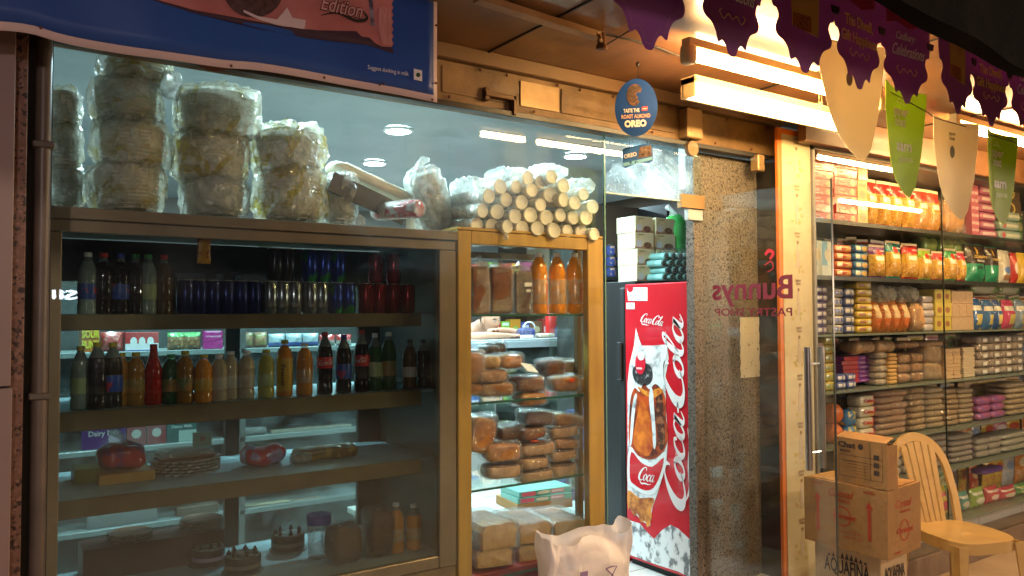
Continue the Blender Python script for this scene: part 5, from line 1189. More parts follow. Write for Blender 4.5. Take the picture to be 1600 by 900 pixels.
t = thing('wrapped_gift', 'purple and red wrapped sweets bundle on the lower cooler shelf', 'sweets bundle', (q.x, Y3-.05, z3+.04)); MB().sell(.15, .14, .09, .7, .7, 30, 16, amp=.016, fr=22, seed=5).build('bundle', mat('purple_red_wrap', (.22, .04, .16), .22, (.45, .03, .05), 18, coat=.6, lo=.45, hi=.5), t, True); MB().tube([(0, 0, .08), (.01, 0, .10), (-.03, 0, .14)], [.03, .008, .02], 8).build('twist', CLR2, t, True)
t = thing('flat_box', 'orange yellow flat box beneath the purple sweets bundle', 'box', (q.x+.01, Y3-.12, z3)); mk_box(mat('orange_flat_box', (.50, .22, .05), .4, (.42, .35, .12), 8))(t, .18, .15, .035)
q = pt(137, 700, Y3); t = thing('flat_box', 'olive green box at the left end of the lower shelf', 'box', (q.x, Y3-.05, z3)); mk_box(mat('olive_box', (.16, .20, .05), .4))(t, .09, .12, .05)
q = pt(405, 705, Y3); t = thing('sweets_bag', 'crumpled red sweets bag on the lower cooler shelf', 'sweets bag', (q.x, Y3-.06, z3)); MB().sell(.17, .12, .075, .7, .7, 30, 16, amp=.018, fr=22, seed=15).build('bag', mat('red_wrap', (.45, .03, .06), .25, (.25, .2, .4), 18, coat=.6, lo=.5, hi=.55), t, True)
q = pt(500, 700, Y3); t = thing('sweets_bag', 'yellow and gold sparkling tray pack right of the red bag', 'tray pack', (q.x, Y3-.06, z3)); MB().sell(.26, .12, .05, .5, .5, 30, 12, amp=.014, fr=28, seed=25).build('pack', mat('gold_pack', (.38, .25, .06), .3, (.16, .10, .04), 24, coat=.5, lo=.45, hi=.55), t, True)
q = pt(470, 712, Y3-.12); t = thing('plastic_bag', 'small peaked clear bag in front of the gold pack', 'plastic bag', (q.x, Y3-.12, z3)); MB().sell(.09, .06, .045, .9, .8, 20, 12, amp=.01, fr=30, seed=4).build('bag', foilw, t, True)
# cakes on the cooler floor
choc = mat('chocolate_side', (.016, .008, .007), .35, (.03, .016, .012), 30); cream_t = mat('cream_top', (.34, .36, .37), .4, (.04, .03, .03), 26, lo=.42, hi=.55); chb = mat('cream_band', (.35, .28, .42), .45)
for (px, py_, r, lb) in ((325, 868, .062, 'dark cake with lilac band, left of three on the cooler floor'), (379, 880, .066, 'dark cake with cherries at the front middle of the cooler floor'), (450, 845, .066, 'white topped dark cake, rightmost on the cooler floor')):
    q = pt(px, py_+12, Z=zfl+.004)
    t = thing('black_forest_cake', lb, 'cake', (q.x, min(q.y, CY1-.1), zfl+.002), px*.1, 'round dark cakes in the cooler')
    MB().lathe([(r*1.12, 0), (r*1.12, .004)], 30).build('board', silverb, t, 40)
    MB().lathe([(r, .005), (r, .022)], 36).lathe([(r, .036), (r, .058), (r*.96, .062)], 36).build('cake_body', choc, t, 40)
    MB().lathe([(r*1.006, .022), (r*1.006, .036)], 36, cap=False).build('cream_band', chb if px == 325 else mat('grey_band', (.16, .13, .12), .4), t, 40)
    MB().lathe([(r*.94, .062), (r*.90, .066)], 30).build('topping', cream_t, t, 40)
    for k in range(7):
        a = k*2*math.pi/7; MB().sell(.018, .018, .016, .8, 1, 10, 8, c=(r*.74*math.cos(a), r*.74*math.sin(a), .063)).sell(.01, .01, .01, 1, 1, 8, 6, c=(r*.74*math.cos(a), r*.74*math.sin(a), .076)).build('rosette', choc, t, True)
zbd = pt(230, 836, CY0+.58).z
boards(205, CY0+.57, zbd, 3, 'narrow foil board pile, left on the cooler floor', .075); boards(315, CY0+.58, zbd, 4, 'brown foil board pile behind the cakes', .075)
tag(MB().box(pt(130, 800, CY0+.5).x, pt(350, 800, CY0+.5).x, CY0+.49, CY0+.64, zfl, zbd-.001, b=.002).build('board_box', mat('red_brown_box', (.07, .025, .02), .5)), 'flat reddish box under the foil boards in the cooler', 'box')
for k, px in enumerate((622, 650)):
    q = pt(px, 830, CY0+.16); t = thing('drink_bottle', ('orange bottle with white cap, left of two on cooler floor', 'orange bottle with white cap nearest the cooler side wall')[k], 'bottle', (q.x, CY0+.18, zfl), 0, gc); bottle_parts(t, pt(px, 787+k*2, CY0+.16).z-zfl, .034, LQ['mango'], CP['white'], LB['clearpeel'])
for (px, w_, h_, lb, mm) in ((545, .15, .15, 'dark glossy wrapped parcel in a clear bag on the cooler floor', foilw), (600, .12, .19, 'tall crumpled clear bag beside the floor bottles', CLR2)):
    q = pt(px, 850, CY0+.15); t = thing('wrapped_parcel', lb, 'parcel', (q.x, CY0+.2, zfl)); MB().sell(w_*.9, .12, h_*.92, .5, .5, 20, 12, amp=.01, fr=12, seed=px).build('contents', brown2, t, True); MB().sell(w_, .14, h_, .5, .5, 36, 22, amp=.014, fr=24, seed=px+1).build('bag', CLR, t, True)
q = pt(517, 810, CY0+.2); t = thing('blue_tub', 'blue lidded tub left of the dark parcel on the cooler floor', 'tub', (q.x-.01, CY0+.3, zfl)); MB().lathe([(.04, 0), (.045, .13)], 24).build('tub', CLR2, t, 40); MB().lathe([(.047, .131), (.047, .165), (.044, .168)], 24).build('lid', mat('blue_lid', (.02, .06, .40), .35), t, 40)
# ================================================================ inside the shop
RX0, RX1, RY = .30, 2.05, 4.2
rk = thing('sweets_rack', 'dark rack of sweets and boxes seen through the cooler glass', 'rack', (0, RY, .2))
rz_ = [pt(250, y, RY).z-.2 for y in (548, 640, 695, 815)]
rm = mat('rack_grey', (.10, .10, .095), .4)
for z in rz_: MB().box(RX0, RX1, 0, .35, z-.025, z, b=.002).build('shelf', mat('rack_white_edge', (.22, .26, .26), .35), rk)
MB().box(RX0, RX1, .352, .365, 0, 1.45).build('back_panel', mat('rack_dark_backing', (.035, .038, .038), .5), rk)  # dark sheet added so the bright floor does not show through
for x in (RX0, (RX0+RX1)/2, RX1-.03): 
    for y in (.0, .32): MB().box(x, x+.03, y, y+.03, 0, 1.62, b=.002).build('post', rm, rk)
def pk(px0, px1, ytop, zz, look, m_, kind='pouch', txt=None, Y=RY+.03, nx=1, nz=1, d=.06, grp='sweets on the rack behind the cooler', cat='snack pack', place='the rack behind the cooler', name='snack_pack'):
    mk = {'pouch': mk_pouch(m_, None, txt), 'box': mk_box(m_, [txt + ()] if txt else None), 'bag': mk_bag(m_, CLR)}[kind]
    return grid(mk, look, cat, name, place, grp, px0, px1, ytop, zz, Y, nx, nz, d, .004, 4)
za = rz_[0]+.2
pk(129, 158, 516, za, 'orange sour candy pack', mat('sour_orange', (.55, .16, .02), .4), 'box')
q = pt(143, 528, RY+.028)
s_ = [o for o in bpy.data.objects if o.get('label', '').startswith('orange sour candy pack')][0]
text_mb('SOUR', .05, .04, width=.075, at=(0, -.003, .085)).build('lettering', mat('acid_yellow', (.75, .62, .03), .5), s_); text_mb('PUNK', .05, .04, width=.075, at=(0, -.003, .035)).build('lettering', MC['acid_yellow'], s_)
pk(160, 196, 517, za, 'red candy pack with pale scribble', printed('red_scribble', (.50, .06, .04), [('food', .1, .9, .2, .8, (.6, .3, .25), (.4, .03, .03), 60)], .4, .2))
pk(197, 250, 519, za, 'red box with white scalloped print', printed('red_white_scallop', (.58, .04, .04), [('rect', 0, 1, .05, .4, (.75, .72, .75)), ('oval', .25, .5, .1, .25, (.8, .8, .8)), ('oval', .5, .5, .1, .25, (.8, .8, .8)), ('oval', .75, .5, .1, .25, (.8, .8, .8)), ('rect', 0, 1, 0, .06, (.1, .1, .4))], .4, 0), 'box')
pk(262, 318, 518, za, 'green topped clear nut bag', printed('nut_bag', (.30, .20, .10), [('food', 0, 1, 0, .6, (.45, .3, .15), (.2, .1, .04), 70), ('rect', 0, 1, .75, 1, (.1, .35, .1))], .25), nx=2)
pk(320, 350, 517, za, 'magenta striped pack', printed('magenta_pack', (.50, .02, .25), [('lines', .1, .9, .5, 1, (.8, .4, .6), 4)], .3), 'box')
pk(376, 420, 518, za, 'brown and green gift pack', printed('brown_green', (.35, .16, .08), [('food', 0, 1, .2, .9, (.2, .25, .06), (.4, .2, .1), 40)], .3), nx=2)
pk(422, 500, 520, za, 'blue white paper pack', printed('blue_white', (.4, .5, .55), [('rect', 0, 1, 0, .35, (.05, .1, .4))], .3), nx=3)
pk(502, 552, 522, za, 'red topped pack', printed('red_top_pack', (.4, .35, .3), [('rect', 0, 1, .5, 1, (.5, .03, .03))], .3), nx=2)
zb_ = rz_[2]+.2
pk(131, 200, 664, zb_, 'purple milk chocolate box', printed('purple_choc', (.10, .02, .22), [('oval', .75, .4, .15, .3, (.5, .4, .5))], .3, 0), 'box', ('Dairy Milk', .3, .7, .0, .65, M['whiteink']), nx=1)
pk(202, 262, 664, zb_, 'dark red wafer box', printed('red_wafer', (.35, .02, .03), [('oval', .5, .6, .25, .22, (.7, .65, .6))], .3, 0), 'box', nx=2)
pk(264, 310, 660, zb_, 'teal chocolate box', printed('teal_choc', (.04, .16, .16), [('rect', .4, 1, 0, .6, (.5, .65, .6))], .3, 0), 'box', ('Dairy Milk', .2, .7, .0, .8, M['whiteink']))
pk(375, 420, 668, zb_, 'grey wrapped pack', mat('greywrap', (.35, .38, .38), .3), 'bag'); pk(425, 550, 668, zb_, 'long pale carton', mat('palec', (.42, .38, .30), .4), 'box', nx=2)
zc_ = rz_[3]+.2
pk(375, 455, 787, zc_, 'pale carton with orange lettering', mat('pale_carton2', (.45, .40, .28), .5), 'box', ('TORINO', .3, .45, -.1, .3, mat('orange_ink', (.7, .2, .03), .5)), nx=1)
pk(460, 505, 787, zc_, 'brown striped carton', mat('brown_striped', (.28, .2, .13), .5, (.4, .35, .3), 30), 'box'); pk(280, 345, 790, zc_, 'dark brown carton', mat('dkbrown', (.12, .07, .04), .5), 'box', nx=2); pk(140, 250, 792, zc_, 'grey carton low', mat('greyct', (.2, .2, .2), .5), 'box', nx=2)

# ---- counter with the man leaning on it
KY = 5.42; kz = pt(770, 531, KY).z
kt = thing('glass_counter', 'long glass display counter across the shop with steel top edge', 'counter', (0, KY, .2))
kx0, kx1 = 1.9, 5.25
MB().box(kx0, kx1, -.01, .62, kz-.2-.015, kz-.2, b=.002).build('countertop', mat('counter_top', (.40, .40, .40), .25), kt)
MB().box(kx0, kx1, -.02, .0, kz-.2-.07, kz-.2-.016, b=.002).build('top_edge', mat('counter_edge_steel', (.50, .58, .62), .3, metal=.5), kt)
MB().box(kx0, kx1, .0, .006, .32, kz-.2-.071).build('front_glass', M['g_clear'], kt)
MB().box(kx0, kx1, .5, .52, .0, kz-.22).build('back_panel', mat('counter_back', (.16, .22, .24), .35, (.10, .15, .16), 8), kt)
MB().box(kx0, kx1, 0, .5, 0, .31, b=.003).build('base', mat('counter_base', (.30, .29, .26), .4), kt)
for z in (.55, .78): MB().box(kx0+.01, kx1, .03, .48, z-.008, z).build('shelf', M['g_clear'], kt)
for x in (kx0, 3.55, 4.6): MB().box(x, x+.012, -.004, .5, .32, kz-.22).build('divider', M['alu'], kt)
rd = random.Random(31); cm_ = [mat('pastry_a', (.40, .24, .10), .5, (.55, .45, .3), 20), mat('pastry_b', (.48, .42, .34), .5), mat('pastry_c', (.25, .08, .05), .4), mat('pastry_d', (.10, .25, .32), .4), mat('pastry_e', (.55, .30, .08), .4)]
for r_ in range(3):
    for k in range(11):
        x = 2.75 + k*.21 + rd.uniform(-.03, .03); z = .2 + (.32, .552, .782)[r_]
        t = thing('counter_pastry', f"{('pale','brown','dark','bluish','orange')[k % 5]} pastry tray, {nth(k, 11)}in {('bottom','middle','top')[r_]} row inside the glass counter", 'pastry tray', (x, KY+.2, z), group='pastry trays inside the counter')
        MB().box(-.09, .09, -.1, .14, 0, .012, b=.003).build('tray', M['alu'], t); MB().sell(.15, .18, .07, .6, .6, 14, 8, amp=.012, fr=20, seed=k+r_*20, c=(0, 0, .01)).build('pastry', cm_[k % 5], t, True)
# person
q = pt(770, 505, KY+.30)
skin = mat('skin', (.50, .27, .17), .5, sub=.1); 
pz = kz
per = thing('person', 'man in pale shirt leaning on folded arms on the far counter', 'person', (q.x, KY+.16, pz), R(14))
def skinned(name, nodes, edges, m_, parent, root=0, sub=2):
    me = bpy.data.meshes.new(name); me.from_pydata([n_[0] for n_ in nodes], edges, []); me.materials.append(m_)
    o = bpy.data.objects.new(name, me); COL.objects.link(o); o.parent = parent
    md = o.modifiers.new('skin', 'SKIN'); md.use_smooth_shade = True
    sv = me.skin_vertices[0].data
    for i, n_ in enumerate(nodes): sv[i].radius = n_[1] if isinstance(n_[1], tuple) else (n_[1], n_[1]); sv[i].use_root = (i == root)
    sb = o.modifiers.new('sub', 'SUBSURF'); sb.levels = sub; sb.render_levels = sub
    dg = bpy.context.evaluated_depsgraph_get(); m2 = bpy.data.meshes.new_from_object(o.evaluated_get(dg)); o.modifiers.clear(); o.data = m2
    if not m2.materials: m2.materials.append(m_)
    m2.polygons.foreach_set('use_smooth', [True]*len(m2.polygons)); return o
nodes = [((0, .46, -.42), (.17, .12)), ((0, .44, -.15), (.16, .12)), ((0, .36, .02), (.17, .11)), ((0, .27, .10), .06), ((0, .21, .15), .052),
         ((-.17, .35, .05), .062), ((-.26, .20, -.0), .048), ((-.25, .02, .030), .038), ((-.08, -.04, .028), .030), ((.07, -.04, .026), .022),
         ((.17, .35, .05), .062), ((.27, .21, .0), .048), ((.26, .03, .035), .038), ((.10, .03, .066), .032), ((-.06, .01, .075), .024)]
ed = [(0,1),(1,2),(2,3),(3,4),(2,5),(5,6),(6,7),(7,8),(8,9),(2,10),(10,11),(11,12),(12,13),(13,14)]
body = skinned('body', nodes, ed, skin, per)
# head and hands joined to the same mesh
hm = MB(); HC = Vector((-.03, .105, .160))
N1 = 30; V = []; 
for j in range(23):
    la = -math.pi/2 + math.pi*j/22
    for i in range(N1):
        lo = 2*math.pi*i/N1; x, y, z = math.cos(la)*math.cos(lo), math.cos(la)*math.sin(lo), math.sin(la)
        X, Y_, Z = x*.075, y*.095, z*.118
        if z < 0: X *= 1+z*.28; Y_ = Y_*(1+z*.12) - (-z)*.008
        fr_ = max(0, -y)
        if fr_ > 0:
            g = lambda cx, cz, sx, sz_: math.exp(-((X-cx)/sx)**2-((Z-cz)/sz_)**2)
            Y_ -= .024*g(0, -.022, .012, .018)*fr_ + .014*g(0, .005, .009, .025)*fr_ + .006*g(0, -.058, .022, .008)*fr_ + .010*g(0, -.098, .022, .018)*fr_ + .006*g(0, .030, .05, .009)*fr_
            Y_ += .010*(g(-.030, .010, .014, .010)+g(.030, .010, .014, .010))*fr_ + .003*g(0, -.056, .02, .002)
        V.append(Vector((X, Y_, Z)))
MH = Matrix.Translation(HC) @ Euler((R(10), R(-9), R(-6))).to_matrix().to_4x4()
hm.add(V, [(j*N1+i, j*N1+(i+1)%N1, (j+1)*N1+(i+1)%N1, (j+1)*N1+i) for j in range(22) for i in range(N1)])
for s_ in (-1, 1): hm.sell(.016, .035, .058, .8, .9, 12, 10, c=(s_*.077, .012, .0), z0=False)
hm.xf(MH)
for (bx, by, bz, dr) in ((.09, -.04, .026, 1), (-.08, .01, .076, -1)):
    hm.sell(.075, .06, .034, .8, .8, 14, 8, c=(bx, by, bz), z0=False)
    for k in range(4): 
        yy = by - .022 + k*.015; L = (.045, .055, .052, .040)[k]
        hm.tube([(bx+dr*.025, yy, bz+.004), (bx+dr*(.03+L*.5), yy-.002, bz+.004), (bx+dr*(.03+L*.8), yy-.003, bz-.008), (bx+dr*(.03+L), yy-.003, bz-.02)], [.0085, .008, .007, .005], 8)
    hm.tube([(bx+dr*.0, by-.025, bz+.0), (bx+dr*.03, by-.045, bz+.002), (bx+dr*.05, by-.046, bz-.002)], [.010, .009, .006], 8)
o2 = hm.build('h', skin, None, True)
mbj = MB(); mbj.v = [tuple(v.co) for v in body.data.vertices]; mbj.f = [list(p.vertices) for p in body.data.polygons]; mbj.m = [0]*len(mbj.f); mbj.merge(hm)
body.data = mbj.mesh('body', skin, True); bpy.data.objects.remove(o2)
hr = MB(); V2 = []
for v in V:
    k = 1.07; V2.append(Vector((v.x*k, v.y*k+.004, v.z*1.05+.004)))
fs = [(j*N1+i, j*N1+(i+1)%N1, (j+1)*N1+(i+1)%N1, (j+1)*N1+i) for j in range(22) for i in range(N1)]
fs = [f for f in fs if all((V2[i].z > .058 or (V2[i].y > .015 and V2[i].z > -.045)) for i in f)]
hr.add(V2, fs).xf(MH).build('hair', mat('black_hair', (.02, .014, .01), .55, bump=.6, bscale=200), per, True)
em = MB(); eb = MB(); mo = MB(); ir = MB()
for s_ in (-1, 1):
    em.sell(.022, .012, .010, 1, 1, 10, 8, c=(s_*.030, -.083, .010), z0=False); ir.sell(.009, .006, .009, 1, 1, 10, 8, c=(s_*.030, -.088, .010), z0=False)
    eb.tube([(s_*.014, -.096, .027), (s_*.030, -.093, .031), (s_*.046, -.082, .026)], [.003, .0035, .002], 6)
mo.tube([(-.022, -.094, -.062), (-.008, -.1025, -.059), (.008, -.1025, -.059), (.022, -.094, -.062)], [.002, .004, .004, .002], 6)
em.xf(MH).build('eyes', mat('eye_white', (.7, .68, .65), .3), per, True); ir.xf(MH).build('irises', mat('iris', (.03, .02, .015), .2), per, True); eb.xf(MH).build('eyebrows', MC['black_hair'], per, True); mo.xf(MH).build('lips', mat('lips', (.42, .18, .14), .5), per, True)
sh_n = [((0, .465, -.44), (.19, .14)), ((0, .445, -.15), (.178, .138)), ((0, .37, .01), (.185, .125)), ((-.18, .355, .05), .075), ((-.255, .235, .005), .062), ((.18, .355, .05), .075), ((.262, .245, .005), .062)]
skinned('shirt', sh_n, [(0,1),(1,2),(2,3),(3,4),(2,5),(5,6)], mat('pale_shirt', (.55, .5, .42), .7, bump=.2, bscale=30), per)
# things on the counter
def KX(px, Y): return pt(px, 520, Y).x
def onk(px0, px1, ytop, look, m_, kind, d=.1, Y=KY+.12, txt=None, cat='box', name='box'):
    pk(px0, px1, ytop, kz+.001, look, m_, kind, txt, Y, d=d, grp='things on the far counter', cat=cat, place='the far counter', name=name)
onk(801, 814, 521, 'small maroon pouch', mat('maroon_pouch', (.25, .04, .05), .4), 'bag', cat='pouch', name='pouch')
onk(815, 838, 513, 'navy carry bag', mat('navy_bag', (.03, .04, .18), .5), 'bag', cat='bag', name='bag')
t = thing('carry_handle', 'white curved handle above the navy bag on the counter', 'handle', (KX(827, KY+.15), KY+.15, kz+.09)); MB().tube([(.06*math.cos(a), 0, .05*math.sin(a)) for a in [i*math.pi/10 for i in range(11)]], .006, 8).build('handle', M['white'], t, True)
t = thing('paper_roll', 'small white paper roll lying on the far counter', 'paper roll', (KX(823, KY+.05), KY+.05, kz+.016)); MB().lathe([(.012, -.06), (.015, -.058), (.015, .058), (.012, .06)], 14, axis='x').build('roll', M['white'], t, 40)
onk(842, 869, 521, 'pale crumpled snack bag', mat('pale_snack', (.5, .38, .24), .4, (.6, .5, .4), 20), 'bag', cat='snack bag', name='snack_bag')
t = thing('red_jar', 'tall red cylindrical jar on the far counter', 'jar', (KX(861, KY+.28), KY+.28, kz)); MB().lathe([(.05, 0), (.052, .005), (.052, .24), (.045, .25)], 24).build('jar', mat('red_jar', (.55, .02, .02), .3), t, 40); MB().lathe([(.054, .251), (.054, .275), (.05, .28)], 24).build('lid', MC['red_jar'], t, 40)
onk(869, 915, 511, 'navy printed box', printed('navy_print2', (.03, .035, .13), [('lines', .1, .9, .2, .8, (.4, .42, .55), 4)], .4, 0), 'box', Y=KY+.2, d=.15)
onk(890, 915, 506, 'pink topped pack', mat('pinktop', (.5, .2, .2), .4), 'pouch', Y=KY+.4, cat='snack pack', name='snack_pack')
# back shelves
BY_ = 6.9
bs = thing('back_shelf', 'tall wooden shelf unit on the back wall behind the counter', 'shelf unit', (0, BY_, .2))
bz_ = [pt(830, y, BY_).z for y in (440, 483, 528, 575)]
for z in bz_: MB().box(2.2, 5.25, 0, .4, z-.2-.03, z-.2, b=.002).build('shelf', mat('wood_shelf', (.26, .19, .12), .5), bs)
for x in (2.2, 3.7, 5.22): MB().box(x, x+.03, 0, .4, 0, 2.3, b=.002).build('upright', MC['wood_shelf'], bs)
PKC = [('red', printed('bk_red', (.55, .05, .04), [('rect', .1, .9, .3, .6, (.75, .7, .7))], .4, .1)), ('green', printed('bk_green', (.25, .50, .05), [('oval', .5, .4, .3, .3, (.1, .3, .1)), ('rect', .1, .9, .75, .92, (.7, .7, .6))], .4, .1)), ('orange', printed('bk_orange', (.65, .28, .03), [('oval', .5, .4, .3, .25, (.3, .45, .1))], .4, .1)), ('blue', printed('bk_blue', (.05, .1, .35), [('rect', .1, .9, .5, .8, (.6, .6, .65))], .4, .1)), ('brown', printed('bk_brown', (.25, .12, .06), [('oval', .5, .5, .3, .2, (.6, .5, .3))], .4, .1)), ('pink', printed('bk_pink', (.5, .12, .2), [('rect', .1, .9, .2, .5, (.7, .6, .6))], .4, .1))]
for r_ in range(4):
    px = 738; k = 0; rr = random.Random(r_+2); cnt = {}
    while px < 975:
        w_ = rr.choice((14, 17, 20)); ci = (0, 0, 1, 2, 3, 4, 5)[rr.randrange(7)] if r_ != 2 else ((4, 0, 0, 1, 2, 3, 4, 0, 2, 5, 3, 4, 0, 1, 2)[min(k, 14)])
        nm = PKC[ci][0]; cnt[nm] = cnt.get(nm, 0)+1
        q0, q1 = pt(px, 480, BY_), pt(px+w_-1, 480, BY_)
        t = thing('carton', f"{ORD[cnt[nm]]} {nm} carton from the left on {('top','second','third','lowest')[r_]} shelf of back wall", 'carton', ((q0.x+q1.x)/2, BY_+.03, bz_[r_]+.001), group='cartons on the back wall shelves')
        mk_box(PKC[ci][1])(t, q1.x-q0.x, .1, rr.uniform(.16, .21)); px += w_; k += 1
# ---- seen through the doorway
t = thing('low_cabinet', 'dark low cabinet behind the red fridge carrying cream boxes', 'cabinet', (2.95, 3.32, .2))
zcb = pt(1020, 440, 3.36).z
MB().box(.18, .95, 0, .4, 0, zcb-.2-.001, b=.004).build('cabinet_body', M['dark'], t)
MB().box(.22, .55, -.012, -.001, .1, zcb-.26, b=.002).build('door', mat('cabinet_door', (.04, .035, .03), .4), t)
boxm = printed('cream_biscuit_box', (.66, .60, .36), [('rect', 0, 1, .0, .16, (.35, .2, .1)), ('ofood', .66, .22, .22, .2, (.30, .14, .06), (.12, .05, .03), 90), ('rect', .08, .34, .1, .5, (.55, .58, .6)), ('ring', .15, .75, .07, .12, (.35, .3, .1))], .45, 0)
Yb = 3.36
for col_, (pa, pb, n_) in enumerate(((995, 1023, 4), (1026, 1057, 4))):
    x0, x1 = pt(pa, 400, Yb).x, pt(pb, 400, Yb).x; H = (pt(1010, 338, Yb).z - zcb)/4
    for k in range(n_):
        t = thing('biscuit_box', f"cream biscuit box with cookie picture, {('bottom','second','third','top')[k]} in the {('left','right')[col_]} stack above the fridge", 'biscuit box', ((x0+x1)/2 + .004*math.sin(k*2+col_), Yb + .003*k, zcb + k*H), R(3*math.sin(k*2.2+col_)), 'cream biscuit boxes above the fridge')
        mk_box(boxm, [('Unibic', .12, .3, -.2, .86, mat('olive_ink', (.25, .22, .05), .5))])(t, x1-x0, .16, H)
        MB().add([(-(x1-x0)/2+.002, -.0008, H*.55), ((x1-x0)*.3, -.0008, H*.98), ((x1-x0)*.3+.003, -.0008, H*.98), (-(x1-x0)/2+.005, -.0008, H*.55)], [(0, 1, 2, 3)]).build('diagonal_line', M['goldink'], t)
q = pt(1072, 400, 3.30); t = thing('green_bag', 'bright green crumpled bag right of the cream boxes', 'bag', (q.x+.03, 3.42, zcb+.12)); MB().sell(.14, .12, .30, .6, .7, 26, 18, amp=.02, fr=14, seed=2).build('bag', mat('green_film', (.04, .36, .06), .25, (.10, .5, .14), 10, coat=.5), t, True); MB().tube([(0, 0, .27), (-.02, 0, .32), (-.06, 0, .34)], [.04, .012, .02], 8).build('tied_top', foilw, t, True)
teal = mat('teal_foam', (.20, .42, .38), .5); rt = None; k = 0
for r_ in range(4):
    for c_ in range(6 - r_//2):
        q = pt(1038+c_*11+(r_ % 2)*5, 433-r_*11, 3.24)
        lab = f"teal rolled pack, {nth(c_, 6-r_//2)}in {('bottom','second','third','top')[r_]} layer beside the cream boxes"
        if rt is None:
            rt = thing('rolled_pack', lab, 'rolled pack', (q.x, 3.235, q.z), group='teal rolled packs under a clear bag'); MB().lathe([(.014, 0), (.021, .003), (.022, .2), (.014, .204)], 16, axis='y').build('roll', teal, rt, 40); MB().lathe([(.006, -.001), (.012, -.001)], 12, axis='y', cap=False).build('end_ring', M['blackink'], rt)
        else: dup(rt, (q.x, 3.235 + .004*r_, q.z), label=lab)
tag(MB().sell(.32, .20, .20, .5, .6, 34, 20, amp=.015, fr=18, seed=12).build('clear_bag', CLR, None, True, loc=(pt(1066, 430, 3.3).x+.02, 3.34, zcb)), 'clear plastic bag wrapped round the teal rolled packs', 'plastic bag')
# wall shelf far behind the doorway
WY = 4.6; ws = thing('dark_shelf_unit', 'dark shelf unit with jars and packs left of the fridge', 'shelf unit', (0, WY, .2))
wz = [pt(960, y, WY).z for y in (372, 432, 527, 600, 690)]
for z in wz[1:]: MB().box(3.86, 4.7, 0, .35, z-.2-.03, z-.2, b=.002).build('shelf', M['dark'], ws)
for x in (3.83, 4.70): MB().box(x, x+.03, 0, .35, 0, 2.2, b=.002).build('upright', M['dark'], ws)
MB().box(3.86, 4.70, .34, .36, 0, 2.2).build('back_panel', mat('brown_back', (.09, .055, .035), .5), ws)
grid(lambda rt_, w_, d, h: (MB().lathe([(w_*.42, 0), (w_*.45, .01), (w_*.45, h*.8), (w_*.38, h*.84)], 18).build('jar', mat('dark_blue_jar', (.03, .04, .12), .25, (.25, .15, .1), 30, lo=.55, hi=.6), rt_, 40), MB().lathe([(w_*.42, h*.85), (w_*.42, h*.97)], 18).build('lid', M['blackink'], rt_, 40)), 'dark jar with metallic bands', 'jar', 'jar', "dark shelf unit's top shelf", 'jars on the dark shelf unit', 948, 962, 382, wz[1], WY+.1, 1, 3, .07)
grid(lambda rt_, w_, d, h: (MB().lathe([(w_*.42, 0), (w_*.45, .01), (w_*.45, h*.8), (w_*.38, h*.84)], 18).build('jar', mat('grey_jar', (.2, .22, .24), .25), rt_, 40), MB().lathe([(w_*.42, h*.85), (w_*.42, h*.97)], 18).build('lid', MC['blue_lid'], rt_, 40)), 'grey jar with blue lid', 'jar', 'jar', "dark shelf unit's top shelf", 'jars on the dark shelf unit', 963, 988, 402, wz[1], WY+.1, 2, 1, .07)
grid(mk_bag(mat('silver_wrap', (.45, .48, .5), .25, (.3, .5, .55), 14, coat=.5), CLR), 'silvery crumpled snack bag', 'snack bag', 'snack_bag', 'second shelf of the dark unit', 'snack bags on the dark shelf unit', 946, 988, 478, wz[2], WY+.08, 2, 1, .15)
grid(mk_box(mat('red_box_small', (.5, .05, .04), .4)), 'red flat box', 'box', 'flat_box', 'second shelf of the dark unit', 'snack bags on the dark shelf unit', 948, 964, 516, wz[2]+.0, WY+.03, 1, 1, .04)
grid(mk_pouch(printed('purple_sachet', (.25, .06, .35), [('oval', .5, .5, .3, .3, (.55, .35, .1))], .3)), 'purple sachet', 'sachet', 'sachet', 'third shelf of the dark unit', 'sachets on the dark shelf unit', 946, 986, 545, wz[3], WY+.06, 3, 3, .05)
grid(lambda rt_, w_, d, h: bottle_parts(rt_, h, w_*.42, LQ['clear'], CP['white']), 'small clear bottle with white cap', 'bottle', 'small_bottle', 'lower shelf of the dark unit', 'bottles on the dark shelf unit', 946, 986, 645, wz[4], WY+.06, 4, 1, .05)
t = thing('navy_box', 'navy carton standing on the floor left of the fridge', 'box', (pt(958, 720, 4.2).x, 4.2, .2), R(12)); mk_box(MC['navy_print2'])(t, .3, .3, .62)
t = thing('cardboard_box', 'brown carton on the shop floor beside the navy carton', 'cardboard box', (pt(975, 770, 4.3).x+.1, 4.35, .2), R(-5)); mk_box(M['cardboard'])(t, .35, .3, .33)
q = pt(1075, 262, 2.74)
t = thing('switch_box', 'white wall box with vent slots behind the transom glass', 'switch box', (q.x, 2.72, q.z)); w_ = .038
MB().box(-w_, w_, 0, .05, -.11, .11, b=.004).build('box', mat('pale_box', (.62, .66, .64), .4), t)
mb = MB()
for r_ in range(5):
    for c_ in range(2): mb.box(-.02+c_*.024, -.006+c_*.024, -.002, .0, .04-r_*.026, .046-r_*.026)
mb.build('vent_slots', M['blackink'], t)
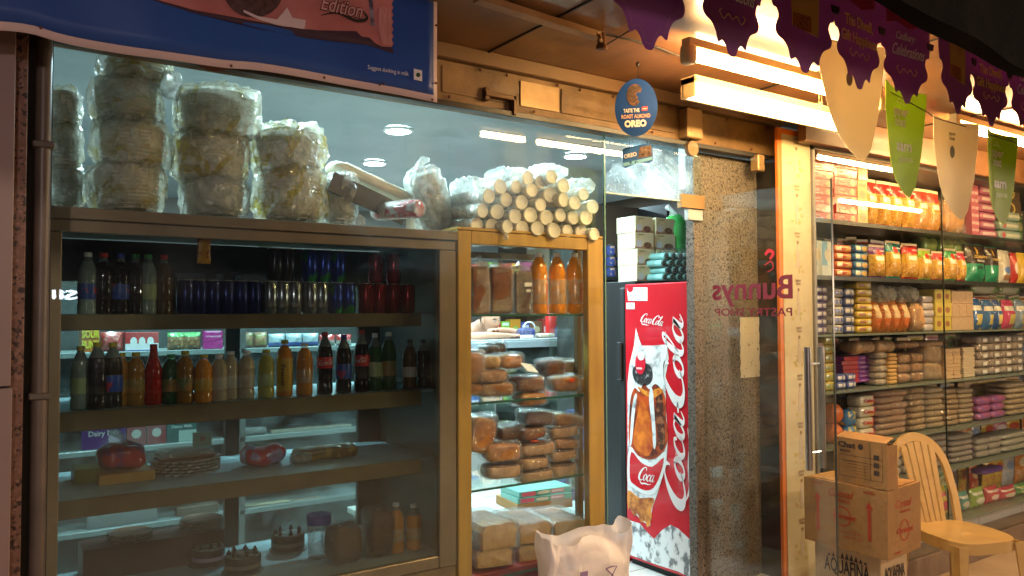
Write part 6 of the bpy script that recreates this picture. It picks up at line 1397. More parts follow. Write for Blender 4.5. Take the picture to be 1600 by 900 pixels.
# ================================================================ white carrier bag at the entrance
q = pt(915, 832, 2.42)
t = thing('carrier_bag', 'crumpled pinkish white carrier bag standing before the bread cabinet', 'carrier bag', (q.x, 2.42, .0))
wb = (pt(984, 850, 2.42).x - pt(846, 850, 2.42).x); hb = q.z; nu, nv = 140, 70; mb = MB(); V = []
for j in range(nv+1):
    v = j/nv
    for i in range(nu):
        a = 2*math.pi*i/nu; cx, sy = math.cos(a), math.sin(a); e = .45
        X = math.copysign(abs(cx)**e, cx)*wb/2*(1.0 - .05*v + .03*math.sin(v*7)); Yy = math.copysign(abs(sy)**e, sy)*.085*(1-.55*v)
        n1 = noise.noise(Vector((X*7, v*3.2, sy*1.5))); n2 = noise.noise(Vector((X*16+5, v*7, sy*2))); rdg = abs(noise.noise(Vector((X*9+v*4, v*5, sy+3)))) + .6*abs(noise.noise(Vector((X*20-v*9, v*13, sy+7))))
        vd = noise.voronoi(Vector((X*8+n1*.6, v*3.4+n2*.4, sy*.8)))[0]; vd2 = noise.voronoi(Vector((X*19, v*8+X*5, sy)))[0]
        Yy += (n1*.015 - rdg*.006 + (vd[0])*.050 + vd2[0]*.014 - .03)*(.4+v*.7)
        top = .022*noise.noise(Vector((X*12, sy*2, 0))) + .010*math.sin(X*23+1) + .030*(abs(X)/(wb/2))**3 - .012*(1 if sy < 0 else 0)
        V.append((X + n2*.008, Yy, .0 + v*(hb+top)))
mb.add(V, [(j*nu+i, j*nu+(i+1)%nu, (j+1)*nu+(i+1)%nu, (j+1)*nu+i) for j in range(nv) for i in range(nu)] + [tuple(range(nu))[::-1]])
bagm = mat('carrier_bag_plastic', (.90, .85, .83), .34, (.86, .80, .78), 6, .15, 50, bdist=.01, tl=.15)
mb.build('bag', bagm, t, 28)
MB().sell(wb*.8, .10, hb*.86, .4, .5, 20, 12).build('contents', M['white'], t, True)
gi = mat('violet_print', (.30, .20, .36), .6)
mb = MB()
mb.box(-.125, -.090, -.120, -.118, hb-.19, hb-.10); mb.box(-.125, -.090, -.120, -.118, hb-.30, hb-.20)
ribbon([(.0, hb-.11, .006), (.055, hb-.11, .006), (.01, hb-.165, .006), (.055, hb-.165, .006), (.0, hb-.11, .006)], mb, lambda a, b: (a, -.118, b), 2)
mb.build('faded_print', gi, t)
# ================================================================ cartons by the door
def face_cart(name, label, corner_px, ytop_px, X, ylen, xlen, z0, z1, rz, extra):
    """corner nearest the street at the given pixel on plane x = X; the long side faces -x"""
    q = pt(corner_px, ytop_px, X=X)
    t = thing(name, label, 'cardboard box', (X, q.y, z0), rz, 'cartons stacked by the door handle')
    return t, q
bx = 3.12
yc = pt(1386, 800, X=bx).y; ztop = pt(1386, 769, X=bx).z; zbot = pt(1386, 876, X=bx).z
ylen = pt(1257, 800, X=bx).y - yc; xlen = pt(1438, 800, Y=yc).x - bx
H2 = ztop - zbot
# lowest carton
lb = MB().box(0, xlen*.80, 0, ylen*.80, .24, zbot-.002, b=.004)
t = thing('water_carton', 'pale carton with dark water brand lettering under the big carton', 'cardboard box', (bx+.03, yc+.05, 0), 0, 'cartons stacked by the door')
lb.build('carton', M['cardboard2'], t)
darkb = mat('carton_dark_ink', (.05, .035, .03), .7)
def side_l(s, size, width, u, z, m_, par, shear=0, bold=.02, off=.0015):    # lettering on the left (-x) face, u from the street corner inwards
    mb = text_mb(s, size, bold, shear, width=width); mb.v = [(-off - .0006*(v[1] < -.0005), u - v[0], z + v[2]) for v in mb.v]; return mb.build('lettering', m_, par)
def side_f(s, size, width, u, z, m_, par, shear=0, bold=.02):
    return text_mb(s, size, bold, shear, width=width, at=(u, -.0015, z)).build('lettering', m_, par)
side_l('AQUAFINA', .085, ylen*.55, ylen*.40, zbot-.09, darkb, t); side_f('AQUAFINA', .075, xlen*.6, xlen*.40, zbot-.085, darkb, t)
mb = MB()
for k in range(9): mb.add([(-.0015, ylen*(.15+.055*k), zbot-.052), (-.0015, ylen*(.15+.055*k)+.018, zbot-.052), (-.0015, ylen*(.15+.055*k)+.009, zbot-.052+.012+.018*math.sin(k*math.pi/8))], [(0, 1, 2)])
ribbon([(.05, 0, .003), (.12, -.012, .006), (.2, -.012, .006), (.26, 0, .003)], mb, lambda a, b: (-.0015, a, zbot-.15+b)); mb.build('mountain_logo', darkb, t)
tag(MB().box(bx+.04, bx+.04+xlen*.78, yc+.06, yc+.05+ylen*.78, 0, .236, b=.004).build('under_carton', M['cardboard']), 'plain carton at the very bottom of the stack by the door', 'cardboard box')
# big carton
t = thing('big_carton', 'large brown carton with two red arrows in the middle of stack', 'cardboard box', (bx, yc, zbot), 0, 'cartons stacked by the door')
V = [(0, 0, 0), (xlen, 0, .012), (xlen, ylen, .0), (0, ylen, 0), (0, -.004, H2), (xlen+.004, 0, H2+.012), (xlen, ylen, H2), (0, ylen, H2)]
MB().add(V, [(0,3,2,1),(4,5,6,7),(0,1,5,4),(1,2,6,5),(2,3,7,6),(3,0,4,7)]).build('carton', M['cardboard'], t)
MB().add([(.012, .012, H2+.004), (xlen-.012, .012, H2+.016), (xlen-.012, ylen-.012, H2+.004), (.012, ylen-.012, H2+.004), (.012, .012, H2+.001), (xlen-.012, .012, H2+.0125), (xlen-.012, ylen-.012, H2+.001), (.012, ylen-.012, H2+.001)], [(0,1,2,3),(0,4,5,1),(1,5,6,2),(2,6,7,3),(3,7,4,0)]).build('top_flap', M['cardboard'], t)
ri = mat('carton_red_ink', (.42, .05, .02), .7)
for u in (.20, .82):
    u = u*ylen; mb = MB()
    P = [(-.007, .06), (.007, .06), (.007, H2-.085), (.017, H2-.085), (0, H2-.055), (-.017, H2-.085), (-.007, H2-.085)]
    mb.add([(-.0015, u - a, b) for a, b in P], [tuple(range(7))]); mb.build('red_arrow', ri, t)
side_l('PAPERS', .014, .05, ylen*.20, H2-.018, ri, t); side_l('PAPERS', .014, .05, ylen*.82, H2-.018, ri, t)
side_l('Crystal', .045, .12, ylen*.55, H2-.045, ri, t, .35, .004); side_l('PRODUCTS', .014, .06, ylen*.50, H2-.075, ri, t)
mb = MB(); ribbon([(.04*math.cos(a), .04*math.sin(a), .005) for a in [i*math.pi/9 for i in range(19)]], mb, lambda a, b: (-.0016, ylen*.52 - a, H2*.50 + b), 2); mb.build('round_logo', ri, t)
side_l('Orient', .03, .10, ylen*.49, H2*.5, ri, t, .2); side_l('net wt 12 kg', .012, .09, ylen*.42, H2*.28, ri, t, 0, 0); side_l('handle with care', .01, .09, ylen*.40, H2*.2, ri, t, 0, 0)
side_f('Crystal', .045, xlen*.5, xlen*.45, H2*.78, ri, t, .35, .004); side_f('PRODUCTS', .012, xlen*.3, xlen*.52, H2*.66, ri, t)
mb = MB(); ribbon([(.034*math.cos(a), .042*math.sin(a), .005) for a in [i*math.pi/9 for i in range(19)]], mb, lambda a, b: (xlen*.5 + a, -.0016, H2*.38 + b), 2); mb.build('round_logo', ri, t)
side_f('Orient', .03, xlen*.5, xlen*.5, H2*.38, ri, t, .2); side_f('paper', .012, xlen*.2, xlen*.3, H2*.08, ri, t)
# small top carton
H3 = pt(1392, 694, X=bx).z - pt(1386, 767, X=bx).z; yl3 = pt(1302, 760, X=bx+.01).y - yc; 
t = thing('small_carton', 'small open topped carton with black print, topmost of the stack', 'cardboard box', (bx+.004, yc-.002, ztop+.004), R(-3), 'cartons stacked by the door')
xl3 = xlen*.28
mb = MB(); h = H3; th = .004
mb.box(0, th, 0, yl3, 0, h).box(th, xl3, 0, th, 0, h-.01).box(th, xl3, yl3-th, yl3, 0, h-.01).box(xl3-th, xl3, th, yl3-th, 0, h-.012).box(th, xl3-th, th, yl3-th, 0, th)
mb.build('carton', M['cardboard'], t)
MB().add([(.001, .004, h), (.001, yl3*.98, h), (.06, yl3*.96, h+.02), (.065, .01, h+.018), (.001, .004, h-.003), (.001, yl3*.98, h-.003), (.06, yl3*.96, h+.017), (.065, .01, h+.015)], [(0,1,2,3),(4,7,6,5),(0,4,5,1),(1,5,6,2),(2,6,7,3),(3,7,4,0)]).build('open_flap', M['cardboard'], t)
side_l('Chat', .032, .085, yl3*.75, h-.03, darkb, t, 0, .03); side_l('MASALA', .012, .05, yl3*.78, h-.055, darkb, t)
mb = MB()
def lin(u0, u1, z0, z1): mb.add([(-.0012, u0, z0), (-.0012, u1, z0), (-.0012, u1, z1), (-.0012, u0, z1)], [(0, 1, 2, 3)])
for zz_ in (.03, h*.5, h*.62): lin(yl3*.08, yl3*.9, zz_, zz_+.0015)
for uu in (.08, .30, .9): lin(yl3*uu, yl3*uu+.0015, .03, h*.62 if uu > .5 else h-.01)
for k in range(5): lin(yl3*.35, yl3*(.6+.05*k), .045+k*.013, .0465+k*.013)
for k in range(3): lin(yl3*.14, yl3*.24, h*.28+k*.032, h*.28+.02+k*.032)
mb.build('printed_frame', darkb, t)
mb = MB(); mb.add([(-.0013, yl3*.48 + .013*math.cos(a), h-.03+.013*math.sin(a)) for a in [i*math.pi/8 for i in range(16)]], [tuple(range(16))]); mb.build('round_stamp', darkb, t)
mb = MB(); mb.add([(-.0009, yl3*.42, .002), (-.0009, yl3*.56, .002), (-.0009, yl3*.56, h-.002), (-.0009, yl3*.42, h-.002)], [(0, 1, 2, 3)]); mb.build('brown_tape', mat('brown_tape', (.38, .20, .07), .25, coat=.6), t)

# ================================================================ plastic chair
pc = mat('chair_plastic', (.47, .31, .12), .32, (.32, .19, .07), 7, .1, 60, coat=.25, detail=9, lo=.5, hi=.85)
qc = Vector((4.08, 2.02, 0))
ch = thing('plastic_chair', 'worn cream yellow plastic chair beside the cartons', 'chair', (qc.x, qc.y, 0), R(-20))
ch.scale = (.92, .96, 1)
# seat: rounded shell with drooping front lip
mb = MB(); N = 36; V = []; rings = 8
def seat_out(a):
    c, s_ = math.cos(a), math.sin(a); e = .55
    x = math.copysign(abs(c)**e, c)*.205; y = math.copysign(abs(s_)**e, s_)*.205
    x *= (1 - .10*max(0, y/.205)); return x, y
for k in range(rings+1):
    f = k/rings
    for i in range(N):
        x, y = seat_out(2*math.pi*i/N); zz_ = .425 - .012*(1-f**2) if k < rings-1 else (.418 if k == rings-1 else .372)
        g = f*.985 if k < rings-1 else (1.0 if k == rings-1 else 1.012)
        V.append((x*g, y*g, zz_ - (.008*max(0, -y/.2)**2)))
mb.add(V, [(k*N+i, k*N+(i+1)%N, (k+1)*N+(i+1)%N, (k+1)*N+i) for k in range(rings) for i in range(N)])
V2 = [(x, y, z-.006) for x, y, z in V]; mb.add(V2, [(k*N+i, (k+1)*N+i, (k+1)*N+(i+1)%N, k*N+(i+1)%N) for k in range(rings) for i in range(N)])
mb.build('seat', pc, ch, 60)
def leg(x, y, dx, dy):
    mb = MB(); V = []; n = 9
    for k in range(n+1):
        f = k/n; z = .40*(1-f); cx, cy = x+dx*f, y+dy*f; w_ = .058-.022*f; sx, sy = (1 if x > 0 else -1), (1 if y > 0 else -1)
        # L shaped angle section, corner outwards
        for (a, b) in ((0, 0), (-w_, 0), (-w_, -.005), (-.008, -.008), (-.005, -w_), (0, -w_)): V.append((cx+a*sx, cy+b*sy, z))
    Fs = [(k*6+i, k*6+(i+1) % 6, (k+1)*6+(i+1) % 6, (k+1)*6+i) for k in range(n) for i in range(6)] + [tuple(range(6)), tuple(range(n*6, n*6+6))[::-1]]
    mb.add(V, Fs).build('leg', pc, ch, 60)
leg(-.205, -.20, -.02, -.025); leg(.205, -.20, .02, -.025); leg(-.18, .195, -.02, .05); leg(.18, .195, .02, .05)
# arched back: frame band swept along an arch, slats inside
def bandpath(P, wv, th):
    mb = MB(); V = []
    for k, p in enumerate(P):
        a, b = Vector(P[max(0, k-1)]), Vector(P[min(len(P)-1, k+1)]); t_ = (b-a).normalized(); nrm = Vector((0, -1, .22)).normalized(); sd = t_.cross(nrm).normalized(); p = Vector(p)
        ww = wv[k] if isinstance(wv, list) else wv
        for (u, v) in ((-.5, -.5), (-.42, .5), (.42, .5), (.5, -.5)): V.append(p + sd*ww*u + nrm*th*v)
    n = len(P); Fs = [(k*4+i, k*4+(i+1)%4, (k+1)*4+(i+1)%4, (k+1)*4+i) for k in range(n-1) for i in range(4)] + [(0, 1, 2, 3), ((n-1)*4+3, (n-1)*4+2, (n-1)*4+1, (n-1)*4)]
    return mb.add(V, Fs)
arch = []
for k in range(29):
    a = math.pi*k/28; x = -.185*math.cos(a); 
    if k < 1: pass
    z = .60 + .235*math.sin(a)**.8 if 0 < k < 28 else .60
    arch.append((x*(1-.0*k), .19 + (z-.42)*.30, z))
arch = [(-.175, .185, .41), (-.183, .205, .48), (-.186, .225, .55)] + arch[1:-1] + [(.186, .225, .55), (.183, .205, .48), (.175, .185, .41)]
bandpath(arch, .052, .014).build('back_frame', pc, ch, 50)
for i, x in enumerate((-.095, -.0475, 0, .0475, .095)):
    zt_ = .60 + .235*math.sin(math.acos(max(-1, min(1, -x*.9/.185))))**.8 - .02
    P = [(x*(.75+.25*k/8), .182 + (z-.42)*.28, z) for k, z in enumerate([.415 + (zt_-.415)*k/8 for k in range(9)])]
    bandpath(P, [.0475*(.75+.25*k/8) - .0045 for k in range(9)], .006).build('back_slat', pc, ch, 50)

# ================================================================ goods in the neighbouring display
Yd = SY + .035
gd = 'goods on the shelves of the neighbouring display'
def G(kind, look, row, px0, px1, ytop, nx=1, nz=1, d=.10, m_=None, cat='snack pack', name='snack_pack', seal=None, txt=None, jit=.004, rzj=3, zoff=0, Y=None, wide=1.0, lab=None, wrap=None, e=.6):
    place = f"display {('top','second','third','fourth','fifth','sixth','bottom')[row]} shelf"
    mk = {'pouch': lambda: mk_pouch(m_, seal, txt), 'box': lambda: mk_box(m_, txt), 'brick': lambda: mk_brick(m_, txt=txt), 'bag': lambda: mk_bag(m_, wrap, lab, e), 'loaf': lambda: mk_loaf(m_, CLR, e=e)}[kind]()
    return grid(mk, look, cat, name, place, gd, px0, px1, ytop, sz[row]+.001+zoff, Y or Yd, nx, nz, d, jit, rzj, wide=wide)
wi = M['whiteink']
choco = printed('choco_box_print', (.50, .02, .02), [('ofood', .80, .5, .12, .36, (.75, .6, .35), (.5, .25, .1), 60), ('rect', 0, 1, 0, .06, (.3, .01, .01))], .35, 0)
G('box', 'red chocolate cake box', 0, 1269, 1306, 228, 1, 9, .14, choco, 'biscuit box', 'biscuit_box', txt=[('Lotte', .36, .26, -.22, .64, wi), ('Choco Pie', .32, .40, -.15, .28, wi)])
G('box', 'red chocolate cake box', 0, 1308, 1343, 236, 1, 8, .14, choco, 'biscuit box', 'biscuit_box', txt=[('Lotte', .36, .26, -.22, .64, wi), ('Choco Pie', .32, .40, -.15, .28, wi)])
G('box', 'yellow tall box', 0, 1344, 1359, 248, 1, 3, .14, printed('yellow_box_print', (.62, .42, .12), [('rect', .1, .9, .7, .85, (.5, .2, .05)), ('oval', .5, .35, .3, .2, (.4, .25, .1))], .4, 0), 'box', 'tall_box')
def namk(name, top, mid, fa, fb): return printed(name, mid, [('food', 0, 1, .06, .46, fa, fb, 110), ('rect', 0, 1, .74, 1, top), ('oval', .5, .80, .16, .09, (.70, .02, .02)), ('rect', .25, .75, .56, .68, (.75, .70, .6)), ('rect', 0, 1, 0, .07, top)], .25, .5)
m_red = namk('namkeen_red', (.50, .02, .02), (.66, .40, .05), (.72, .45, .08), (.45, .20, .03)); m_or = namk('namkeen_orange', (.55, .05, .02), (.60, .25, .04), (.62, .34, .10), (.35, .15, .03))
G('pouch', 'tall red topped yellow snack pouch', 0, 1360, 1438, 284, 4, 1, .08, m_red, seal=mat('cream_seal', (.75, .6, .4), .4), txt=("Haldiram's", .05, .3, .80, wi))
G('pouch', 'crumpled golden nut pouch', 0, 1439, 1478, 296, 2, 1, .08, m_or, seal=MC['cream_seal'])
G('bag', 'crumpled clear bag of brown snack', 0, 1480, 1516, 310, 1, 1, .12, mat('brown_snack', (.42, .22, .07), .5, (.30, .13, .04), 22), 'snack bag', 'snack_bag', wrap=CLR)
G('box', 'pink upright box', 0, 1521, 1533, 288, 2, 1, .12, printed('pink_upright', (.45, .10, .16), [('lines', .1, .9, .1, .9, (.7, .5, .5), 7)], .4, 0), 'box', 'upright_box')
G('brick', 'pink biscuit packet', 0, 1534, 1562, 292, 1, 6, .09, printed('pink_pack', (.42, .10, .20), [('rect', .15, .85, .35, .7, (.65, .5, .5))], .3), 'biscuit packet', 'biscuit_packet')
G('brick', 'teal grey biscuit packet', 0, 1564, 1600, 330, 1, 3, .09, printed('teal_pack', (.30, .42, .38), [('oval', .2, .5, .08, .3, (.5, .1, .1)), ('rect', .3, .9, .35, .65, (.6, .6, .5))], .3), 'biscuit packet', 'biscuit_packet')
G('box', 'brown dark box', 0, 1564, 1598, 290, 1, 2, .10, printed('dark_goldring', (.12, .08, .05), [('ring', .5, .5, .25, .4, (.6, .45, .1))], .3, 0), 'box', 'dark_box', zoff=.165)
# packs standing behind the front rows
FB = []
for i_, (nm, c, c2) in enumerate((('red', (.52, .03, .03), (.7, .5, .3)), ('yellow', (.64, .44, .06), (.5, .08, .04)), ('green', (.10, .32, .08), (.6, .6, .3)), ('blue', (.06, .14, .42), (.6, .6, .6)), ('orange', (.62, .22, .04), (.7, .6, .4)), ('brown', (.36, .20, .09), (.6, .45, .25)), ('pink', (.55, .16, .24), (.7, .6, .6)), ('silver', (.48, .48, .46), (.2, .3, .5)))):
    FB.append((nm, printed('back_pack_'+nm, c, [('oval', .5, .62, .32, .14, c2), ('rect', 0, 1, .84, .93, c2), ('food', .1, .9, .1, .42, [x*.9 for x in c2], c, 80)], .28, .5)))
Ybk = Yd + .20; tops = [2.31] + [z-.02 for z in sz[:-1]]; FR = {}
for r_ in range(7):
    rr = random.Random(r_*11+3); px = 1296 if r_ < 5 else 1420; cnt = {}
    while px < 1606:
        wpx = rr.choice((15, 18, 21)); nm, m_ = FB[rr.randrange(8)] if r_ not in (4,) else FB[rr.choice((5, 1, 5, 7))]; cnt[nm] = cnt.get(nm, 0)+1
        q0, q1 = pt(px, 450, Ybk), pt(px+wpx, 450, Ybk); w_ = q1.x-q0.x; hh_ = (tops[r_]-sz[r_])*rr.uniform(.80, .97)
        lab = f"{ORD[cnt[nm]]} {nm} pack from left behind the front row, display {('top','second','third','fourth','fifth','sixth','bottom')[r_]} shelf"
        rot = Euler((R(rr.uniform(-3, 6)), R(rr.uniform(-5, 5)), R(rr.uniform(-12, 12)))); loc = ((q0.x+q1.x)/2, Ybk+rr.uniform(0, .03), sz[r_]+.001)
        if nm not in FR:
            t = thing('snack_pack', lab, 'snack pack', loc, group='packs standing behind the front rows', rot=rot); mk_pouch(m_, MC['cream_seal'])(t, .1, .06, .25); FR[nm] = t; t.scale = (w_/.1, 1, hh_/.25)
        else: dup(FR[nm], loc, label=lab, rot=rot, scale=(w_/.1, 1, hh_/.25))
        px += wpx
# second shelf
G('box', 'tall white and blue box', 1, 1270, 1302, 376, 2, 1, .10, printed('blue_white_box', (.55, .58, .55), [('rect', 0, .5, .3, 1, (.06, .25, .42)), ('oval', .55, .6, .3, .18, (.5, .42, .3))], .3, .1), 'box', 'upright_box')
oatm = lambda n, c: printed(n, c, [('ofood', .70, .5, .22, .30, (.66, .42, .12), (.5, .28, .05), 40), ('rect', .08, .40, .3, .75, (.72, .62, .4))], .3, .3)
G('brick', 'orange biscuit packet with round biscuit', 1, 1306, 1334, 382, 1, 4, .09, oatm('oat_orange', (.62, .12, .03)), 'biscuit packet', 'biscuit_packet', txt=('oats', .4, .25, M['redink']))
G('brick', 'blue biscuit packet with round biscuit', 1, 1336, 1360, 382, 1, 4, .09, oatm('oat_blue', (.05, .20, .45)), 'biscuit packet', 'biscuit_packet')
for (a, b, yt, nm, c, look) in ((1366, 1391, 382, 'nk_violet', (.18, .06, .22), 'violet topped yellow snack pouch'), (1392, 1417, 376, 'nk_teal', (.01, .22, .20), 'teal topped snack pouch'), (1418, 1442, 380, 'nk_red', (.52, .02, .02), 'red topped snack pouch'), (1443, 1464, 388, 'nk_lime', (.26, .40, .03), 'lime topped snack pouch'), (1465, 1483, 392, 'nk_rose', (.50, .08, .08), 'rose topped snack pouch'), (1484, 1502, 388, 'nk_green', (.05, .30, .10), 'green topped snack pouch'), (1503, 1516, 392, 'nk_crimson', (.42, .02, .06), 'crimson topped narrow pouch')):
    G('pouch', look, 1, a, b, yt, 1, 1, .08, namk(nm, c, (.62, .38, .05), (.68, .42, .07), (.42, .2, .03)), seal=MC['cream_seal'], txt=("Haldiram's", .05, .3, .80, wi))
G('bag', 'green glossy packs lying on the pouches', 1, 1446, 1516, 372, 3, 1, .1, mat('green_glossy', (.10, .26, .04), .25, (.3, .3, .1), 14, coat=.5), zoff=.17, Y=Yd+.05)
G('bag', 'pale blue and pink crumpled bag', 1, 1462, 1500, 350, 1, 1, .1, mat('pale_blue_wrap', (.18, .35, .5), .25, (.5, .2, .25), 12, coat=.5, lo=.6, hi=.65), zoff=.21, Y=Yd+.09)
cg = printed('corn_bag', (.03, .30, .16), [('rect', 0, 1, .48, .97, (.05, .03, .02)), ('oval', .45, .82, .05, .1, (.7, .4, .05))], .25, .3)
G('pouch', 'green and black corn crisps bag', 1, 1517, 1548, 378, 1, 1, .10, cg, txt=('CORNITOS', .09, .7, .62, M['goldink']))
s_ = [o for o in bpy.data.objects if o.get('label', '').startswith('green and black corn')][0]; 
hh = pt(1532, 378, Yd).z - sz[1]
text_mb('Nacho Crisps', hh*.08, .02, width=.10, at=(0, -.004, hh*.53)).build('lettering', wi, s_); text_mb('SEA SALT', hh*.10, .03, width=.08, at=(0, -.004, hh*.36)).build('lettering', M['blackink'], s_)
G('pouch', 'narrower green and black crisps bag', 1, 1549, 1567, 382, 1, 1, .09, cg, txt=('CORNITOS', .07, .7, .60, M['goldink']))
G('pouch', 'white pouch with brown and blue print', 1, 1568, 1586, 388, 1, 1, .09, printed('white_pouch', (.62, .58, .5), [('oval', .5, .4, .3, .1, (.1, .2, .5)), ('rect', .2, .8, .1, .25, (.4, .2, .1))], .3))
G('pouch', 'red pouch', 1, 1587, 1596, 392, 1, 1, .08, printed('red_pouch2', (.55, .03, .02), [('oval', .5, .5, .3, .2, (.7, .6, .5))], .3)); G('pouch', 'yellow pouch', 1, 1597, 1612, 392, 1, 1, .08, mat('yellow_pouch', (.65, .42, .04), .3))
# third shelf
bk = lambda n, c, c2, t_=None: printed(n, c, [('rect', .12, .55, .3, .72, c2), ('oval', .78, .5, .12, .28, t_ or c2)], .3, .35)
G('brick', 'violet biscuit packet', 2, 1270, 1295, 446, 1, 6, .09, bk('bq_violet', (.12, .08, .32), (.6, .55, .6)), 'biscuit packet', 'biscuit_packet')
G('brick', 'white and blue biscuit packet', 2, 1302, 1319, 450, 1, 5, .09, bk('bq_blue', (.55, .52, .5), (.05, .1, .4)), 'biscuit packet', 'biscuit_packet')
G('brick', 'blue and cream biscuit packet', 2, 1320, 1337, 450, 1, 5, .09, bk('bq_navy', (.08, .12, .32), (.65, .6, .5)), 'biscuit packet', 'biscuit_packet')
G('brick', 'bright yellow biscuit packet', 2, 1338, 1365, 440, 1, 7, .09, bk('bq_yellow', (.66, .45, .04), (.30, .12, .05), (.7, .65, .5)), 'biscuit packet', 'biscuit_packet')
og = printed('rusk_pack', (.60, .20, .04), [('rect', .2, .8, .45, .85, (.72, .52, .28)), ('rect', .2, .8, .12, .40, (.65, .16, .03))], .22, .7)
G('pouch', 'orange rusk pouch under clear film', 2, 1367, 1425, 466, 4, 1, .10, og)
G('bag', 'clear film crumpled over the orange pouches', 2, 1370, 1440, 446, 2, 1, .1, foilw, 'plastic bag', 'plastic_bag', zoff=.17)
G('bag', 'orange crumpled rusk bag', 2, 1426, 1446, 474, 1, 1, .1, mat('orange_rusk', (.5, .22, .06), .4, (.6, .35, .15), 20), 'snack bag', 'snack_bag', wrap=CLR)
G('brick', 'white shiny packet', 2, 1442, 1460, 462, 1, 5, .09, mat('white_shiny', (.60, .56, .52), .2, (.4, .35, .5), 30, coat=.6), 'biscuit packet', 'biscuit_packet')
G('box', 'yellow box with brown seal', 2, 1461, 1486, 452, 2, 3, .10, printed('ylw_seal', (.64, .52, .10), [('oval', .5, .5, .28, .22, (.35, .14, .05))], .35, 0), 'box', 'yellow_box')
G('box', 'beige patterned block', 2, 1487, 1521, 454, 3, 3, .10, mat('beige_block', (.45, .30, .19), .4, (.55, .40, .26), 50), 'box', 'small_block')
nm_ = lambda n, c: printed(n, c, [('rect', .1, .9, .62, .78, (.72, .70, .6)), ('rect', .3, .7, .15, .5, (.6, .5, .15)), ('rect', .85, 1, 0, 1, (.55, .45, .2))], .25, .5)
G('pouch', 'blue noodle style pouch', 2, 1522, 1541, 464, 1, 1, .10, nm_('nm_blue1', (.03, .14, .40))); G('pouch', 'second blue pouch with gold edges', 2, 1542, 1558, 466, 1, 1, .10, nm_('nm_blue2', (.04, .16, .42))); G('pouch', 'third narrow blue pouch', 2, 1559, 1571, 466, 1, 1, .1, nm_('nm_blue3', (.03, .10, .34)))
G('pouch', 'pink pouch with blue and gold print', 2, 1572, 1592, 466, 1, 1, .10, nm_('nm_pink', (.60, .06, .16))); G('pouch', 'pale blue pouch at picture edge', 2, 1593, 1608, 466, 1, 1, .10, nm_('nm_pale', (.25, .35, .5)))
G('bag', 'white and green loose bag on top', 2, 1522, 1600, 444, 2, 1, .12, mat('white_green_wrap', (.5, .5, .38), .3, (.15, .3, .08), 14, coat=.4, lo=.55, hi=.6), 'snack bag', 'snack_bag', zoff=.235, Y=Yd+.04)
# fourth shelf
G('box', 'faded pink box', 3, 1271, 1286, 536, 1, 2, .1, mat('faded_pink', (.45, .22, .2), .5), 'box', 'pink_box')
G('brick', 'small yellow packet', 3, 1287, 1304, 524, 1, 6, .08, bk('sm_yellow', (.60, .46, .08), (.25, .3, .1)), 'biscuit packet', 'biscuit_packet')
G('brick', 'blue and white small packet', 3, 1305, 1337, 584, 2, 2, .08, bk('sm_blue', (.08, .12, .38), (.7, .65, .6)), 'biscuit packet', 'biscuit_packet')
G('box', 'purple chocolate box with red side', 3, 1316, 1367, 556, 1, 6, .10, printed('purp_red', (.22, .03, .30), [('rect', 0, .45, 0, 1, (.50, .03, .04)), ('lines', .5, .95, .25, .75, (.55, .35, .6), 2)], .3, .1), 'chocolate box', 'chocolate_box', Y=Yd+.05, zoff=.02)
G('box', 'orange top box of the purple stack', 3, 1310, 1367, 552, 1, 1, .10, mat('orange_top_box', (.60, .12, .03), .35), 'box', 'flat_box', Y=Yd+.045, zoff=.16) if False else None
G('bag', 'clear bag of round cookies', 3, 1368, 1386, 550, 1, 5, .09, mat('cookie_bag_in', (.45, .36, .26), .4, (.6, .52, .4), 30), 'snack bag', 'snack_bag', wrap=CLR)
G('bag', 'thin golden cookie pack', 3, 1387, 1402, 552, 1, 8, .09, mat('golden_cookie', (.55, .33, .10), .5), 'cookie pack', 'cookie_pack', e=.4)
rl = mat('rusk_roll', (.42, .22, .09), .6, (.28, .13, .05), 30)
G('bag', 'wrapped brown rusk roll', 3, 1403, 1444, 553, 2, 3, .12, rl, 'rusk roll', 'rusk_roll', wrap=CLR, e=.5); G('bag', 'thick wrapped bread roll with pale end', 3, 1446, 1474, 540, 1, 2, .14, mat('bread_roll_pale', (.52, .36, .20), .6, (.38, .22, .10), 16), 'bread roll', 'bread_roll', wrap=CLR, e=.4)
G('bag', 'bag of fried snack on rusk rolls', 3, 1335, 1400, 533, 2, 1, .12, mat('fried_snack', (.42, .22, .08), .5, (.55, .34, .14), 28), 'snack bag', 'snack_bag', wrap=CLR, zoff=.185); G('bag', 'long wrapped rusk roll across the top', 3, 1403, 1474, 533, 2, 1, .12, rl, 'rusk roll', 'rusk_roll', wrap=CLR, zoff=.20)
G('box', 'small striped biscuit block', 3, 1476, 1499, 545, 2, 8, .10, mat('striped_block', (.50, .30, .16), .5, (.62, .48, .30), 50, stretch=(.3, 1, 2)), 'biscuit block', 'biscuit_block'); G('box', 'pale thin biscuit block', 3, 1503, 1521, 543, 1, 12, .10, mat('pale_block', (.60, .50, .36), .5), 'biscuit block', 'biscuit_block')
G('bag', 'clear bag with white paper label', 3, 1526, 1600, 524, 4, 5, .12, mat('clear_snack', (.42, .33, .27), .35, (.58, .50, .44), 26), 'snack bag', 'snack_bag', wrap=CLR, lab=M['white'])
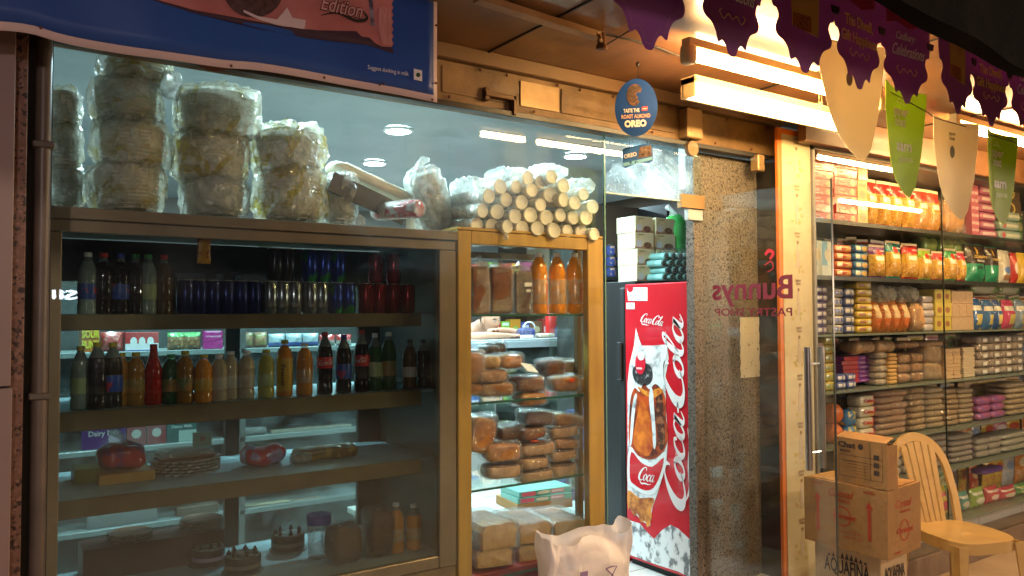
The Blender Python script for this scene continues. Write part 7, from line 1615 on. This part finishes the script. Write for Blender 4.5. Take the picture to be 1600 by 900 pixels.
# fifth shelf
G('bag', 'orange round snack', 4, 1300, 1318, 632, 1, 2, .08, mat('orange_ball', (.68, .16, .03), .4), 'orange snack', 'orange_snack', e=.8); G('bag', 'blue and yellow small bag', 4, 1319, 1338, 642, 1, 2, .08, mat('blue_yellow_wrap', (.05, .2, .42), .3, (.6, .45, .06), 14, lo=.5, hi=.55), 'snack bag', 'snack_bag')
G('brick', 'cream cake packet with red end', 4, 1339, 1366, 618, 1, 4, .09, printed('cake_pack', (.66, .60, .42), [('rect', .85, 1, 0, 1, (.5, .03, .05)), ('oval', .7, .35, .15, .25, (.65, .4, .1))], .3), 'cake packet', 'cake_packet', txt=('Cake', .42, .5, M['redink']))
pu = mat('pulse_a', (.40, .22, .12), .6, (.50, .31, .18), 90); pu2 = mat('pulse_b', (.52, .36, .18), .6, (.42, .26, .12), 90); pu3 = mat('pulse_c', (.55, .42, .24), .6, (.46, .32, .16), 90)
for (a, b, yt, n_, mm, look) in ((1370, 1418, 610, 7, pu, 'brown pulse bag'), (1420, 1446, 606, 7, pu2, 'golden pulse bag'), (1447, 1475, 606, 7, pu3, 'beige grain bag'), (1477, 1496, 608, 7, pu2, 'narrow golden grain bag'), (1497, 1520, 608, 7, pu3, 'pale grain bag')):
    G('bag', look, 4, a, b, yt, 1, n_, .16, mm, 'grain bag', 'grain_bag', wrap=CLR, e=.5, rzj=5, jit=.006)
G('bag', 'purple and red crumpled pack', 4, 1524, 1570, 620, 2, 3, .12, mat('purple_crumple', (.22, .10, .32), .25, (.5, .12, .15), 16, coat=.5), 'snack pack', 'snack_pack'); G('bag', 'yellowish grain bag at the picture edge', 4, 1572, 1606, 598, 1, 6, .16, pu3, 'grain bag', 'grain_bag', wrap=CLR)
# sixth shelf
G('bag', 'greyish grain bag', 5, 1445, 1480, 680, 1, 5, .14, mat('grey_grain', (.38, .32, .26), .6, (.46, .40, .32), 90), 'grain bag', 'grain_bag', wrap=CLR); G('bag', 'pale grey grain bag', 5, 1482, 1518, 680, 1, 5, .14, MC['grey_grain'], 'grain bag', 'grain_bag', wrap=CLR)
G('bag', 'small mixed sachet', 5, 1522, 1560, 684, 2, 3, .1, mat('mixed_wrap', (.32, .30, .24), .3, (.3, .08, .3), 20, coat=.4, lo=.55, hi=.6), 'sachet', 'sachet'); G('bag', 'large clear rice bag', 5, 1562, 1606, 676, 1, 3, .14, mat('rice', (.50, .48, .36), .6), 'rice bag', 'rice_bag', wrap=CLR)
G('bag', 'shaded grain bag behind the carton', 5, 1375, 1440, 690, 2, 4, .12, MC['grey_grain'], 'grain bag', 'grain_bag')
# bottom shelf
for (a, b, yt, nm, c, c2, look) in ((1448, 1462, 762, 'bt1', (.35, .06, .2), (.05, .05, .3), 'dark pink small pouch'), (1463, 1480, 760, 'bt2', (.62, .48, .06), (.5, .05, .1), 'yellow pouch with red dot'), (1482, 1496, 772, 'bt3', (.35, .33, .22), (.2, .3, .1), 'dull beige pouch'), (1497, 1514, 770, 'bt4', (.08, .30, .26), (.5, .5, .4), 'teal pouch'), (1516, 1538, 764, 'bt5', (.28, .44, .10), (.6, .62, .5), 'green pouch with white band'), (1540, 1560, 762, 'bt6', (.55, .06, .08), (.7, .55, .45), 'red pouch with white swirls'), (1561, 1586, 762, 'bt7', (.55, .05, .10), (.65, .55, .4), 'crimson noodle pouch'), (1587, 1606, 758, 'bt8', (.10, .32, .10), (.5, .5, .2), 'green pouch at the picture edge')):
    G('pouch', look, 6, a, b, yt, 1, 1, .10, printed(nm, c, [('oval', .5, .4, .3, .16, c2), ('rect', .1, .9, .7, .82, c2)], .3))
G('bag', 'dark violet bag lying on the pouches', 6, 1530, 1566, 742, 1, 1, .1, mat('violet_wrap', (.12, .05, .25), .3, coat=.5), 'snack bag', 'snack_bag', zoff=.24); G('bag', 'clear bag low on plinth', 6, 1420, 1446, 790, 1, 1, .1, mat('dim_bag', (.4, .35, .28), .5), 'snack bag', 'snack_bag', wrap=CLR)
